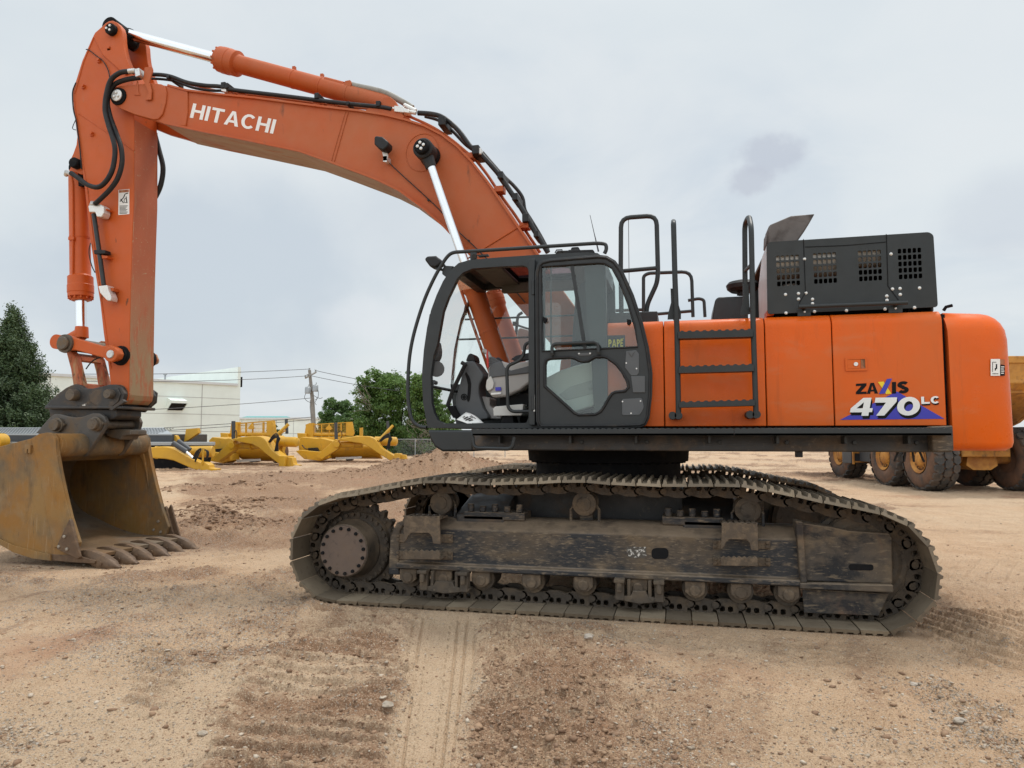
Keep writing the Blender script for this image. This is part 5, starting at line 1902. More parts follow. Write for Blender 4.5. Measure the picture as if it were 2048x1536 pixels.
# inside the cab
pl = MB()
pl.plate_px(rounded([(1091, 756), (1120, 741), (1150, 731), (1186, 722), (1190, 728), (1190, 812), (1150, 824), (1091, 800)], 3), [], -1.42, 0.25)
PAL = pl.build('seat_side_cover', 'console_pale', EX, bevel=0.015)
gv = MB()
gv.plate_px([(1118, 789), (1140, 773), (1188, 758), (1186, 765), (1187, 787), (1132, 801)], [], -1.424, 0.01)
gv.build('cover_recess', 'console_grey', PAL, bevel=0.004)
c_ = at3(1181, 774, -1.44)
MB().lathe(c_, c_ + Vector((0, 0.03, 0)), [(0, 0.012), (0.004, 0.02), (0.012, 0.022), (0.014, 0.032), (0.03, 0.034)], 20).build('cover_lock', 'console_grey', PAL)
se = MB()
se.plate_px(rounded([(1146, 640), (1150, 590), (1160, 566), (1172, 560), (1184, 566), (1192, 600), (1196, 760), (1170, 796), (1075, 800), (1070, 778), (1138, 765)], 8), [], -1.25, 0.5)
se.build('operator_seat', 'seat_cloth', EX, bevel=0.05, seg=3)
# left console tilted up
lc = MB()
lc.plate_px([(977, 735), (983, 728), (1003, 722), (1021, 727), (1060, 721), (1060, 765), (1040, 780), (1010, 793), (985, 795), (976, 784), (974, 765)], [], -1.30, 0.22)
LC_ = lc.build('left_console', 'console_grey', EX, bevel=0.02, seg=3)
MB().plate_px([(978, 737), (983, 728), (1003, 722), (1008, 734), (1021, 741), (1060, 731), (1060, 746), (985, 755), (978, 755)], [], -1.312, 0.23).build('console_top', 'console_dark', LC_, bevel=0.008)
MB().plate_px(rounded([(973, 760), (981, 751), (988, 765), (986, 777), (975, 783), (971, 775)], 3), [], -1.33, 0.1).build('console_end', 'console_pale', LC_, bevel=0.01)
bel = MB()
for i in range(6):
    f_ = i / 5
    a, b = at3(977 + 2 * f_, 735 - 19 * f_, -1.28), at3(1003 - 14 * f_, 727 - 9 * f_ - 2, -1.28)
    bel.tube([a, b], 0.011, 8)
bel.build('lever_boot', 'console_dark', LC_)
gp_ = MB()
gp_.tube([at3(981, 716, -1.2), at3(976, 707, -1.2), at3(969, 702, -1.2), at3(966, 700, -1.2)], [0.02, 0.022, 0.024, 0.02], 10)
gp_.build('control_lever', 'console_grey', LC_)
rl_ = MB()
rl_.tube([at3(975, 699, -1.34), at3(974.5, 712, -1.34), at3(976, 735, -1.34)], [0.005, 0.012, 0.010], 8)
rl_.build('lock_lever', 'red_plastic', LC_)
ar = MB()
ar.plate_px(rounded([(1021, 719), (1032, 711), (1060, 705), (1060, 718), (1035, 721)], 3), [], -1.22, 0.12)
ar.plate_px([(990, 717), (996, 714), (1003, 720), (1013, 733), (1010, 740), (1005, 738)], [], -1.2, 0.08)
ar.build('armrest', 'seat_cloth', LC_, bevel=0.015)
MB().plate_px([(990.5, 774.5), (1001.5, 774), (1002, 781), (991, 781.5)], [], -1.318, 0.02).build('console_sticker', 'blue_decal', LC_, smooth=0)
MB().plate_px([(982, 786), (1002, 784.5), (1002, 788), (982, 789.5)], [], -1.318, 0.02).build('console_sticker', 'white_decal', LC_, smooth=0)
gb = MB()
gb.rail([(1060, 684), (1050, 689), (1046, 718), (1017, 731), (1013.5, 740), (1016, 815), (1024, 823), (1060, 823)], 0.017, -1.42, rad=0.06, n=10)
gb.build('console_guard', 'black_paint', EX)
# pedestal with the travel levers and pedals
pd = MB()
pd.plate_px(cm([(913, 830), (911, 800), (920, 765), (926, 735), (930, 724), (941, 722), (949, 724), (961, 740), (967, 752), (959, 768), (958, 788), (966, 815), (975, 838), (920, 840)], 3), [], -1.16, 0.28)
PD = pd.build('front_pedestal', 'console_dark', EX, bevel=0.02, seg=3)
mn = MB()
mn.plate_px(rounded([(931, 722), (936, 709), (942, 706), (948, 712), (950, 723)], 3), [], -1.12, 0.2)
mn.build('monitor', 'rubber', PD, bevel=0.015)
c_ = at3(928, 794, -1.165)
MB().lathe(c_, c_ + Vector((0, 0.02, 0)), [(0, 0.016), (0.006, 0.022), (0.0, 0.034), (0.02, 0.036)], 18).build('air_vent', 'deep_black', PD)
MB().plate_px(cm([(932, 744), (938, 753), (942, 768), (939, 800), (934, 800), (936, 770), (930, 748)], 2), [], -1.168, 0.02).build('pedestal_groove', 'deep_black', PD)
tl = MB()
for dx, Y in ((0, -1.28), (4, -1.20)):
    tl.tube([at3(893 + dx, 812, Y), at3(903 + dx, 782, Y), at3(927 + dx, 732, Y), at3(930 + dx, 729, Y)], 0.012, 8)
tl.tube([at3(923, 725, -1.26), at3(932, 730, -1.26)], 0.02, 8)
tl.build('travel_lever', 'rubber', PD)
pdl = MB()
for i, Y in enumerate((-1.3, -1.18)):
    pdl.plate_px([(893 + 3 * i, 812), (905 + 3 * i, 811), (919 + 3 * i, 834), (906 + 3 * i, 836)], [], Y, 0.09)
pdl.islands('pedal', 'deep_black', PD, bevel=0.006)
gbx = MB()
gbx.plate_px(rounded([(954, 794), (966, 792), (980, 796), (979, 812), (1004, 826), (1003, 838), (972, 838)], 4), [], -1.05, 0.3)
gbx.build('floor_console', 'console_grey', EX, bevel=0.015)
gbx = MB()
gbx.plate_px(rounded([(986, 817), (990, 813), (1047, 808), (1044, 831), (987, 832)], 2), [], -1.36, 0.3)
gbx.build('seat_base_cover', 'console_pale', EX, bevel=0.012)
gbx = MB()
gbx.plate_px([(1000, 795), (1057, 785), (1057, 812), (998, 815)], [], -1.2, 0.4)
gbx.plate_px([(1005, 832), (1025, 832), (1028, 846), (1001, 846)], [], -1.34, 0.2)
gbx.plate_px([(1040, 780), (1058, 765), (1058, 846), (1040, 846)], [], -1.1, 0.3)
gbx.build('seat_suspension', 'deep_black', EX, bevel=0.006)

# papers left on the cab floor: a thing of their own
zfl = zr0 + 0.036
pa = MB()
A_, B_, C_ = at3(913, 839, -1.44), at3(932, 824, -1.33), at3(967, 846, -1.40)
D_ = at3(935, 847, -1.47)
nx_ = 6
gridp = []
for i in range(nx_ + 1):
    for j in range(nx_ + 1):
        u_, v_ = i / nx_, j / nx_
        p = (A_ * (1 - u_) + D_ * u_) * (1 - v_) + (B_ * (1 - u_) + C_ * u_) * v_
        gridp.append(p + Vector((0, 0, 0.02 * math.sin(3.1 * u_) * v_)))
pa.add(gridp, [(i * (nx_ + 1) + j, (i + 1) * (nx_ + 1) + j, (i + 1) * (nx_ + 1) + j + 1, i * (nx_ + 1) + j + 1) for i in range(nx_) for j in range(nx_)])
PA = pa.build('paper_sheet', 'white_decal', None, smooth=60)
so_ = PA.modifiers.new('thickness', 'SOLIDIFY')
so_.thickness = 0.002
tag(PA, 'creased white paper sheet with black print lying on the cab floor in the open doorway', 'paper')
pr = MB()
for i, (u_, v_, du, dv) in enumerate(((0.35, 0.25, 0.10, 0.35), (0.52, 0.2, 0.10, 0.42), (0.68, 0.3, 0.08, 0.3), (0.42, 0.68, 0.2, 0.05), (0.42, 0.78, 0.3, 0.05), (0.2, 0.35, 0.06, 0.2))):
    q = []
    for a, b in ((0, 0), (1, 0), (1, 1), (0, 1)):
        uu, vv = u_ + a * du, v_ + b * dv
        p = (A_ * (1 - uu) + D_ * uu) * (1 - vv) + (B_ * (1 - uu) + C_ * uu) * vv + Vector((0, 0, 0.02 * math.sin(3.1 * uu) * vv))
        q.append(p + Vector((0, -0.004, 0.004)))
    pr.add(q, [(0, 1, 2, 3)])
pr.build('paper_print', 'black_decal', PA, smooth=0)

# mirror on the far handrail
mr = MB()
mr.rail([(1030, 690, 0.95), (1034, 645, 0.95), (1036, 630, 0.95), (1045, 625, 0.95)], 0.02, n=8)
mr.rail([(1034, 650, 0.95), (1045, 654, 0.9), (1058, 658, 0.85)], 0.014, n=8)
mr.plate_px([(1025, 643), (1036, 643), (1036, 651), (1025, 651)], [], 0.9, 0.05)
MIR = mr.build('mirror_arm', 'hood_paint', EX)
ml = MB().plate_px(rounded([(1035, 660), (1040, 655), (1066, 662), (1068, 698), (1040, 700), (1031, 695)], 5), [], 0.82, 0.05)
ml.build('side_mirror', 'grey_metal', EX, bevel=0.01)

# ------------------------------------------------------------------ boom
YB, YA_ = 0.33, 0.22
boom_top = [(338, 172), (375, 182), (440, 190), (512, 197), (580, 206), (650, 215), (720, 223), (770, 231), (812, 241), (850, 253), (885, 271), (915, 294), (945, 325), (975, 363), (1005, 408), (1035, 452), (1060, 488), (1079, 515), (1110, 560), (1150, 615), (1185, 655), (1204, 690), (1196, 722)]
boom_bot = [(1160, 738), (1128, 718), (1060, 640), (1005, 577), (950, 520), (890, 455), (850, 419), (800, 382), (760, 362), (732, 351), (665, 326), (600, 303), (500, 282), (400, 262), (330, 247)]
bm_ = MB()
bm_.plate_px(boom_top + boom_bot, [], -YB + 0.02, 2 * YB - 0.04)
BOOM = bm_.build('boom', 'orange_boom', EX, bevel=0.008, smooth=25)
# top and bottom chord plates stand a little proud, with the tip fork
tp = MB()
tip = [(219, 194), (221, 184), (228, 175), (240, 171.5), (282, 168), (302, 166), (322, 168), (330, 172), (333, 185), (331, 205), (325, 228), (316, 238), (306, 239), (270, 229), (240, 217), (225, 207)]
for s_ in (-1, 1):
    y0 = -YB - 0.02 if s_ < 0 else YB - 0.06
    tp.plate(ats(tip, -YB - 0.02), [], y0, y0 + 0.08)
    tp.plate(ats([(300, 166), (338, 172), (375, 182), (375, 225), (371, 252), (330, 248), (300, 238)], -YB), [], -YB + 0.0 if s_ < 0 else YB - 0.07, -YB + 0.07 if s_ < 0 else YB)
tp.islands('boom_tip', 'orange_boom', BOOM, bevel=0.008)
eg = MB()
for side_pts, cn, cmat in ((boom_top[:18], 'top_chord', 'orange_boom'), (boom_bot[4:], 'bottom_chord', 'dusty_orange')):
    ch = MB()
    P = ats(side_pts, -YB + 0.02)
    k = len(P)
    d = []
    for i in range(k):
        a, b = P[max(i - 1, 0)], P[min(i + 1, k - 1)]
        L = math.hypot(b[0] - a[0], b[1] - a[1])
        d.append((-(b[1] - a[1]) / L, (b[0] - a[0]) / L))
    o_ = [(P[i][0] + d[i][0] * 0.012, P[i][1] + d[i][1] * 0.012) for i in range(k)]
    n_ = [(P[i][0] - d[i][0] * 0.012, P[i][1] - d[i][1] * 0.012) for i in range(k)]
    for i in range(k - 1):
        ch.plate([o_[i], o_[i + 1], n_[i + 1], n_[i]], [], -YB + (0.021 if cmat == 'dusty_orange' else -0.012), YB + 0.012)
        if cmat == 'dusty_orange':
            eg.plate([o_[i], o_[i + 1], n_[i + 1], n_[i]], [], -YB - 0.012, -YB + 0.0205)
    ch.build(cn, cmat, BOOM, smooth=25)
eg.build('bottom_edge', 'orange_boom', BOOM, smooth=25)
wd = MB()
YS = -YB + 0.017


def weld(mb, pts, Y, w=0.008):
    P = [at3(p[0], p[1], Y) for p in pts]
    mb.tube(P, w, 6)


for pts in ([(690, 224), (662, 322)], [(696, 225), (668, 324)], [(934, 518), (1048, 448)], [(373, 190), (362, 252)], [(350, 178), (340, 240)]):
    weld(wd, pts, YS)
cx_, cz_ = at(845, 305, YS)
wd.tube([(cx_ + 0.21 * math.cos(a * math.pi / 20), YS, cz_ + 0.23 * math.sin(a * math.pi / 20)) for a in range(40)], 0.005, 5, True)
wd.build('weld_seam', 'orange_boom', BOOM, smooth=60)
lw = MB()
word(lw, 'HITACHI', [(386.5, 206.5), (553, 239.5), (546, 267.5), (379.5, 235)], -YB + 0.017, 0.2, 0.115, thick=0.004)
lw.build('white_lettering', 'white_decal', BOOM, smooth=0)
# work light on the boom with its bracket and cable
wk = MB()
wk.plate_px([(748, 274), (752, 271), (764, 273), (776, 283), (775, 292), (766, 300), (757, 297), (748, 288)], [], -YB - 0.20, 0.15)
wk.build('boom_work_light', 'rubber', BOOM, bevel=0.02)
wk = MB()
wk.plate_px([(762, 297), (770, 298), (776, 310), (773, 324), (766, 323), (766, 310)], [], -YB - 0.10, 0.02)
wk.box(at(766, 312, -YB - 0.1)[0], at(774, 312, -YB - 0.1)[0], -YB - 0.1, -YB + 0.02, at(770, 321, -YB - 0.1)[1], at(770, 312, -YB - 0.1)[1])
wk.build('light_bracket', 'zinc', BOOM)
cbl = MB()
cbl.hose([(771, 318), (790, 337), (815, 360), (850, 392), (880, 421), (915, 461), (935, 480), (965, 509), (1000, 545), (1050, 605)], 0.007, -YB - 0.005, 4, 6)
for px, py in ((856, 400), (937, 481)):
    c_ = at3(px, py, -YB - 0.012)
    cbl.cyl(c_, c_ + Vector((0, 0.02, 0)), 0.012, n=8)
cbl.build('light_cable', 'rubber', BOOM)

# ------------------------------------------------------------------ arm
arm_px = [(186, 72), (205, 88), (257, 135), (264, 150), (268, 240), (267.5, 320), (267, 400), (264, 480), (261, 580), (259, 680), (257.5, 790), (255, 800), (247, 808), (237, 808), (227, 798), (222, 775), (217, 734), (207, 666), (200, 604), (190, 544), (179, 470), (170, 384), (163, 330), (153, 265), (148, 225), (145.5, 195), (146, 180), (164, 122)]
am = MB()
am.plate_px(arm_px, [], -YA_, 2 * YA_)
ARM = am.build('arm', 'orange_arm', EX, bevel=0.008, smooth=25)
# scratched underside sheet, set on the face that looks at the machine
fc = ats([(268, 240), (267.5, 320), (267, 400), (264, 480), (261, 580), (259, 680), (257.5, 790), (255, 800), (247, 808)], -YA_)
sf = MB()
k = len(fc)
vs = [(x, y, z) for (x, z) in fc for y in (-YA_ + 0.008, YA_ - 0.008)] + [(x + 0.012, y, z) for (x, z) in fc for y in (-YA_ + 0.008, YA_ - 0.008)]
o2 = 2 * k
fs = []
for i in range(k - 1):
    a = 2 * i
    fs += [(o2 + a, o2 + a + 1, o2 + a + 3, o2 + a + 2), (a, a + 2, o2 + a + 2, o2 + a), (a + 1, o2 + a + 1, o2 + a + 3, a + 3)]
fs += [(0, o2, o2 + 1, 1), (2 * k - 2, 2 * k - 1, o2 + 2 * k - 1, o2 + 2 * k - 2)]
sf.add(vs, fs)
sf.build('arm_underside', 'scratched_orange', ARM, smooth=0)
ears = [(186, 72), (190, 65), (205, 52), (211, 46), (218, 42), (225, 41), (234, 45), (241, 53), (244, 63), (245, 80), (247, 95), (251, 112), (258, 130), (262, 142), (250, 150), (205, 110)]
er = MB()
P = ats(ears, -YA_ - 0.02)
er.plate(P, [], -YA_ - 0.02, -YA_ + 0.07)
er.plate([(x + 0.05, z) for x, z in P], [], YA_ - 0.07, YA_ + 0.02)
er.islands('arm_head', 'orange_arm', ARM, bevel=0.008)
hl_ = [(136, 328), (137, 318), (143, 305), (149, 288), (152, 262), (165, 300), (168, 345), (158, 347), (145, 341), (138, 336)]
er = MB()
P = ats(hl_, -YA_ - 0.0)
er.plate(P, [], -0.19, -0.10)
er.plate(P, [], 0.10, 0.19)
er.islands('cylinder_bracket', 'orange_arm', ARM, bevel=0.006)
rb = MB()
for pts in ([(188, 74), (257, 134)], [(157, 226), (268, 301)], [(150, 186), (167, 124), (187, 76)], [(148, 200), (156, 265), (175, 384), (195, 545), (222, 738)]):
    weld(rb, pts, -YA_ - 0.002, 0.009)
rb.build('weld_seam', 'orange_arm', ARM)
bo = MB()
for px, py in ((164, 170), (195, 118), (181, 265), (216, 94), (217, 160)):
    c_ = at3(px, py, -YA_ - 0.04)
    bo.cyl(c_, c_ + Vector((0, 0.045, 0)), 0.02, n=8)
    bo.box(c_.x - 0.03, c_.x + 0.02, -YA_ - 0.02, -YA_ + 0.01, c_.z - 0.035, c_.z + 0.015)
bo.build('clamp_boss', 'orange_arm', ARM)
wl2 = MB().plate_px([(237, 380), (258.5, 378), (258.5, 428), (236.5, 430)], [], -YA_ - 0.003, 0.003)
wl2.build('warning_label', 'white_decal', ARM, smooth=0)
li = MB()
li.plate_px([(238, 380.5), (257.5, 379), (257.5, 384), (238, 385.5)], [], -YA_ - 0.005, 0.002)
LIH = li.build('label_header', 'orange_worn', ARM, smooth=0)
li = MB()
for k_ in range(7):
    y_ = 411 + k_ * 2.5
    li.plate_px([(239, y_ + 0.4), (255.5 - (k_ * 7) % 5, y_), (255.5 - (k_ * 7) % 5, y_ + 1), (239, y_ + 1.4)], [], -YA_ - 0.005, 0.002)
for a, b in (((240, 403), (247, 395)), ((247, 395), (250, 388)), ((241, 398), (247, 406)), ((250, 388), (256, 386)), ((252, 393), (254, 406))):
    d = (Vector(b) - Vector(a)).normalized()
    nn_ = Vector((-d.y, d.x)) * 0.8
    li.plate_px([(a[0] + nn_.x, a[1] + nn_.y), (b[0] + nn_.x, b[1] + nn_.y), (b[0] - nn_.x, b[1] - nn_.y), (a[0] - nn_.x, a[1] - nn_.y)], [], -YA_ - 0.005, 0.002)
cc_ = at3(251, 401, -YA_ - 0.004)
li.tube([(cc_.x + 0.022 * math.cos(a * 0.5), cc_.y, cc_.z + 0.03 * math.sin(a * 0.5)) for a in range(12)], 0.004, 4, True)
li.build('label_print', 'black_decal', ARM, smooth=0)


def pin(mb, px, py, y0, y1, r, cap=True, Y=None):
    x, z = at(px, py, y0 if Y is None else Y)
    mb.lathe((x, y0, z), (x, y1, z), [(0, r * 0.86), (0.012, r), (y1 - y0, r)], 26)
    return x, z


# pins with their bolted end caps
pn = MB()
x, z = pin(pn, 218, 56, -YA_ - 0.09, YA_ + 0.09, 0.078)
pn.build('pin', 'deep_black', ARM, smooth=30)
bt = MB()
for a in (60, 180, 300):
    c_ = Vector((x + 0.035 * math.cos(R(a)), -YA_ - 0.105, z + 0.035 * math.sin(R(a))))
    bt.cyl(c_, c_ + Vector((0, 0.02, 0)), 0.016, n=10)
bt.islands('pin_bolt', 'zinc', ARM)
pn = MB()
x, z = pin(pn, 145, 324, -0.28, 0.26, 0.072)
pn.build('pin', 'deep_black', ARM, smooth=30)
pn = MB()
x, z = pin(pn, 234, 191, -YB - 0.055, YB + 0.05, 0.095)
pn.lathe((x, -YB - 0.04, z), (x, -YB - 0.02, z), [(0, 0.115), (0.02, 0.118)], 26)
pn.build('pin_ring', 'deep_black', BOOM, smooth=30)
pn = MB()
pn.lathe((x, -YB - 0.07, z), (x, -YB - 0.05, z), [(0, 0.07), (0.004, 0.078), (0.02, 0.08)], 26)
for a in (90, 210, 330):
    c_ = Vector((x + 0.035 * math.cos(R(a)), -YB - 0.088, z + 0.035 * math.sin(R(a))))
    pn.lathe(c_, c_ + Vector((0, 0.02, 0)), [(0, 0.010), (0.004, 0.018), (0.02, 0.02)], 12)
pn.build('pin_cap', 'zinc', BOOM, smooth=30)
pn = MB()
x, z = pin(pn, 841, 291, -0.66, 0.66, 0.083)
pn.lathe((x, -0.58, z), (x, -0.33, z), [(0, 0.10), (0.25, 0.125)], 26)
pn.build('pin', 'deep_black', BOOM, smooth=30)
bt = MB()
for a in (10, 100, 190, 280):
    c_ = Vector((x + 0.036 * math.cos(R(a)), -0.672, z + 0.036 * math.sin(R(a))))
    bt.lathe(c_, c_ + Vector((0, 0.02, 0)), [(0, 0.012), (0.004, 0.018), (0.02, 0.02)], 12)
bt.islands('pin_bolt', 'zinc', BOOM)
BPX, BPZ = x, z
# brackets for the hoses over the boom tip
br = MB()
br.plate_px([(273, 162), (276, 162), (277, 186), (280, 188), (280, 190), (268, 190), (268, 188), (272, 187)], [], -YB - 0.03, 0.012)
br.plate_px([(289, 135), (303, 133), (305, 139), (300, 158), (298, 165), (303, 180), (302, 199), (290, 200), (297, 185), (286, 160)], [], -YB - 0.05, 0.02)
br.islands('hose_bracket', 'orange_boom', BOOM, bevel=0.003)

# ------------------------------------------------------------------ cylinders
def cylinder(name, p_rod, p_end, r_rod, r_bar, r_head, split, mats=('orange_boom',), head_len=0.30, end_r=None, parent=EX, bands=()):
    """barrel from p_end up to the head; chrome rod from there to p_rod; split = share of the length from p_end that is barrel"""
    A, B = Vector(p_end), Vector(p_rod)
    d = (B - A)
    L = d.length
    s_ = L * split
    mb = MB()
    prof = [(0, r_bar * 0.8), (0.04, r_bar * 0.97), (0.10, r_bar), (s_ - head_len, r_bar), (s_ - head_len + 0.01, r_bar * 1.04), (s_ - head_len + 0.03, r_head), (s_ - head_len * 0.60, r_head), (s_ - head_len * 0.58, r_head * 1.035), (s_ - head_len * 0.30, r_head * 1.035), (s_ - head_len * 0.28, r_head), (s_ - 0.05, r_head), (s_ - 0.045, r_head * 0.78), (s_, r_head * 0.72)]
    mb.lathe(A, B, prof, 36)
    ax = d.normalized()
    u = ax.orthogonal().normalized()
    w = ax.cross(u)
    for i in range(12):
        a = 2 * math.pi * i / 12
        c_ = A + ax * (s_ - 0.055) + (u * math.cos(a) + w * math.sin(a)) * r_head * 0.89
        mb.cyl(c_, c_ + ax * 0.04, r_head * 0.09, n=8)
    o = mb.build(name, mats[0], parent, smooth=30)
    rod = MB()
    rod.cyl(A + ax * (s_ - 0.02), B, r_rod, n=32)
    rod.build('rod', 'chrome', o, smooth=30)
    bd = MB()
    for t_ in bands:
        bd.lathe(A + ax * (t_ - 0.012), A + ax * (t_ + 0.012), [(0, r_bar + 0.004), (0.024, r_bar + 0.004)], 32)
        bd.box(-0.02, 0.02, -0.02, 0.02, 0, 0.05, Matrix.Translation(A + ax * t_ + Vector((0, 0, r_bar))))
    if bands:
        bd.islands('clamp_band', mats[0], o, smooth=30)
    return o, A, ax


AC, A0, AAX = cylinder('arm_cylinder', at3(250, 67, 0), at3(782, 211, 0), 0.072, 0.118, 0.165, 0.627, head_len=0.36, bands=(0.62, 1.02, 1.45))
ey = MB()
c_ = at3(250, 67, 0)
c_ = at3(232, 60, 0)
ey.lathe((c_.x, -0.12, c_.z), (c_.x, 0.12, c_.z), [(0, 0.12), (0.24, 0.12)], 28)
ey.cyl(c_, at3(262, 73, 0), 0.10, 0.082, n=24)
ey.build('rod_eye', 'deep_black', AC, smooth=30)
ey = MB()
c_ = at3(776, 208, -0.16)
ey.lathe((c_.x, -0.16, c_.z), (c_.x, 0.16, c_.z), [(0, 0.085), (0.32, 0.085)], 28)
ey.build('barrel_eye', 'orange_boom', AC, smooth=30)
ey = MB()
ey.lathe((c_.x, -0.185, c_.z), (c_.x, -0.16, c_.z), [(0, 0.045), (0.005, 0.052), (0.025, 0.054)], 24)
ey.build('barrel_pin', 'white_decal', AC, smooth=30)
lug = MB()
for s_ in (-1, 1):
    y0 = -0.26 if s_ < 0 else 0.20
    lug.plate(ats([(735, 224), (762, 205), (772, 198), (784, 198), (794, 206), (812, 238), (800, 248), (750, 238)], -0.2), [], y0, y0 + 0.06)
lug.islands('cylinder_lug', 'orange_boom', BOOM, bevel=0.006)
pp = MB()
pp.tube([at3(650, 158, -0.06), at3(688, 168, -0.06)], 0.028, 10)
pp.plate_px([(686, 175), (690, 162), (700, 160), (703, 166), (700, 176)], [], -0.10, 0.12)
pp.build('oil_pipe', 'orange_boom', AC, smooth=30)
gh = MB()
gh.hose([(700, 169), (720, 174), (745, 179), (775, 188), (800, 201), (825, 216)], 0.038, -0.05, 5, 12)
surf('grey_rubber', (0.30, 0.285, 0.25), 0.6, layers=[((0.16, 0.13, 0.10), 8, 0.5, 0.75, (1, 1, 1), 0.6)])
gh.build('grey_hose', 'grey_rubber', BOOM)
# boom cylinders, one each side
for s_ in (-1, 1):
    Yc = 0.50 * s_
    a = at3(1022, 790, -0.50)
    c0 = Vector((a.x, Yc, a.z))
    c1 = Vector((BPX + 0.015, Yc, BPZ - 0.03))
    BC, _, bax = cylinder('boom_cylinder', c1, c0, 0.052, 0.112, 0.128, 0.485, head_len=0.22, bands=(0.75,))
    e_ = MB()
    e_.lathe((BPX, Yc - 0.10, BPZ), (BPX, Yc + 0.10, BPZ), [(0, 0.105), (0.01, 0.118), (0.19, 0.118), (0.2, 0.105)], 26)
    e_.cyl((BPX, Yc, BPZ), Vector((BPX, Yc, BPZ)) - bax * 0.22, 0.085, 0.062, n=22)
    e_.build('rod_eye', 'deep_black' if s_ > 0 else 'rubber', BC, smooth=30)
    lp = MB()
    off_ = Vector((-0.14, 0, -0.04))
    lp.tube([c0 + bax * 0.3 + off_, c0 + bax * 1.45 + off_], 0.017, 8)
    lp.build('oil_pipe', 'orange_boom', BC)
bf = MB()
for s_ in (-1, 1):
    y0 = -0.48 if s_ < 0 else 0.40
    bf.plate(ats([(1120, 850), (1135, 730), (1160, 690), (1185, 690), (1205, 720), (1214, 850)], 0), [], y0, y0 + 0.08)
bf.islands('boom_foot_bracket', 'orange', EX, bevel=0.01)

# bucket cylinder on the front of the arm
BK, _, kax = cylinder('bucket_cylinder', at3(162.5, 668, 0), at3(158, 340, 0), 0.072, 0.130, 0.158, 0.80, mats=('orange_arm',), head_len=0.36, bands=(0.98,))
bp = MB()
bp.rail([(140, 345), (145, 365), (146, 470), (145, 575), (150, 582)], 0.016, -0.14, rad=0.06)
for py in (477, 578):
    c_ = at3(146, py, -0.14)
    bp.box(c_.x - 0.06, c_.x + 0.03, -0.16, -0.08, c_.z - 0.02, c_.z + 0.02)
bp.build('oil_pipe', 'orange_arm', BK, smooth=30)
e_ = MB()
c_ = at3(163, 668, 0)
e_.lathe(c_ + Vector((0, 0, 0.10)), c_ + Vector((0, 0, -0.05)), [(0, 0.078), (0.02, 0.082), (0.15, 0.09)], 24)
e_.lathe((at3(130, 686, 0).x, -0.15, at3(130, 686, 0).z), (at3(130, 686, 0).x, 0.15, at3(130, 686, 0).z), [(0, 0.1), (0.3, 0.1)], 24)
e_.cyl(c_, at3(132, 686, 0), 0.09, 0.09)
e_.build('rod_eye', 'orange_arm', BK, smooth=30)
sm_ = MB()
c_ = at3(158, 345, 0)
sm_.lathe((c_.x, -0.09, c_.z + 0.05), (c_.x, 0.09, c_.z + 0.05), [(0, 0.09), (0.18, 0.09)], 22)
sm_.plate_px([(148, 340), (164, 345), (166, 372), (150, 372)], [], -0.10, 0.2)
sm_.build('barrel_eye', 'deep_black', BK, smooth=30)

# linkage: two side links, the H-shaped bucket link, their pins
LKY = 0.33
for s_ in (-1, 1):
    y0 = -LKY - 0.03 if s_ < 0 else LKY - 0.05
    lk = MB()
    P = ats([(114, 695), (112, 684), (116, 674), (125, 669), (136, 670), (150, 676), (205, 692), (222, 690), (236, 697), (240, 708), (236, 718), (226, 722), (208, 716), (150, 700), (130, 700), (120, 700)], -LKY - 0.03)
    lk.plate(P, [], y0, y0 + 0.08)
    lk.build('side_link', 'orange_worn' if s_ > 0 else 'orange_arm', EX, bevel=0.012)
pn = MB()
x, z = pin(pn, 123, 686, -LKY - 0.10, LKY + 0.06, 0.088)
pn.lathe((x, -LKY - 0.06, z), (x, -LKY - 0.03, z), [(0, 0.12), (0.03, 0.125)], 26)
pn.build('link_pin', 'pin_steel', EX, smooth=30)
pn = MB()
x, z = pin(pn, 219, 708, -LKY - 0.09, LKY + 0.09, 0.055)
pn.build('link_pin', 'steel', EX, smooth=30)
pn = MB()
pn.lathe((x, -LKY - 0.075, z), (x, -LKY - 0.03, z), [(0, 0.09), (0.006, 0.10), (0.045, 0.10)], 26)
pn.build('link_boss', 'orange_arm', EX, smooth=30)
pn = MB()
pn.lathe((x, -LKY + 0.05, z), (x, -YA_ + 0.01, z), [(0, 0.115), (0.04, 0.115), (0.045, 0.13), (0.08, 0.13)], 26)
pn.lathe((x, YA_ - 0.01, z), (x, LKY - 0.05, z), [(0, 0.13), (0.08, 0.12)], 26)
pn.build('link_spacer', 'deep_black', EX, smooth=30)
hk = MB()
for s_ in (-1, 1):
    P = ats([(131, 694), (143, 702), (150, 712), (158, 745), (168, 785), (150, 790), (146, 770), (141, 738), (133, 708)], -0.26)
    y0 = -0.26 if s_ < 0 else 0.16
    hk.plate(P, [], y0, y0 + 0.10)
P = ats([(140, 704), (158, 712), (160, 722), (143, 722)], -0.2)
hk.plate(P, [], -0.17, 0.17)
P = ats([(150, 766), (166, 766), (170, 786), (150, 790)], -0.2)
hk.plate(P, [], -0.17, 0.17)
hk.build('bucket_link', 'orange_worn', EX, bevel=0.015)

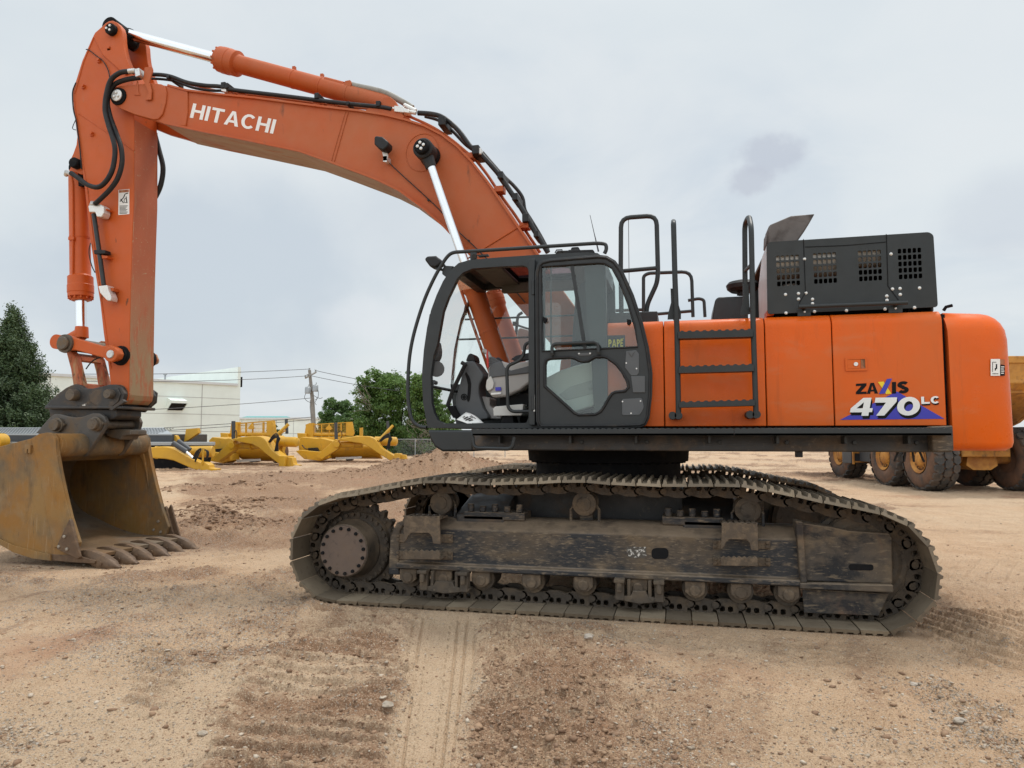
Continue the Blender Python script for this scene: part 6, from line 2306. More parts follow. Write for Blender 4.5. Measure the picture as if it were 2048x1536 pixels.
# ------------------------------------------------------------------ quick coupler
qc = MB()
QY = 0.255
Pq = [(90, 813), (101, 800), (115, 788), (131, 776), (141, 771), (150, 768), (160, 770), (170, 777), (184, 777), (203, 773), (218, 769), (232, 769), (243, 774), (249, 787), (246, 800), (240, 809), (236, 817), (92, 817)]
P = ats(Pq, -QY - 0.04)
qc.plate(P, [], -QY - 0.04, -QY + 0.02)
qc.plate(P, [], QY - 0.02, QY + 0.04)
q2 = MB()
P = ats([(98, 817), (234, 819), (234, 832), (228, 838), (180, 842), (150, 844), (100, 836)], -0.22)
q2.plate(P, [], -0.22, 0.22)
P = ats([(90, 811), (243, 812), (243, 818), (90, 818)], -QY - 0.05)
q2.plate(P, [], -QY - 0.06, QY + 0.06)
QC = q2.build('quick_coupler', 'coupler_paint', EX, bevel=0.012)
qc.islands('coupler_plate', 'coupler_paint', QC, bevel=0.01)
q3 = MB()
P = ats([(178, 790), (190, 781), (215, 776), (235, 776), (241, 788), (236, 803), (226, 812), (196, 814), (180, 803)], -QY - 0.055)
q3.plate(P, [], -QY - 0.055, -QY - 0.03)
P = ats([(244, 798), (250, 803), (224, 821), (217, 819)], -QY - 0.07)
q3.plate(P, [], -QY - 0.07, -QY - 0.02)
q3.build('coupler_cheek', 'coupler_paint', QC, bevel=0.006)
q4 = MB()
for px, py, r_ in ((144, 790, 0.075), (218, 788, 0.06)):
    x, z = at(px, py, -QY - 0.1)
    q4.lathe((x, -QY - 0.14, z), (x, QY + 0.12, z), [(0, r_ * 0.9), (0.015, r_), (0.10, r_), (0.105, r_ * 1.28), (2 * QY + 0.16, r_ * 1.28)], 26)
q4.islands('coupler_pin', 'pin_steel', QC, smooth=30)
# arm foot boss and outer cheek seen past the arm
ab = MB()
x, z = at(238, 790, -0.22)
ab.lathe((x, -0.225, z), (x, 0.225, z), [(0, 0.13), (0.01, 0.14), (0.03, 0.14), (0.035, 0.125), (0.415, 0.125), (0.42, 0.14), (0.45, 0.14)], 30)
ab.build('arm_foot', 'mud_caked', ARM, smooth=30)
cr = MB()
cr.plate(ats([(180, 770), (232, 766), (252, 780), (250, 802), (226, 822), (190, 820)], -QY), [], QY + 0.05, QY + 0.08)
cr.build('far_cheek', 'coupler_paint', QC, bevel=0.01)
dc = MB()
dc.plate_px([(164, 810), (172, 806), (173, 812), (165, 815)], [], -QY - 0.044, 0.004)
dc.build('worn_label', 'worn_decal', QC, smooth=0)

# ------------------------------------------------------------------ bucket
surf('bolt_grey', (0.36, 0.31, 0.25), 0.5, 0.4, layers=[((0.16, 0.10, 0.06), 30, 0.5, 0.7, (1, 1, 1), 0.6)])
BY = 0.80
XB = lambda P, Y=-BY: ats(P, Y)
side_px = [(112, 876), (105, 867), (96, 865), (80, 868), (62, 877), (30, 885), (0, 893), (-35, 905), (-62, 930), (-76, 975), (-72, 1015), (-52, 1050), (-25, 1070), (0, 1081), (30, 1098), (70, 1112), (104, 1118), (120, 1122), (150, 1112), (158, 1085), (142, 1035), (130, 985), (121, 943), (115, 908)]
bk = MB()
for s_ in (-1, 1):
    y0 = -BY if s_ < 0 else BY - 0.05
    bk.plate(XB(side_px), [], y0, y0 + 0.05)
# shell: curved back and floor, with thickness
back = XB(cm([(96, 870), (62, 882), (30, 890), (0, 898), (-32, 910), (-56, 935), (-68, 975), (-64, 1012), (-46, 1043), (-22, 1062), (0, 1072), (30, 1088), (70, 1103), (104, 1110), (150, 1113), (190, 1117)], 4))
inner = []
for i in range(len(back)):
    a, b = back[max(i - 1, 0)], back[min(i + 1, len(back) - 1)]
    L = math.hypot(b[0] - a[0], b[1] - a[1])
    nx, nz = -(b[1] - a[1]) / L, (b[0] - a[0]) / L
    inner.append((back[i][0] + nx * 0.04, back[i][1] + nz * 0.04))
shl = MB()
k = len(back)
vs = [(x, y, z) for (x, z) in inner for y in (-BY + 0.052, BY - 0.052)] + [(x, y, z) for (x, z) in back for y in (-BY + 0.052, BY - 0.052)]
o2 = 2 * k
fs = []
for i in range(k - 1):
    a = 2 * i
    fs += [(a, a + 1, a + 3, a + 2), (o2 + a, o2 + a + 2, o2 + a + 3, o2 + a + 1)]
fs += [(0, o2, o2 + 1, 1), (2 * k - 2, 2 * k - 1, o2 + 2 * k - 1, o2 + 2 * k - 2)]
shl.add(vs, fs)
BU = shl.build('bucket', 'bucket_inside', EX, smooth=40)
bk.islands('side_plate', 'bucket_steel', BU, bevel=0.008)
# thicker edge straps on the side plates
stp = MB()
strap = [(112, 876), (105, 867), (96, 865), (80, 868), (66, 876), (70, 900), (84, 960), (96, 1030), (106, 1075), (110, 1095), (150, 1085), (158, 1085), (142, 1035), (130, 985), (121, 943), (115, 908)]
heel = [(-30, 1068), (0, 1076), (30, 1090), (75, 1102), (104, 1108), (105, 1121), (70, 1117), (30, 1104), (0, 1087), (-25, 1078)]
for s_ in (-1, 1):
    y0 = -BY - 0.016 if s_ < 0 else BY
    stp.plate(XB(strap), [], y0, y0 + 0.016)
    stp.plate(XB(heel), [], y0 - (0.012 if s_ < 0 else -0.0), y0 + 0.012)
stp.islands('side_strap', 'bucket_steel', BU, bevel=0.004)
tbp = MB()
xt, zt_ = at(98, 891, -BY)
tbp.lathe((xt, -BY + 0.051, zt_), (xt, BY - 0.051, zt_), [(0, 0.15), (2 * BY - 0.102, 0.15)], 36)
tbp.plate(XB([(70, 890), (96, 870), (100, 905), (60, 925), (20, 905)]), [], -BY + 0.053, BY - 0.053)
tbp.build('bucket_tube', 'bucket_steel', BU, smooth=30)
gs = MB()
for s_ in (-1, 1):
    y0 = -BY + 0.05 if s_ < 0 else BY - 0.085
    P = [(xt - 0.06, zt_ - 0.12), (xt + 0.07, zt_ - 0.10), (xt + 0.11, zt_ - 0.25), (xt + 0.15, zt_ - 0.42), (xt + 0.18, zt_ - 0.62), (xt + 0.12, zt_ - 0.40), (xt + 0.05, zt_ - 0.22)]
    gs.plate(P, [], y0, y0 + 0.035)
gs.islands('corner_gusset', 'bucket_steel', BU, bevel=0.01)
# ears with the two pins
ear = [(72, 866), (84, 852), (98, 836), (109, 828), (120, 828.5), (137, 833), (152, 835), (166, 833), (185, 826.5), (199, 827), (208, 833), (212, 843), (208, 857), (190, 884), (173, 911), (166, 914), (150, 905), (120, 880), (90, 872)]
EYY = 0.30
eo = MB()
P = ats(ear, -EYY - 0.03)
for s_ in (-1, 1):
    y0 = -EYY - 0.03 if s_ < 0 else EYY - 0.03
    eo.plate(P, [], y0, y0 + 0.06)
eo.islands('bucket_ear', 'ear_steel', BU, bevel=0.01)
for px, py in ((107, 850), (184, 848)):
    pn = MB()
    x, z = at(px, py, -EYY - 0.12)
    pn.lathe((x, -EYY - 0.13, z), (x, -EYY + 0.05, z), [(0, 0.07), (0.01, 0.076), (0.05, 0.076), (0.055, 0.095), (0.18, 0.095)], 28)
    pn.lathe((x, -EYY, z), (x, EYY + 0.1, z), [(0, 0.055), (2 * EYY + 0.1, 0.055)], 28)
    pn.cyl((x + 0.10, -EYY - 0.07, z + 0.01), (x + 0.10, -EYY, z + 0.01), 0.022, n=10)
    pn.build('bucket_pin', 'pin_steel', BU, smooth=30)
pn = MB()
x, z = at(195, 850, 0)
pn.lathe((x, -0.27, z), (x, 0.27, z), [(0, 0.068), (0.54, 0.068)], 24)
pn.build('coupler_bar', 'steel', QC, smooth=30)
hkp = MB()
hkp.plate(ats([(205, 870), (212, 858), (246, 858), (256, 860), (256, 870), (240, 872), (236, 880), (214, 875)], -0.1), [], -0.05, 0.25)
hkp.build('coupler_hook', 'pin_steel', QC, bevel=0.015)
# side cutters
for s_ in (-1, 1):
    sc_ = MB()
    P = XB([(145, 1037), (148, 1042), (155, 1072), (166, 1114), (161, 1117), (120, 1097), (122, 1086)])
    y0 = -BY - 0.05 if s_ < 0 else BY + 0.005
    sc_.plate(P, [], y0, y0 + 0.045)
    if s_ > 0:
        Pf = [(x + 0.05, z + 0.02) for x, z in P[:5]] + [P[5]]
        sc_.plate(Pf, [], y0 + 0.045, y0 + 0.075)
    SCO = sc_.build('side_cutter', 'tooth_steel', BU, bevel=0.008)
    bl = MB()
    for px, py in ((136, 1072), (125, 1092), (141, 1097)):
        x, z = at(px, py, -BY)
        ya_ = -BY - 0.065 if s_ < 0 else BY - 0.065
        bl.lathe((x, ya_, z), (x, ya_ + 0.03, z), [(0, 0.012), (0.003, 0.019), (0.018, 0.020), (0.019, 0.031), (0.03, 0.031)], 16)
    bl.islands('cutter_bolt', 'bolt_grey', SCO, smooth=30)
lf = MB()
lf.plate_px([(49, 889), (61, 890), (60, 906), (56, 906), (56, 898), (54, 898), (53, 906), (49, 906)], [], -BY - 0.03, 0.04)
lf.build('lifting_eye', 'bucket_steel', BU)
# lip and six teeth
lip = MB()
P = XB([(100, 1108), (150, 1111), (192, 1121), (190, 1127), (150, 1125), (105, 1121)])
lip.plate(P, [], -BY - 0.006, BY + 0.006)
lip.build('cutting_lip', 'tooth_steel', BU, bevel=0.004)
tx0, tz0 = at(160, 1112, -BY)
tx1, tz1 = at(227, 1141, -BY)
for i in range(6):
    yc_ = -BY + 0.09 + (2 * BY - 0.18) * i / 5
    ad = MB()
    secs = [(tx0 - 0.10, tz0 + 0.045, 0.025, 0.07), (tx0 + 0.0, tz0 + 0.06, 0.05, 0.13), (tx0 + 0.10, tz0 + 0.058, 0.062, 0.16), (tx0 + 0.20, tz0 + 0.03, 0.070, 0.185), (tx0 + 0.245, tz0 + 0.012, 0.068, 0.18)]
    def loft(mb, secs):
        vs, fs = [], []
        for (x, zt2, hw, th) in secs:
            for (yy, zz) in ((-hw, zt2 - 0.3 * th), (-hw * 0.6, zt2), (hw * 0.6, zt2), (hw, zt2 - 0.3 * th), (hw, zt2 - th * 0.8), (hw * 0.7, zt2 - th), (-hw * 0.7, zt2 - th), (-hw, zt2 - th * 0.8)):
                vs.append((x, yc_ + yy, zz))
        m8 = 8
        for q in range(len(secs) - 1):
            for e in range(m8):
                fs.append((q * m8 + e, (q + 1) * m8 + e, (q + 1) * m8 + (e + 1) % m8, q * m8 + (e + 1) % m8))
        fs.append(tuple(range(m8)))
        fs.append(tuple(reversed(range((len(secs) - 1) * m8, len(secs) * m8))))
        mb.add(vs, fs)
    loft(ad, secs)
    ad.build('tooth_adapter', 'tooth_steel', BU, smooth=40)
    tt_ = MB()
    xe = tx1
    loft(tt_, [(tx0 + 0.225, tz0 + 0.024, 0.077, 0.195), (tx0 + 0.30, tz0 + 0.000, 0.075, 0.165), (tx0 + 0.42, tz0 - 0.06, 0.062, 0.10), (xe - 0.04, 0.055, 0.040, 0.05), (xe + 0.02, 0.022, 0.024, 0.018)])
    tt_.cyl((tx0 + 0.285, yc_ - 0.088, tz0 - 0.08), (tx0 + 0.285, yc_ + 0.088, tz0 - 0.08), 0.024, n=12)
    tt_.build('tooth', 'tooth_steel', BU, smooth=40)

# ------------------------------------------------------------------ hoses and pipes on boom and arm
hs = MB()
YHZ = -0.26
hs.hose([(304, 149), (325, 150), (345, 154), (375, 165), (410, 171), (440, 173), (462, 179), (500, 184), (560, 191), (640, 201), (700, 208), (760, 214), (783, 218)], 0.026, YHZ, 5, 10)
hs.hose([(302, 157), (330, 159), (352, 163), (385, 175), (420, 181), (448, 181)], 0.018, YHZ + 0.08, 5, 8)
hs.islands('boom_hose', 'rubber', BOOM)
hs = MB()
hs.hose([(836, 226), (862, 228), (882, 233), (900, 245), (920, 265), (940, 292), (957, 305)], 0.030, -0.20, 5, 10)
hs.hose([(850, 233), (880, 242), (905, 262), (930, 288), (946, 300)], 0.02, -0.05, 5, 8)
hs.hose([(957, 303), (980, 328), (1000, 352), (1022, 385), (1045, 420), (1065, 455), (1088, 492), (1096, 505)], 0.030, -0.22, 5, 10)
hs.hose([(965, 305), (1000, 345), (1028, 372), (1045, 395), (1050, 420), (1062, 440), (1080, 470), (1096, 500)], 0.022, 0.1, 5, 8)
hs.islands('boom_hose', 'rubber', BOOM)
hs = MB()
hs.hose([(466, 187), (540, 194), (620, 205), (700, 214), (760, 220), (800, 226), (835, 240), (870, 257), (905, 281), (935, 306), (950, 318)], 0.018, -0.15, 4, 8)
hs.hose([(345, 160), (380, 169), (420, 178), (460, 186)], 0.012, -0.1, 4, 8)
hs.hose([(950, 318), (975, 350), (1000, 388), (1030, 430), (1060, 475), (1080, 505)], 0.018, -0.10, 4, 8)
hs.islands('boom_pipe', 'orange_boom', BOOM)
cl = MB()
for px, py, s_ in ((455, 177, 7), (461, 178, 6), (640, 198, 6), (762, 214, 6), (888, 248, 9), (955, 305, 9), (1004, 355, 7), (1033, 398, 7), (1054, 440, 8), (1075, 472, 6), (345, 160, 4), (702, 213, 4)):
    c_ = at3(px, py, -0.2)
    w_ = s_ * 0.0058
    cl.box(c_.x - w_ * 0.8, c_.x + w_ * 0.8, -0.30, 0.0, c_.z - w_, c_.z + w_)
cl.islands('hose_clamp', 'rubber', BOOM, bevel=0.006)
cl = MB()
for px, py in ((465, 188), (490, 192), (640, 207), (668, 211), (760, 222), (940, 312), (1000, 378), (1050, 450)):
    c_ = at3(px, py, -0.15)
    cl.box(c_.x - 0.05, c_.x + 0.06, -0.24, -0.10, c_.z - 0.06, c_.z + 0.01)
cl.islands('clamp_foot', 'orange_boom', BOOM, bevel=0.006)
ft = MB()
for (px, py, w_, h_) in ((447, 178, 5, 6), (798, 218, 10, 7), (812, 221, 6, 5), (953, 301, 9, 7)):
    ft.plate_px(rounded([(px - w_, py - h_), (px + w_, py - h_ + 2), (px + w_, py + h_), (px - w_, py + h_ - 2)], 2), [], -0.28, 0.10)
ft.tube([at3(785, 217, -0.24), at3(832, 226, -0.24)], 0.024, 10)
ft.tube([at3(808, 210, -0.15), at3(832, 222, -0.15)], 0.028, 10)
ft.islands('hose_fitting', 'zinc', BOOM, bevel=0.006)
hs = MB()
hs.hose([(258, 143), (240, 145.5), (222, 160), (213, 188), (210, 220), (217, 250), (225, 275), (230, 300), (226, 335), (214, 360), (197, 374), (176, 370), (155, 355), (142, 346)], [0.032] * (13 * 6 + 1), -0.44, 6, 10)
hs.hose([(280, 155), (250, 160), (226, 172), (215, 200), (220, 232), (232, 265), (242, 295), (244, 325), (236, 355), (221, 378), (202, 397), (190, 408)], 0.032, -0.38, 6, 10)
hs.islands('arm_hose', 'rubber', ARM)
hs = MB()
hs.hose([(310, 270), (318, 300), (326, 335), (322, 368), (312, 392), (306, 398)], 0.034, 0.28, 6, 10)
hs.islands('arm_hose', 'rubber', ARM)
ft = MB()
ft.tube([at3(257, 143, -0.44), at3(270, 142, -0.42)], 0.034, 10)
ft.plate_px([(269, 138), (278, 136), (280, 150), (271, 153)], [], -0.44, 0.1)
ft.tube([at3(142, 347, -0.44), at3(133, 344, -0.40), at3(132, 350, -0.35)], 0.028, 10)
ft.tube([at3(190, 407, -0.38), at3(185, 406, -0.34), at3(183.5, 412, -0.32)], 0.03, 10)
ft.islands('hose_fitting', 'steel', ARM)
vp = MB()
vp.tube([at3(187.5, 428, -0.31), at3(198, 500, -0.31), at3(207.5, 570, -0.31)], 0.029, 10)
vp.build('breaker_pipe', 'black_paint', ARM)
vb = MB()
vb.plate_px(rounded([(176, 411), (200, 408), (207, 413), (207, 426), (203, 434), (193, 433), (190, 424), (178, 424)], 2), [], -0.36, 0.12)
vb.plate_px(rounded([(196, 572), (214, 570), (216, 580), (222, 594), (221, 602), (213, 600), (200, 586)], 2), [], -0.37, 0.12)
vb.tube([at3(210, 585, -0.3), at3(221, 601, -0.3)], 0.03, 10)
vb.islands('valve_block', 'zinc', ARM, bevel=0.008)
vb = MB()
vb.plate_px([(187, 500), (194, 499), (210, 500), (210, 507), (188, 508)], [], -0.35, 0.1)
vb.build('pipe_clamp', 'rubber', ARM, bevel=0.006)
vb = MB()
for pts in ([(205, 416), (215, 418), (214, 421), (205, 420)], [(203, 510), (215, 512), (214, 516), (204, 517)], [(216, 575), (227, 576), (227, 582), (216, 582)]):
    vb.plate_px(pts, [], -0.32, 0.11)
vb.islands('pipe_foot', 'orange_arm', ARM)
cbz = MB()
cbz.hose([(172, 99), (178, 100), (193, 112), (206, 122), (216, 140), (220, 158)], 0.007, -YA_ - 0.02, 4, 6)
cbz.hose([(152, 165), (146, 180), (145, 195), (147, 220), (152, 240), (155, 262), (160, 300), (163, 338)], 0.008, -YA_ - 0.02, 4, 6)
cbz.hose([(152, 238), (145, 256), (152, 260)], 0.005, -YA_ - 0.02, 4, 6)
cbz.hose([(246, 58), (258, 57), (270, 63), (277, 74), (277, 92), (268, 102)], 0.008, 0.05, 4, 6)
cbz.hose([(181, 486), (178, 505), (183, 530), (190, 545)], 0.007, -YA_ - 0.02, 4, 6)
cbz.hose([(222, 714), (205, 713), (185, 722), (172, 738)], 0.009, -YA_ - 0.02, 4, 6)
cbz.islands('grease_line', 'rubber', ARM)

# ================================================================== BEHIND THE MACHINE
def rz_(px, py, D):
    """(metres to the right of the lens, height) of the pixel at D metres ahead"""
    a, b = (px - 1024) / F_PX, (768 - py) / F_PX
    fw, up = math.cos(PITCH) - b * math.sin(PITCH), math.sin(PITCH) + b * math.cos(PITCH)
    return (a / fw * D, CAM.z + up / fw * D)


def world(right, fwd, z=0.0):
    return Vector((CAM.x + right * CT - fwd * ST, CAM.y + right * ST + fwd * CT, z))


class Local:
    """frame standing on the ground: x to the right of the view, y away, z up"""

    def __init__(s, px, D):
        s.D = D
        s.r0 = rz_(px, 873, D)[0]
        s.loc = world(s.r0, D)

    def p(s, px, py, dy=0.0):
        r, z = rz_(px, py, s.D + dy)
        return (r - s.r0, z)

    def T(s, pts, dy=0.0):
        return [s.p(a, b, dy) for a, b in pts]

    def v(s, px, py, dy=0.0):
        r, z = s.p(px, py, dy)
        return Vector((r, dy, z))


# ------------------------------------------------------------------ pull scrapers
def scraper():
    F = Local(803, 43.0)
    root = empty('pull_scraper', F.loc, None, None, THETA)
    T, v = F.T, F.v
    b = MB()
    b.plate(T([(594, 866), (612, 867), (612, 874), (706, 873), (713, 871), (722, 877), (716, 902), (598, 903)], 3.0), [], 3.0, 4.0)
    b.plate(T([(595, 880), (603, 874), (634, 877), (641, 876), (666, 882), (673, 886), (650, 898), (640, 906), (605, 903), (598, 893)], 1.6), [], 1.6, 3.0)
    b.build('bowl', 'cat_yellow', root, bevel=0.03)
    b = MB()
    for P in ([(608, 874), (612, 849), (619, 846), (626.5, 846), (626.5, 874)], [(692, 871), (692, 846), (703.5, 844), (707.5, 866), (705, 872)]):
        b.plate(T(P, 3.4), [], 3.4, 3.7)
    b.plate(T([(610, 849), (704, 843.5), (704, 845), (610, 851)], 3.4), [], 3.5, 3.6)
    for px in (643, 658, 682):
        b.plate(T([(px - 1, 847), (px + 1, 847), (px + 1, 873), (px - 1, 873)], 3.5), [], 3.5, 3.6)
    for px in np.arange(629, 692, 2.6):
        a_, c_ = v(px, 847, 3.5), v(px, 870, 3.5)
        b.tube([a_, c_], 0.012, 4)
    for py in (852, 858, 864):
        b.tube([v(627, py, 3.5), v(692, py, 3.5)], 0.012, 4)
    b.tube([v(626, 869, 3.6), v(692, 869, 3.6)], 0.12, 10)
    b.plate(T([(651, 857), (658, 849), (665, 857), (662, 860), (654, 860)], 3.4), [], 3.38, 3.44)
    b.build('push_frame', 'cat_yellow', root)
    b = MB()
    b.plate(T([(591, 902), (600, 900), (655, 905), (657, 917), (640, 922), (608, 918)], 1.0), [], 1.0, 1.8)
    b.build('side_blade', 'cat_yellow', root, bevel=0.03)
    b = MB()
    b.plate(T([(631, 913), (671, 878), (676, 880), (679.5, 888), (676, 898), (643, 919)], 0.4), [], 0.4, 0.8)
    c_ = v(673, 889, 0.4)
    b.cyl((c_.x, 0.33, c_.z), (c_.x, 0.9, c_.z), 0.20, n=18)
    b.build('pull_arm', 'cat_yellow', root, bevel=0.03)
    b = MB()
    c0, c1 = v(677, 889, 0.9), v(727, 889, 0.9)
    b.lathe(c0, c1, [(0, 0.20), (0.92, 0.20), (0.925, 0.27), (1.0, 0.27), (1.005, 0.20), (1.5, 0.19)], 20)
    b.build('torque_tube', 'cat_yellow', root, smooth=30)
    b = MB()
    b.plate(T(cm([(674, 878), (700, 874), (722, 872), (740, 873), (751, 879), (757, 887), (765, 897), (780, 906), (796, 916)], 2) + [(791, 926), (778, 920), (752, 904), (736, 893), (722, 887), (708, 885), (690, 882)], 0.2), [], 0.2, 0.85)
    b.build('gooseneck', 'cat_yellow', root, bevel=0.04)
    b = MB()
    xa_, xb_ = v(658, 906, 1.9).x, v(764, 904, 2.4).x
    b.extrude_x(cm([(1.75, 1.12), (1.62, 0.95), (1.66, 0.72), (1.85, 0.48), (2.2, 0.28), (2.7, 0.16)], 3) + [(2.75, 0.22), (2.3, 0.36), (1.98, 0.56), (1.80, 0.78), (1.76, 0.95), (1.85, 1.10)], xa_, xb_)
    b.build('apron', 'cat_yellow', root, smooth=30)
    b = MB()
    b.plate(T([(789, 907), (801, 907), (801, 926), (789, 927)], -0.1), [], -0.2, 0.6)
    b.plate(T([(801, 909), (812, 910), (815, 921), (826, 923), (820, 927), (802, 927)], 0.0), [], 0.0, 0.35)
    b.build('hitch', 'cat_yellow', root, bevel=0.02)
    b = MB()
    b.tube([v(671.5, 845, 0.6), v(672.5, 879, 0.6)], 0.105, 10)
    b.tube([v(775, 842, 1.2), v(777, 868, 1.2)], 0.085, 10)
    b.islands('lift_cylinder', 'charcoal', root, smooth=40)
    b = MB()
    b.tube([v(756, 882, 0.4), v(786, 851, 0.9)], 0.085, 10)
    b.tube([v(759, 881, 0.4), v(780, 862, 0.9)], 0.035, 6)
    b.plate(T([(719, 856), (725, 855), (725, 875), (719, 875)], 2.4), [], 2.4, 2.6)
    b.build('hose_support', 'cat_yellow', root)
    b = MB()
    b.lathe(v(750, 882, 1.5), v(797, 883, 1.5), [(0, 0.28), (1.25, 0.28), (1.35, 0.24), (1.41, 0.12)], 20)
    b.build('tank', 'cat_yellow', root, smooth=40)
    b = MB()
    for k in range(5):
        b.tube(cm([tuple(v(758 + k, 883, 0.2)), tuple(v(768 + k, 872 + k, 0.1)), tuple(v(778 + 1.5 * k, 868 + 2 * k, 0.1)), tuple(v(776 + k, 886, 0.1)), tuple(v(772 + k * 2, 899, 0.15))], 4), 0.026, 5)
    b.tube(cm([tuple(v(676, 866, 0.5)), tuple(v(682, 862, 0.4)), tuple(v(684, 872, 0.4)), tuple(v(680, 878, 0.5))], 4), 0.026, 5)
    b.tube(cm([tuple(v(604, 890, 1.4)), tuple(v(612, 898, 1.3)), tuple(v(626, 896, 1.3))], 4), 0.03, 5)
    b.plate(T([(617, 896), (634, 895), (638, 903), (627, 912), (618, 905)], 1.4), [], 1.3, 1.6)
    b.islands('hydraulic_hose', 'rubber', root, smooth=40)
    b = MB()
    for x_ in (-6.2, -4.4):
        b.lathe((x_, 4.6, 0.62), (x_ + 0.55, 4.6, 0.62), [(0, 0.5), (0.06, 0.62), (0.49, 0.62), (0.55, 0.5)], 24)
    b.islands('wheel', 'tyre', root, smooth=40)
    b = MB()
    b.plate(T([(670, 915), (722, 913), (722, 917), (671, 920)], 0.9), [], 1.0, 1.1)
    b.build('cutting_edge', 'console_pale', root)
    return root


s1 = scraper()
tag(s1, 'yellow pull scraper nearest the cab, hitch resting by the soil mound', 'scraper', 'yellow pull scrapers parked in a row')
s2 = copy_tree(s1)
tag(s2, 'yellow pull scraper whose wire frame stands against the white warehouse', 'scraper', 'yellow pull scrapers parked in a row')
F2 = Local(576, 37.6)
s2.location = F2.loc
s2.rotation_euler = (0, 0, THETA - R(20))
for sc_ in (s1, s2):
    pass

# the dark box scraper behind the bucket
F = Local(410, 32.8)
bx = empty('carry_scraper', F.loc, 'charcoal box scraper with perforated lid and yellow gooseneck behind the rusty bucket', 'scraper', THETA)
T, v = F.T, F.v
b = MB()
x0, z0 = F.p(-70, 887, 2.0)
x1, z1 = F.p(345, 868, 2.0)
b.box(x0, x1, 2.0, 6.0, z0 - 0.02, z1)
b.build('box', 'charcoal', bx, bevel=0.03)
b = MB()
xl_, zl_ = F.p(327, 855, 4.2)
b.add([(x0, 1.98, z1), (x1, 1.98, z1), (xl_, 4.2, zl_), (x0, 4.2, zl_), (x0, 1.98, z1 - 0.06), (x1, 1.98, z1 - 0.06), (xl_, 4.2, zl_ - 0.06), (x0, 4.2, zl_ - 0.06)],
      [(0, 1, 2, 3), (7, 6, 5, 4), (0, 4, 5, 1), (1, 5, 6, 2), (2, 6, 7, 3), (3, 7, 4, 0)])
LID = b.build('lid', 'grey_metal', bx)
b = MB()
for i in range(62):
    for j in range(5):
        t_ = (j + 0.6) / 5.6
        xx = x0 + 0.2 + (x1 - x0 - 0.9) * (i + 0.5 * (j % 2)) / 62
        yy, zz = 1.98 + 2.22 * t_, z1 + (zl_ - z1) * t_ + 0.004
        w_ = 0.042
        b.add([(xx - w_, yy - w_ * 2, zz - 0.012), (xx + w_, yy - w_ * 2, zz - 0.012), (xx + w_, yy + w_ * 2, zz + 0.024), (xx - w_, yy + w_ * 2, zz + 0.024)], [(0, 1, 2, 3)])
b.build('lid_perforation', 'deep_black', LID, smooth=0)
b = MB()
b.plate(T([(-70, 884), (424, 884), (424, 891), (-70, 891)], 1.4), [], 1.4, 1.8)
b.build('beam', 'grey_metal', bx, bevel=0.02)
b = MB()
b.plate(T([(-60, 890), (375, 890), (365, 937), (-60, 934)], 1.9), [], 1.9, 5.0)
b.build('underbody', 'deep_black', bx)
b = MB()
b.plate(T(cm([(302, 895), (318, 893), (332, 893.5), (346, 897), (360, 905), (378, 915), (396, 923), (408, 930), (414, 936)], 2) + [(403, 943), (388, 939), (365, 929), (347, 921), (332, 918), (318, 917), (302, 916)], 0.0), [], 0.0, 0.6)
b.build('gooseneck', 'cat_yellow', bx, bevel=0.04)
b = MB()
b.lathe(v(290, 905, 0.8), v(318, 905, 0.8), [(0, 0.25), (0.5, 0.25), (0.51, 0.30), (0.58, 0.30)], 20)
b.lathe(v(376, 904, 1.3), v(429, 903, 1.3), [(0, 0.27), (1.15, 0.27), (1.2, 0.24)], 20)
b.plate(T([(345, 868), (352, 872), (358, 884), (345, 886)], 2.2), [], 2.2, 2.5)
b.plate(T([(372, 858), (395, 856), (396, 866), (376, 880), (368, 884)], 3), [], 3.0, 3.3)
b.islands('cross_tube', 'cat_yellow', bx, smooth=30)
b = MB()
b.plate(T([(401, 924), (410, 925), (418, 930), (419, 936), (432, 938), (431, 942), (404, 944), (400, 940)], -0.1), [], -0.1, 0.5)
b.tube([v(407, 895, -0.1), v(405, 930, -0.1)], 0.05, 6)
b.build('hitch', 'cat_yellow', bx, bevel=0.02)
b = MB()
b.tube([v(346, 886, -0.2), v(373, 903, -0.2)], 0.12, 10)
b.tube([v(356, 882, 0.3), v(380, 900, 0.3)], 0.12, 10)
LCY = b.islands('lift_cylinder', 'charcoal', bx, smooth=40)[0]
b = MB()
b.tube([v(371, 902, -0.2), v(386, 916, -0.2)], 0.06, 8)
b.build('rod', 'chrome', LCY, smooth=40)
b = MB()
for k in range(4):
    b.tube(cm([tuple(v(386 + k, 918, -0.15)), tuple(v(392 + 2 * k, 904 - k, -0.2)), tuple(v(402, 897 + k, -0.2)), tuple(v(396 - k, 912, -0.2)), tuple(v(390, 924 - k, -0.15))], 5), 0.026, 5)
    b.tube(cm([tuple(v(405, 897 + k, 0.0)), tuple(v(413 + k, 902, -0.1)), tuple(v(413 + k, 914, -0.1)), tuple(v(408, 922, 0.0))], 5), 0.026, 5)
b.islands('hydraulic_hose', 'rubber', bx, smooth=40)
b = MB()
c_ = v(-2, 882, 1.0)
b.lathe((c_.x, 0.6, c_.z), (c_.x, 1.3, c_.z), [(0, 0.30), (0.05, 0.36), (0.65, 0.36), (0.7, 0.30)], 24)
b.build('end_drum', 'cat_yellow', bx, smooth=40)

# ------------------------------------------------------------------ articulated dump truck at the right
root_loc = world(12.2, 21.0)
DT = empty('dump_truck', root_loc, 'muddy yellow articulated dump truck with ribbed tyres, parked behind the counterweight', 'truck', THETA)


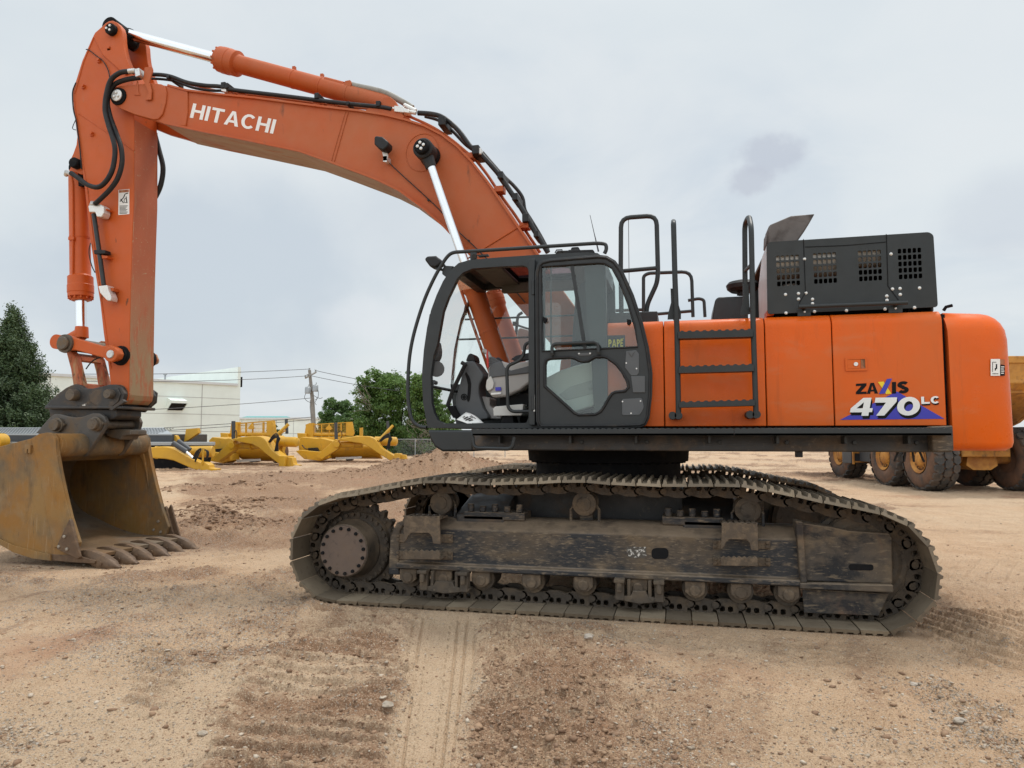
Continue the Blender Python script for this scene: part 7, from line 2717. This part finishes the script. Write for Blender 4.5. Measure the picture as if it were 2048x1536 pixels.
def tyre(x0, y, r=0.93, w=0.78, side=-1, nm='wheel'):
    """tyre with block tread, axis across the truck; x0 = outer face"""
    tm = MB()
    d = 1 if side < 0 else -1
    prof = [(0.10, 0.40), (0.03, 0.46), (0.0, 0.60), (0.02, 0.74), (0.07, 0.84), (0.11, 0.875), (w - 0.11, 0.875), (w - 0.07, 0.84), (w - 0.02, 0.74), (w, 0.60), (w - 0.03, 0.46), (w - 0.1, 0.40)]
    tm.lathe((x0, y, r), (x0 + d, y, r), [(t_, q * r / 0.93) for t_, q in prof], 48)
    o = tm.build(nm, 'tyre', DT, smooth=40)
    bl = MB()
    N = 22
    for i in range(N):
        for (u0, u1, off, sp) in ((0.03, 0.262, 0.0, 0.53), (0.275, 0.505, 0.5, 0.56), (0.518, 0.75, 0.0, 0.53)):
            a0 = 2 * math.pi * (i + off) / N
            da = 2 * math.pi / N * sp
            um = (u0 + u1) / 2
            hexa = [(u0, a0 - da * 0.55), (um, a0 - da * 1.05), (u1, a0 - da * 0.55), (u1, a0 + da * 0.55), (um, a0 + da * 1.05), (u0, a0 + da * 0.55)]
            rr0 = lambda u_: (0.86 if 0.1 < u_ < w - 0.1 else 0.82) * r / 0.93
            lo_, hi_ = [], []
            for u_, a in hexa:
                ru = 0.93 * r / 0.93 if 0.1 < u_ < w - 0.1 else 0.885 * r / 0.93
                lo_.append((x0 + d * u_, y + rr0(u_) * math.cos(a), r + rr0(u_) * math.sin(a)))
                us = um + (u_ - um) * 0.9
                hi_.append((x0 + d * us, y + ru * math.cos(a), r + ru * math.sin(a)))
            f = [(0, 1, 2, 3, 4, 5)[::d]]
            bl.add(lo_ + hi_, [tuple(range(6, 12)) if d > 0 else tuple(range(11, 5, -1))] + [(q, (q + 1) % 6, (q + 1) % 6 + 6, q + 6) for q in range(6)])
    bl.build('tread', 'tread_rubber', o, smooth=0)
    rm = MB()
    rm.lathe((x0, y, r), (x0 + d, y, r), [(0.05, 0.41), (0.03, 0.425), (0.02, 0.41), (0.05, 0.385), (0.075, 0.36), (0.10, 0.33), (0.10, 0.24), (0.06, 0.21), (0.03, 0.12), (0.03, 0.001)][::1], 36, False)
    for i in range(14):
        a = 2 * math.pi * i / 14
        c_ = Vector((x0 + d * 0.08, y + 0.27 * math.cos(a), r + 0.27 * math.sin(a)))
        rm.cyl(c_, c_ + Vector((d * 0.03, 0, 0)), 0.022, n=6)
    rm.build('rim', 'old_yellow', o, smooth=35)
    return o


XL, XR = -0.37, 2.95
tyre(XL, 0.0)
tyre(XL, 2.0)
tyre(XL + 0.50, 6.2)
for y in (0.0, 2.0, 6.2):
    tyre(XR, y, side=1)
b = MB()
b.lathe((XL + 0.6, 0.0, 0.93), (XR - 0.6, 0.0, 0.93), [(0, 0.26), (0.25, 0.24), (0.4, 0.15), (0.75, 0.15), (0.95, 0.30), (1.35, 0.34), (1.55, 0.28), (1.75, 0.15), (2.1, 0.15)], 24)
b.lathe((XL + 0.6, 2.0, 0.93), (XR - 0.6, 2.0, 0.93), [(0, 0.2), (2.1, 0.2)], 20)
b.plate([(0.85, 0.75), (1.05, 0.62), (1.55, 0.62), (1.75, 0.75), (1.7, 1.05), (0.9, 1.05)], [], -0.35, 0.3)
b.build('axle', 'old_yellow', DT, smooth=35)
b = MB()
b.box(0.75, 1.05, -0.4, 7.0, 1.15, 1.5)
b.box(1.55, 1.85, -0.4, 7.0, 1.15, 1.5)
b.box(0.6, 2.0, -0.55, -0.2, 1.0, 1.55)
b.box(XL + 0.8, 0.8, -0.25, 0.1, 1.2, 1.6)
b.build('chassis', 'old_yellow', DT, bevel=0.02)
b = MB()
ybk = -1.3
prof_ = [(ybk, 3.10), (ybk + 0.15, 2.75), (0.3, 1.98), (1.2, 1.70), (5.2, 1.70), (5.6, 2.0), (5.7, 3.85), (ybk + 0.4, 3.80), (ybk, 3.70)]
for xx in (XL + 0.02, XR - 0.17):
    b.extrude_x(prof_, xx, xx + 0.15)
b.extrude_x([(0.3, 1.98), (1.2, 1.70), (5.2, 1.70), (5.6, 2.0), (5.6, 2.15), (5.1, 1.85), (1.2, 1.85), (ybk + 0.2, 2.9), (ybk + 0.1, 2.8)], XL + 0.17, XR - 0.17)
b.extrude_x([(5.5, 2.0), (5.7, 2.0), (5.8, 4.0), (5.6, 4.0)], XL + 0.17, XR - 0.17)
b.extrude_x([(ybk - 0.06, 3.60), (ybk + 0.45, 3.62), (ybk + 0.45, 3.84), (ybk - 0.06, 3.80)], XL - 0.05, XR + 0.05)
b.extrude_x([(ybk - 0.04, 3.05), (ybk + 0.3, 2.72), (ybk + 0.4, 2.80), (ybk, 3.25)], XL - 0.04, XR + 0.04)
for xx in np.linspace(XL + 0.1, XR - 0.1, 2):
    b.box(xx - 0.08, xx + 0.08, ybk - 0.05, ybk + 0.1, 3.0, 3.6)
b.extrude_x([(ybk - 0.02, 3.08), (ybk + 0.05, 3.08), (ybk + 0.05, 3.70), (ybk - 0.02, 3.70)], XL, XR)
b.build('dump_bed', 'old_yellow', DT, bevel=0.02)
b = MB()
b.box(XL + 0.25, XR - 0.25, 7.2, 10.0, 1.2, 1.9)
b.plate([(XL + 0.7, 1.9), (XR - 0.7, 1.9), (XR - 0.8, 3.4), (XL + 0.8, 3.4)], [], 7.2, 8.9)
b.build('cab', 'old_yellow', DT, bevel=0.05)
b = MB()
b.box(XL + 0.25, XL + 0.95, 4.6, 5.3, 0.62, 1.5)
b.box(XL + 0.5, XL + 1.2, 3.7, 4.5, 0.7, 1.5)
b.islands('step_box', 'charcoal', DT, bevel=0.02)
b = MB()
for zz in (0.66, 0.98, 1.28):
    b.box(XL + 0.3, XL + 0.9, 4.52, 4.57, zz, zz + 0.05)
for xx in (XL + 0.28, XL + 0.88):
    b.box(xx, xx + 0.05, 4.50, 4.58, 0.6, 1.5)
b.build('ladder', 'old_yellow', DT)
b = MB()
for xx in (XL + 0.05, XR - 0.55):
    b.box(xx, xx + 0.6, -1.18, -1.15, 1.5, 2.6)
b.box(XL + 1.2, XR - 1.2, -0.9, -0.4, 1.3, 1.9)
b.islands('mudflap', 'deep_black', DT)

# ------------------------------------------------------------------ white buildings
def obl(px, D, py=873):
    r, z = rz_(px, py, D)
    return r, D


Rr, Rf = rz_(478, 873, 73.8)[0], 73.8
Lr, Lf = rz_(117, 873, 62.0)[0], 62.0
ux, uy = (Lr - Rr), (Lf - Rf)
Lw = math.hypot(ux, uy)
ux, uy = ux / Lw, uy / Lw                        # along the long wall, from its right corner
nx_, ny_ = uy, -ux                               # along the end wall, going back
if ny_ < 0:
    nx_, ny_ = -nx_, -ny_
B0 = world(Rr, Rf)
WB = empty('warehouse', B0, 'long white metal warehouse with a vent hood, behind the excavator bucket', 'building')
ex_ = world(Rr + ux, Rf + uy) - B0
ey_ = world(Rr + nx_, Rf + ny_) - B0
MW = Matrix(((ex_.x, ey_.x, 0, 0), (ex_.y, ey_.y, 0, 0), (0, 0, 1, 0), (0, 0, 0, 1)))
Hh = 7.0
b = MB()
b.box(0, 40, 0, 0.3, -0.3, Hh, MW)
b.box(0, 0.3, 0.3, 24, -0.3, Hh + 1.75, MW)
b.box(39.7, 40, 0.3, 24, -0.3, Hh, MW)
b.box(0, 40, 23.7, 24, -0.3, Hh, MW)
b.box(0, 0.3, 0.0, 0.3, Hh + 0.002, Hh + 1.75, MW)
b.build('wall', 'white_wall', WB, smooth=0)
b = MB()
b.add([MW @ Vector(q) for q in ((0.31, -0.15, Hh + 0.02), (40.2, -0.15, Hh + 0.02), (40.2, 24, Hh + 0.75), (0.31, 24, Hh + 0.75), (0.31, -0.15, Hh - 0.22), (40.2, -0.15, Hh - 0.22), (40.2, 24, Hh + 0.5), (0.31, 24, Hh + 0.5))],
      [(0, 1, 2, 3), (7, 6, 5, 4), (0, 4, 5, 1), (1, 5, 6, 2), (2, 6, 7, 3), (3, 7, 4, 0)])
b.build('roof', 'roof_metal', WB, smooth=0)
b = MB()
for zz in (2.05, 3.75, 5.4):
    b.box(0.0, 40, -0.012, 0.0, zz, zz + 0.05, MW)
for xx in (3.9, 10.4, 17.0, 23.5):
    b.box(xx, xx + 0.07, -0.02, 0.0, 0, Hh - 0.25, MW)
b.build('panel_seam', 'seam_grey', WB, smooth=0) if 'seam_grey' in M else None
b_ = b
surf('seam_grey', (0.42, 0.42, 0.41), 0.7)
b_.build('panel_seam', 'seam_grey', WB, smooth=0)
# find where along the wall a pixel column falls


def along(px):
    r_ = (px - 1024) / F_PX
    # (Rr + ux s) = k (Rf + uy s), k = right / forward
    fwv = math.cos(PITCH)
    k = r_ / fwv
    return (k * Rf - Rr) / (ux - k * uy)


sv = along(351)
b = MB()
wv = 0.75
b.add([MW @ Vector(q) for q in ((sv - wv, 0, 5.25), (sv + wv, 0, 5.25), (sv + wv, -0.15, 5.25), (sv - wv, -0.15, 5.25), (sv - wv, 0, 4.05), (sv + wv, 0, 4.05), (sv + wv, -1.1, 4.75), (sv - wv, -1.1, 4.75), (sv + wv, -1.1, 5.0), (sv - wv, -1.1, 5.0))],
      [(0, 1, 2, 3), (3, 2, 8, 9), (9, 8, 6, 7), (1, 5, 6, 8, 2), (0, 3, 9, 7, 4)])
VH = b.build('vent_hood', 'white_wall', WB, smooth=0)
b = MB()
b.add([MW @ Vector(q) for q in ((sv - wv * 0.9, -0.03, 4.10), (sv + wv * 0.9, -0.03, 4.10), (sv + wv * 0.9, -1.08, 4.78), (sv - wv * 0.9, -1.08, 4.78))], [(0, 1, 2, 3)])
b.build('vent_opening', 'deep_black', VH, smooth=0)
b = MB()
sp2 = along(346)
b.tube([MW @ Vector((sp2, 2.0, Hh)), MW @ Vector((sp2, 2.0, Hh + 0.65))], 0.09, 8)
b.tube([MW @ Vector((sp2, 2.0, Hh + 0.62)), MW @ Vector((sp2, 2.0, Hh + 0.72))], 0.17, 8)
b.build('roof_pipe', 'grey_metal', WB)
b = MB()
b.box(-0.25, -0.02, 0.1, 0.5, Hh - 0.3, Hh + 0.75, MW)
b.build('wall_lamp', 'deep_black', WB)

W2 = empty('warehouse', world(-28, 112), 'low white warehouse with a broad wall, far off beyond the scrapers', 'building', THETA)
b = MB()
b.box(-18, 4.5, 0, 14, 0, 4.25)
b.build('wall', 'white_wall', W2, smooth=0)
b = MB()
b.box(-18.2, 4.7, -0.25, 14.2, 4.25, 4.55)
b.build('roof', 'roof_metal', W2, smooth=0)
b = MB()
for i in range(8):
    b.box(-17 + 2.7 * i, -16.94 + 2.7 * i, -0.02, 0, 0, 4.2)
b.box(-18, 4.5, -0.02, 0, 2.0, 2.06)
b.build('panel_seam', 'seam_grey', W2, smooth=0)
T3 = empty('hall', world(-48, 138), 'distant hall whose teal roof shows over the low white warehouse', 'building', THETA)
b = MB()
b.box(-7, 5, 0, 10, 0, 4.6)
b.build('wall', 'white_wall', T3, smooth=0)
b = MB()
b.add([(-7.5, -0.4, 4.6), (5.5, -0.4, 4.6), (5.5, 10.4, 4.6), (-7.5, 10.4, 4.6), (-5, 5, 5.6), (3, 5, 5.6)], [(0, 1, 5, 4), (1, 2, 5), (2, 3, 4, 5), (3, 0, 4), (3, 2, 1, 0)])
b.build('roof', 'teal_roof', T3, smooth=0)

# ------------------------------------------------------------------ utility pole and lines
PD_ = 62.0
P3 = lambda px, py, D=PD_: world(*[(rz_(px, py, D)[0]), D][0:2], rz_(px, py, D)[1])
base = world(rz_(632, 873, PD_)[0], PD_, 0)
UP = empty('utility_pole', base, 'leaning grey wooden utility pole carrying two transformers, left of the trees', 'pole')
Lc = lambda px, py, D=PD_: P3(px, py, D) - base
topp = Lc(619, 740)
b = MB()
b.tube([Vector((0, 0, -0.3)), Lc(625, 800), topp], [0.20, 0.17, 0.13], 10)
b.build('shaft', 'pole_wood', UP, smooth=40)
b = MB()
b.tube([Lc(611, 756, PD_ - 0.9), Lc(632, 744.5, PD_ + 0.9)], 0.075, 6)
b.build('crossarm', 'pole_wood', UP)
b = MB()
for px, py, dd in ((611, 752, -0.9), (619, 738, 0), (631, 741, 0.9), (615, 750, -0.5)):
    c_ = Lc(px, py, PD_ + dd)
    b.lathe(c_ - Vector((0, 0, 0.12)), c_ + Vector((0, 0, 0.12)), [(0, 0.04), (0.05, 0.09), (0.12, 0.05), (0.18, 0.09), (0.24, 0.04)], 8)
b.islands('insulator', 'grey_metal', UP)
for px, py in ((615.5, 780), (630.5, 776)):
    c_ = Lc(px, py + 7, PD_ - 0.35)
    b = MB()
    b.lathe(c_, c_ + Vector((0, 0, 0.62)), [(0, 0.22), (0.02, 0.25), (0.5, 0.25), (0.56, 0.20), (0.60, 0.06), (0.62, 0.06)], 16)
    b.tube([c_ + Vector((0.08, 0, 0.6)), c_ + Vector((0.08, 0, 0.78))], 0.035, 6)
    b.build('transformer', 'grey_metal', UP, smooth=40)
b = MB()
for pts in ([(612, 786), (609, 795), (614, 802), (624, 806)], [(628, 770), (636, 780), (636, 795), (630, 800)], [(634, 794), (640, 797), (645, 795)], [(626, 790), (634, 796), (630, 805), (633, 810)]):
    b.tube(cm([tuple(Lc(p[0], p[1], PD_ - 0.4)) for p in pts], 4), 0.022, 5)
b.islands('drop_wire', 'wire', UP)
b = MB()
b.tube([Lc(621, 800), Lc(620.5, 815), Lc(624, 850)], 0.05, 6)
b.build('conduit', 'grey_metal', UP)


def line(pts, lab, sag=0.0):
    b = MB()
    P = [P3(*p) for p in pts]
    out = []
    for a, c in zip(P[:-1], P[1:]):
        for k in range(12):
            t_ = k / 12
            q = a.lerp(c, t_)
            q.z -= sag * 4 * t_ * (1 - t_)
            out.append(q)
    out.append(P[-1])
    b.tube(out, 0.022, 5)
    tag(b.build('power_line', 'wire'), lab, 'power line', 'power lines strung from the utility pole')


line([(619, 738, PD_), (150, 748, 50)], 'uppermost wire running left from the pole top across the warehouse', 0.15)
line([(612, 752, PD_ - 0.9), (150, 762, 48)], 'second wire running left from the pole crossarm', 0.2)
line([(631, 741, PD_ + 0.9), (800, 771, 62)], 'upper wire running right from the pole crossarm into the big tree', 0.1)
line([(615, 750, PD_ - 0.5), (800, 782, 60)], 'lower wire running right from the pole into the big tree', 0.1)
line([(622, 796, PD_), (240, 822, 48)], 'single wire left of the transformers, sloping down across the warehouse', 0.1)
line([(623, 834, PD_), (200, 862, 46)], 'upper of the two low wires left of the pole, passing the wire frame', 0.1)
line([(623, 839, PD_), (200, 868, 46)], 'lower of the two low wires left of the pole, nearest the warehouse foot', 0.1)


# ------------------------------------------------------------------ trees
def leaves(P, N, size, asp, m, name, parent, seed, up=0.3, droop=0.0):
    """leaf faces at points P with outward normals N"""
    rs = np.random.RandomState(seed)
    n = len(P)
    nr = N + rs.randn(n, 3) * 0.75
    nr[:, 2] += up
    nr /= np.linalg.norm(nr, axis=1, keepdims=True) + 1e-9
    t_ = np.cross(nr, rs.randn(n, 3))
    t_ /= np.linalg.norm(t_, axis=1, keepdims=True) + 1e-9
    b_ = np.cross(nr, t_)
    s_ = size * (0.6 + 0.8 * rs.rand(n, 1))
    a = s_ * t_
    c = s_ * asp * b_
    bend = nr * s_ * 0.25
    V = np.stack([P - a, P - c * 0.9 + bend, P + a, P + c * 0.9 + bend], 1).reshape(-1, 3)
    me = bpy.data.meshes.new(name)
    me.vertices.add(len(V))
    me.vertices.foreach_set('co', V.astype(np.float32).ravel())
    me.loops.add(4 * n)
    me.loops.foreach_set('vertex_index', np.arange(4 * n, dtype=np.int32))
    me.polygons.add(n)
    me.polygons.foreach_set('loop_start', (np.arange(n) * 4).astype(np.int32))
    me.update(calc_edges=True)
    me.materials.append(M[m])
    o = bpy.data.objects.new(name, me)
    COL.objects.link(o)
    o.parent = parent
    return o


def broadleaf(px, D, lobes, lab, seed, n, m='leaf_green', size=0.13, group='broadleaf trees by the fence'):
    rs = np.random.RandomState(seed)
    loc = world(rz_(px, 873, D)[0], D)
    root = empty('broadleaf_tree', loc, lab, 'tree', THETA, group)
    r0 = rz_(px, 873, D)[0]
    Ps, Ns = [], []
    L_ = []
    for (lx, ly, lr) in lobes:
        r_, z_ = rz_(lx, ly, D)
        rad = lr * D / F_PX
        L_.append((r_ - r0, (rs.rand() - 0.5) * rad * 1.2, z_, rad))
    tot = sum(l[3] ** 2 for l in L_)
    for (x, y, z, rad) in L_:
        # each lobe is a bunch of smaller clumps
        nc = max(8, int(34 * rad))
        for c in range(nc):
            d = rs.randn(3)
            d /= np.linalg.norm(d)
            rr = rad * (0.35 + 0.75 * rs.rand() + (0.35 if rs.rand() < 0.14 else 0))
            cc = np.array([x, y, z]) + d * rr * np.array([1, 1, 0.9])
            cr = rad * (0.18 + 0.30 * rs.rand())
            k = max(12, int(n * rad ** 2 / tot / nc))
            q = rs.randn(k, 3)
            q /= np.linalg.norm(q, axis=1, keepdims=True)
            pr = cc + q * cr * (rs.rand(k, 1) ** 0.75) * np.array([1.15, 1.15, 0.8])
            Ps.append(pr)
            Ns.append(q * 0.6 + d * 0.6)
    P, N = np.vstack(Ps), np.vstack(Ns)
    keep = P[:, 2] > 0.15
    leaves(P[keep], N[keep], size, 0.6, m, 'crown', root, seed)
    tr = MB()
    zt_ = max(l[2] for l in L_) * 0.6
    tr.tube(cm([(0, 0, -0.2), (0.1, 0.05, zt_ * 0.4), (0.05, 0, zt_ * 0.7), (0.2, 0.1, zt_)], 4), [0.22 - 0.011 * i for i in range(13)], 8)
    for (x, y, z, rad) in L_:
        a = Vector((0.08, 0.02, min(zt_ * 0.6, z * 0.6)))
        bq = Vector((x, y, z))
        mid = a.lerp(bq, 0.5) + Vector((0, 0, 0.25))
        tr.tube(cm([tuple(a), tuple(mid), tuple(bq)], 4), [0.09 - 0.008 * i for i in range(9)], 6)
    tr.build('trunk', 'bark', root, smooth=40)
    return root


broadleaf(800, 63, [(745, 765, 26), (742, 800, 30), (775, 762, 24), (800, 790, 38), (770, 820, 36), (735, 850, 34), (775, 868, 34), (815, 850, 40), (720, 880, 26), (760, 890, 28), (800, 892, 30)],
          'tall dense green tree just left of the cab guard rail', 21, 44000, size=0.105)
broadleaf(868, 60, [(835, 775, 26), (858, 790, 24), (848, 815, 34), (880, 820, 20), (868, 850, 32), (845, 880, 36), (880, 885, 30), (893, 842, 14), (900, 870, 22), (825, 900, 22)],
          'bushy green tree behind the lower corner of the cab', 22, 32000, size=0.105)
broadleaf(672, 66, [(665, 812, 17), (690, 818, 20), (650, 838, 17), (676, 842, 26), (708, 838, 20), (655, 862, 22), (690, 868, 26), (640, 868, 12), (712, 875, 18)],
          'small rounded dark green tree right beside the utility pole', 23, 24000, 'leaf_deep', size=0.10)
broadleaf(545, 75, [(548, 852, 5), (540, 862, 6), (553, 862, 6), (545, 870, 9), (558, 872, 7), (535, 873, 6)],
          'young little evergreen in front of the low white warehouse', 24, 2500, 'cedar', 0.10, None)

# bare vine stems tangled in front of the trees
rs = random.Random(5)
vine = MB()
for i in range(46):
    px, py = rs.uniform(825, 862), rs.uniform(850, 905)
    D = 57.5
    pts = [P3(px, py, D)]
    a = rs.uniform(0.3, 2.8)
    for k in range(6):
        a += rs.uniform(-0.5, 0.5)
        px += 6 * math.cos(a)
        py -= 5 * math.sin(a) * rs.uniform(0.2, 1)
        pts.append(P3(px, py, D + rs.uniform(-0.3, 0.3)))
    vine.tube([tuple(p) for p in pts], 0.016, 4)
for i in range(14):
    px, py = 738 + rs.uniform(-6, 6), 815 + rs.uniform(-20, 10)
    pts = [P3(px, py, 60)]
    a = rs.uniform(1.9, 2.9)
    for k in range(6):
        a += rs.uniform(-0.35, 0.35)
        px += 5.5 * math.cos(a)
        py -= 5.5 * math.sin(a)
        pts.append(P3(px, py, 60 + rs.uniform(-0.3, 0.3)))
    vine.tube([tuple(p) for p in pts], 0.014, 4)
tag(vine.build('bare_vine', 'twig'), 'tangle of bare brown vine stems over the trees left of the cab', 'vine')


def conifer(px, D, top_py, base_py, half_px, lab, seed, n):
    rs = np.random.RandomState(seed)
    r0 = rz_(px, 873, D)[0]
    root = empty('cedar_tree', world(r0, D), lab, 'tree', THETA)
    Ht = rz_(px, top_py, D)[1]
    Rb = half_px * D / F_PX
    Ps, Ns = [], []
    tr = MB()
    tr.tube([(0, 0, -0.2), (0.05, 0, Ht * 0.5), (0, 0, Ht * 0.97)], [0.22, 0.12, 0.02], 8)
    nb = 330
    for i in range(nb):
        f_ = (i + rs.rand()) / nb                       # 0 at the foot, 1 at the tip
        f_ = 1 - (1 - f_) ** 0.72
        z = Ht * (0.03 + 0.95 * f_)
        R_ = Rb * ((1 - f_) ** 1.0) * (0.70 + 0.48 * rs.rand()) + 0.06
        a = i * 2.39996 + rs.rand() * 0.8
        d = np.array([math.cos(a), math.sin(a), 0])
        rise = 0.15 + 0.35 * rs.rand()
        nt_ = 2 + int(5.5 * R_)
        for q_ in range(nt_):                           # upturned sprays along the bough
            t_ = 1.0 - 0.75 * (q_ / nt_) * (0.7 + 0.6 * rs.rand())
            side = (rs.rand() - 0.5) * 0.55 * R_ * t_
            c_ = d * R_ * t_ + np.array([-d[1], d[0], 0]) * side + np.array([0, 0, z + R_ * t_ * rise - 0.30 * R_])
            k = max(5, int(n / 2300 * (0.6 + 0.8 * rs.rand())))
            q = rs.randn(k, 3) * np.array([0.085, 0.085, 0.15]) * (0.8 + 0.5 * rs.rand())
            up_ = np.abs(rs.rand(k)) * 0.22
            Ps.append(c_ + q + np.outer(up_, d * 0.5 + np.array([0, 0, 1.0])))
            Ns.append(np.tile(d, (k, 1)) * 0.8 + rs.randn(k, 3) * 0.5)
        if R_ > 0.4:
            e = Vector(tuple(d * R_ * 0.85)) + Vector((0, 0, z - 0.30 * R_ + R_ * rise * 0.8))
            tr.tube([Vector((0, 0, z - 0.30 * R_)), e], [0.035, 0.012], 5)
    P, N = np.vstack(Ps), np.vstack(Ns)
    leaves(P, N, 0.075, 0.45, 'cedar', 'crown', root, seed, up=0.5)
    tr.build('trunk', 'bark', root, smooth=40)
    return root


conifer(14, 42, 612, 880, 128, 'tall dark conical cedar tree at the left edge behind the bucket', 31, 75000)

# ------------------------------------------------------------------ chain link fence
A_, B_ = world(rz_(775, 873, 58)[0], 58), world(rz_(1010, 873, 54)[0], 54)
FE = empty('chain_link_fence', A_, 'grey chain link fence in front of the trees beside the cab', 'fence')
d_ = B_ - A_
Lf_ = d_.length
dn = d_.normalized()
b = MB()
b.tube([Vector((0, 0, 1.36)), dn * Lf_ + Vector((0, 0, 1.36))], 0.024, 6)
b.build('top_rail', 'grey_metal', FE)
for i in range(5):
    b = MB()
    o_ = dn * (Lf_ * i / 4)
    b.tube([o_ + Vector((0, 0, -0.2)), o_ + Vector((0, 0, 1.42))], 0.035, 6)
    b.build('post', 'grey_metal', FE)
b = MB()
nw = int(Lf_ / 0.11)
for i in range(-12, nw):
    for sgn in (1, -1):
        x0_ = i * 0.11 if sgn > 0 else i * 0.11 + 1.36
        x1_ = x0_ + sgn * 1.36
        z0_, z1_ = 0.0, 1.36
        if min(x0_, x1_) < 0 or max(x0_, x1_) > Lf_:
            continue
        b.tube([dn * x0_ + Vector((0, 0, z0_)), dn * x1_ + Vector((0, 0, z1_))], 0.0035, 3)
b.build('wire_mesh', 'grey_metal', FE)
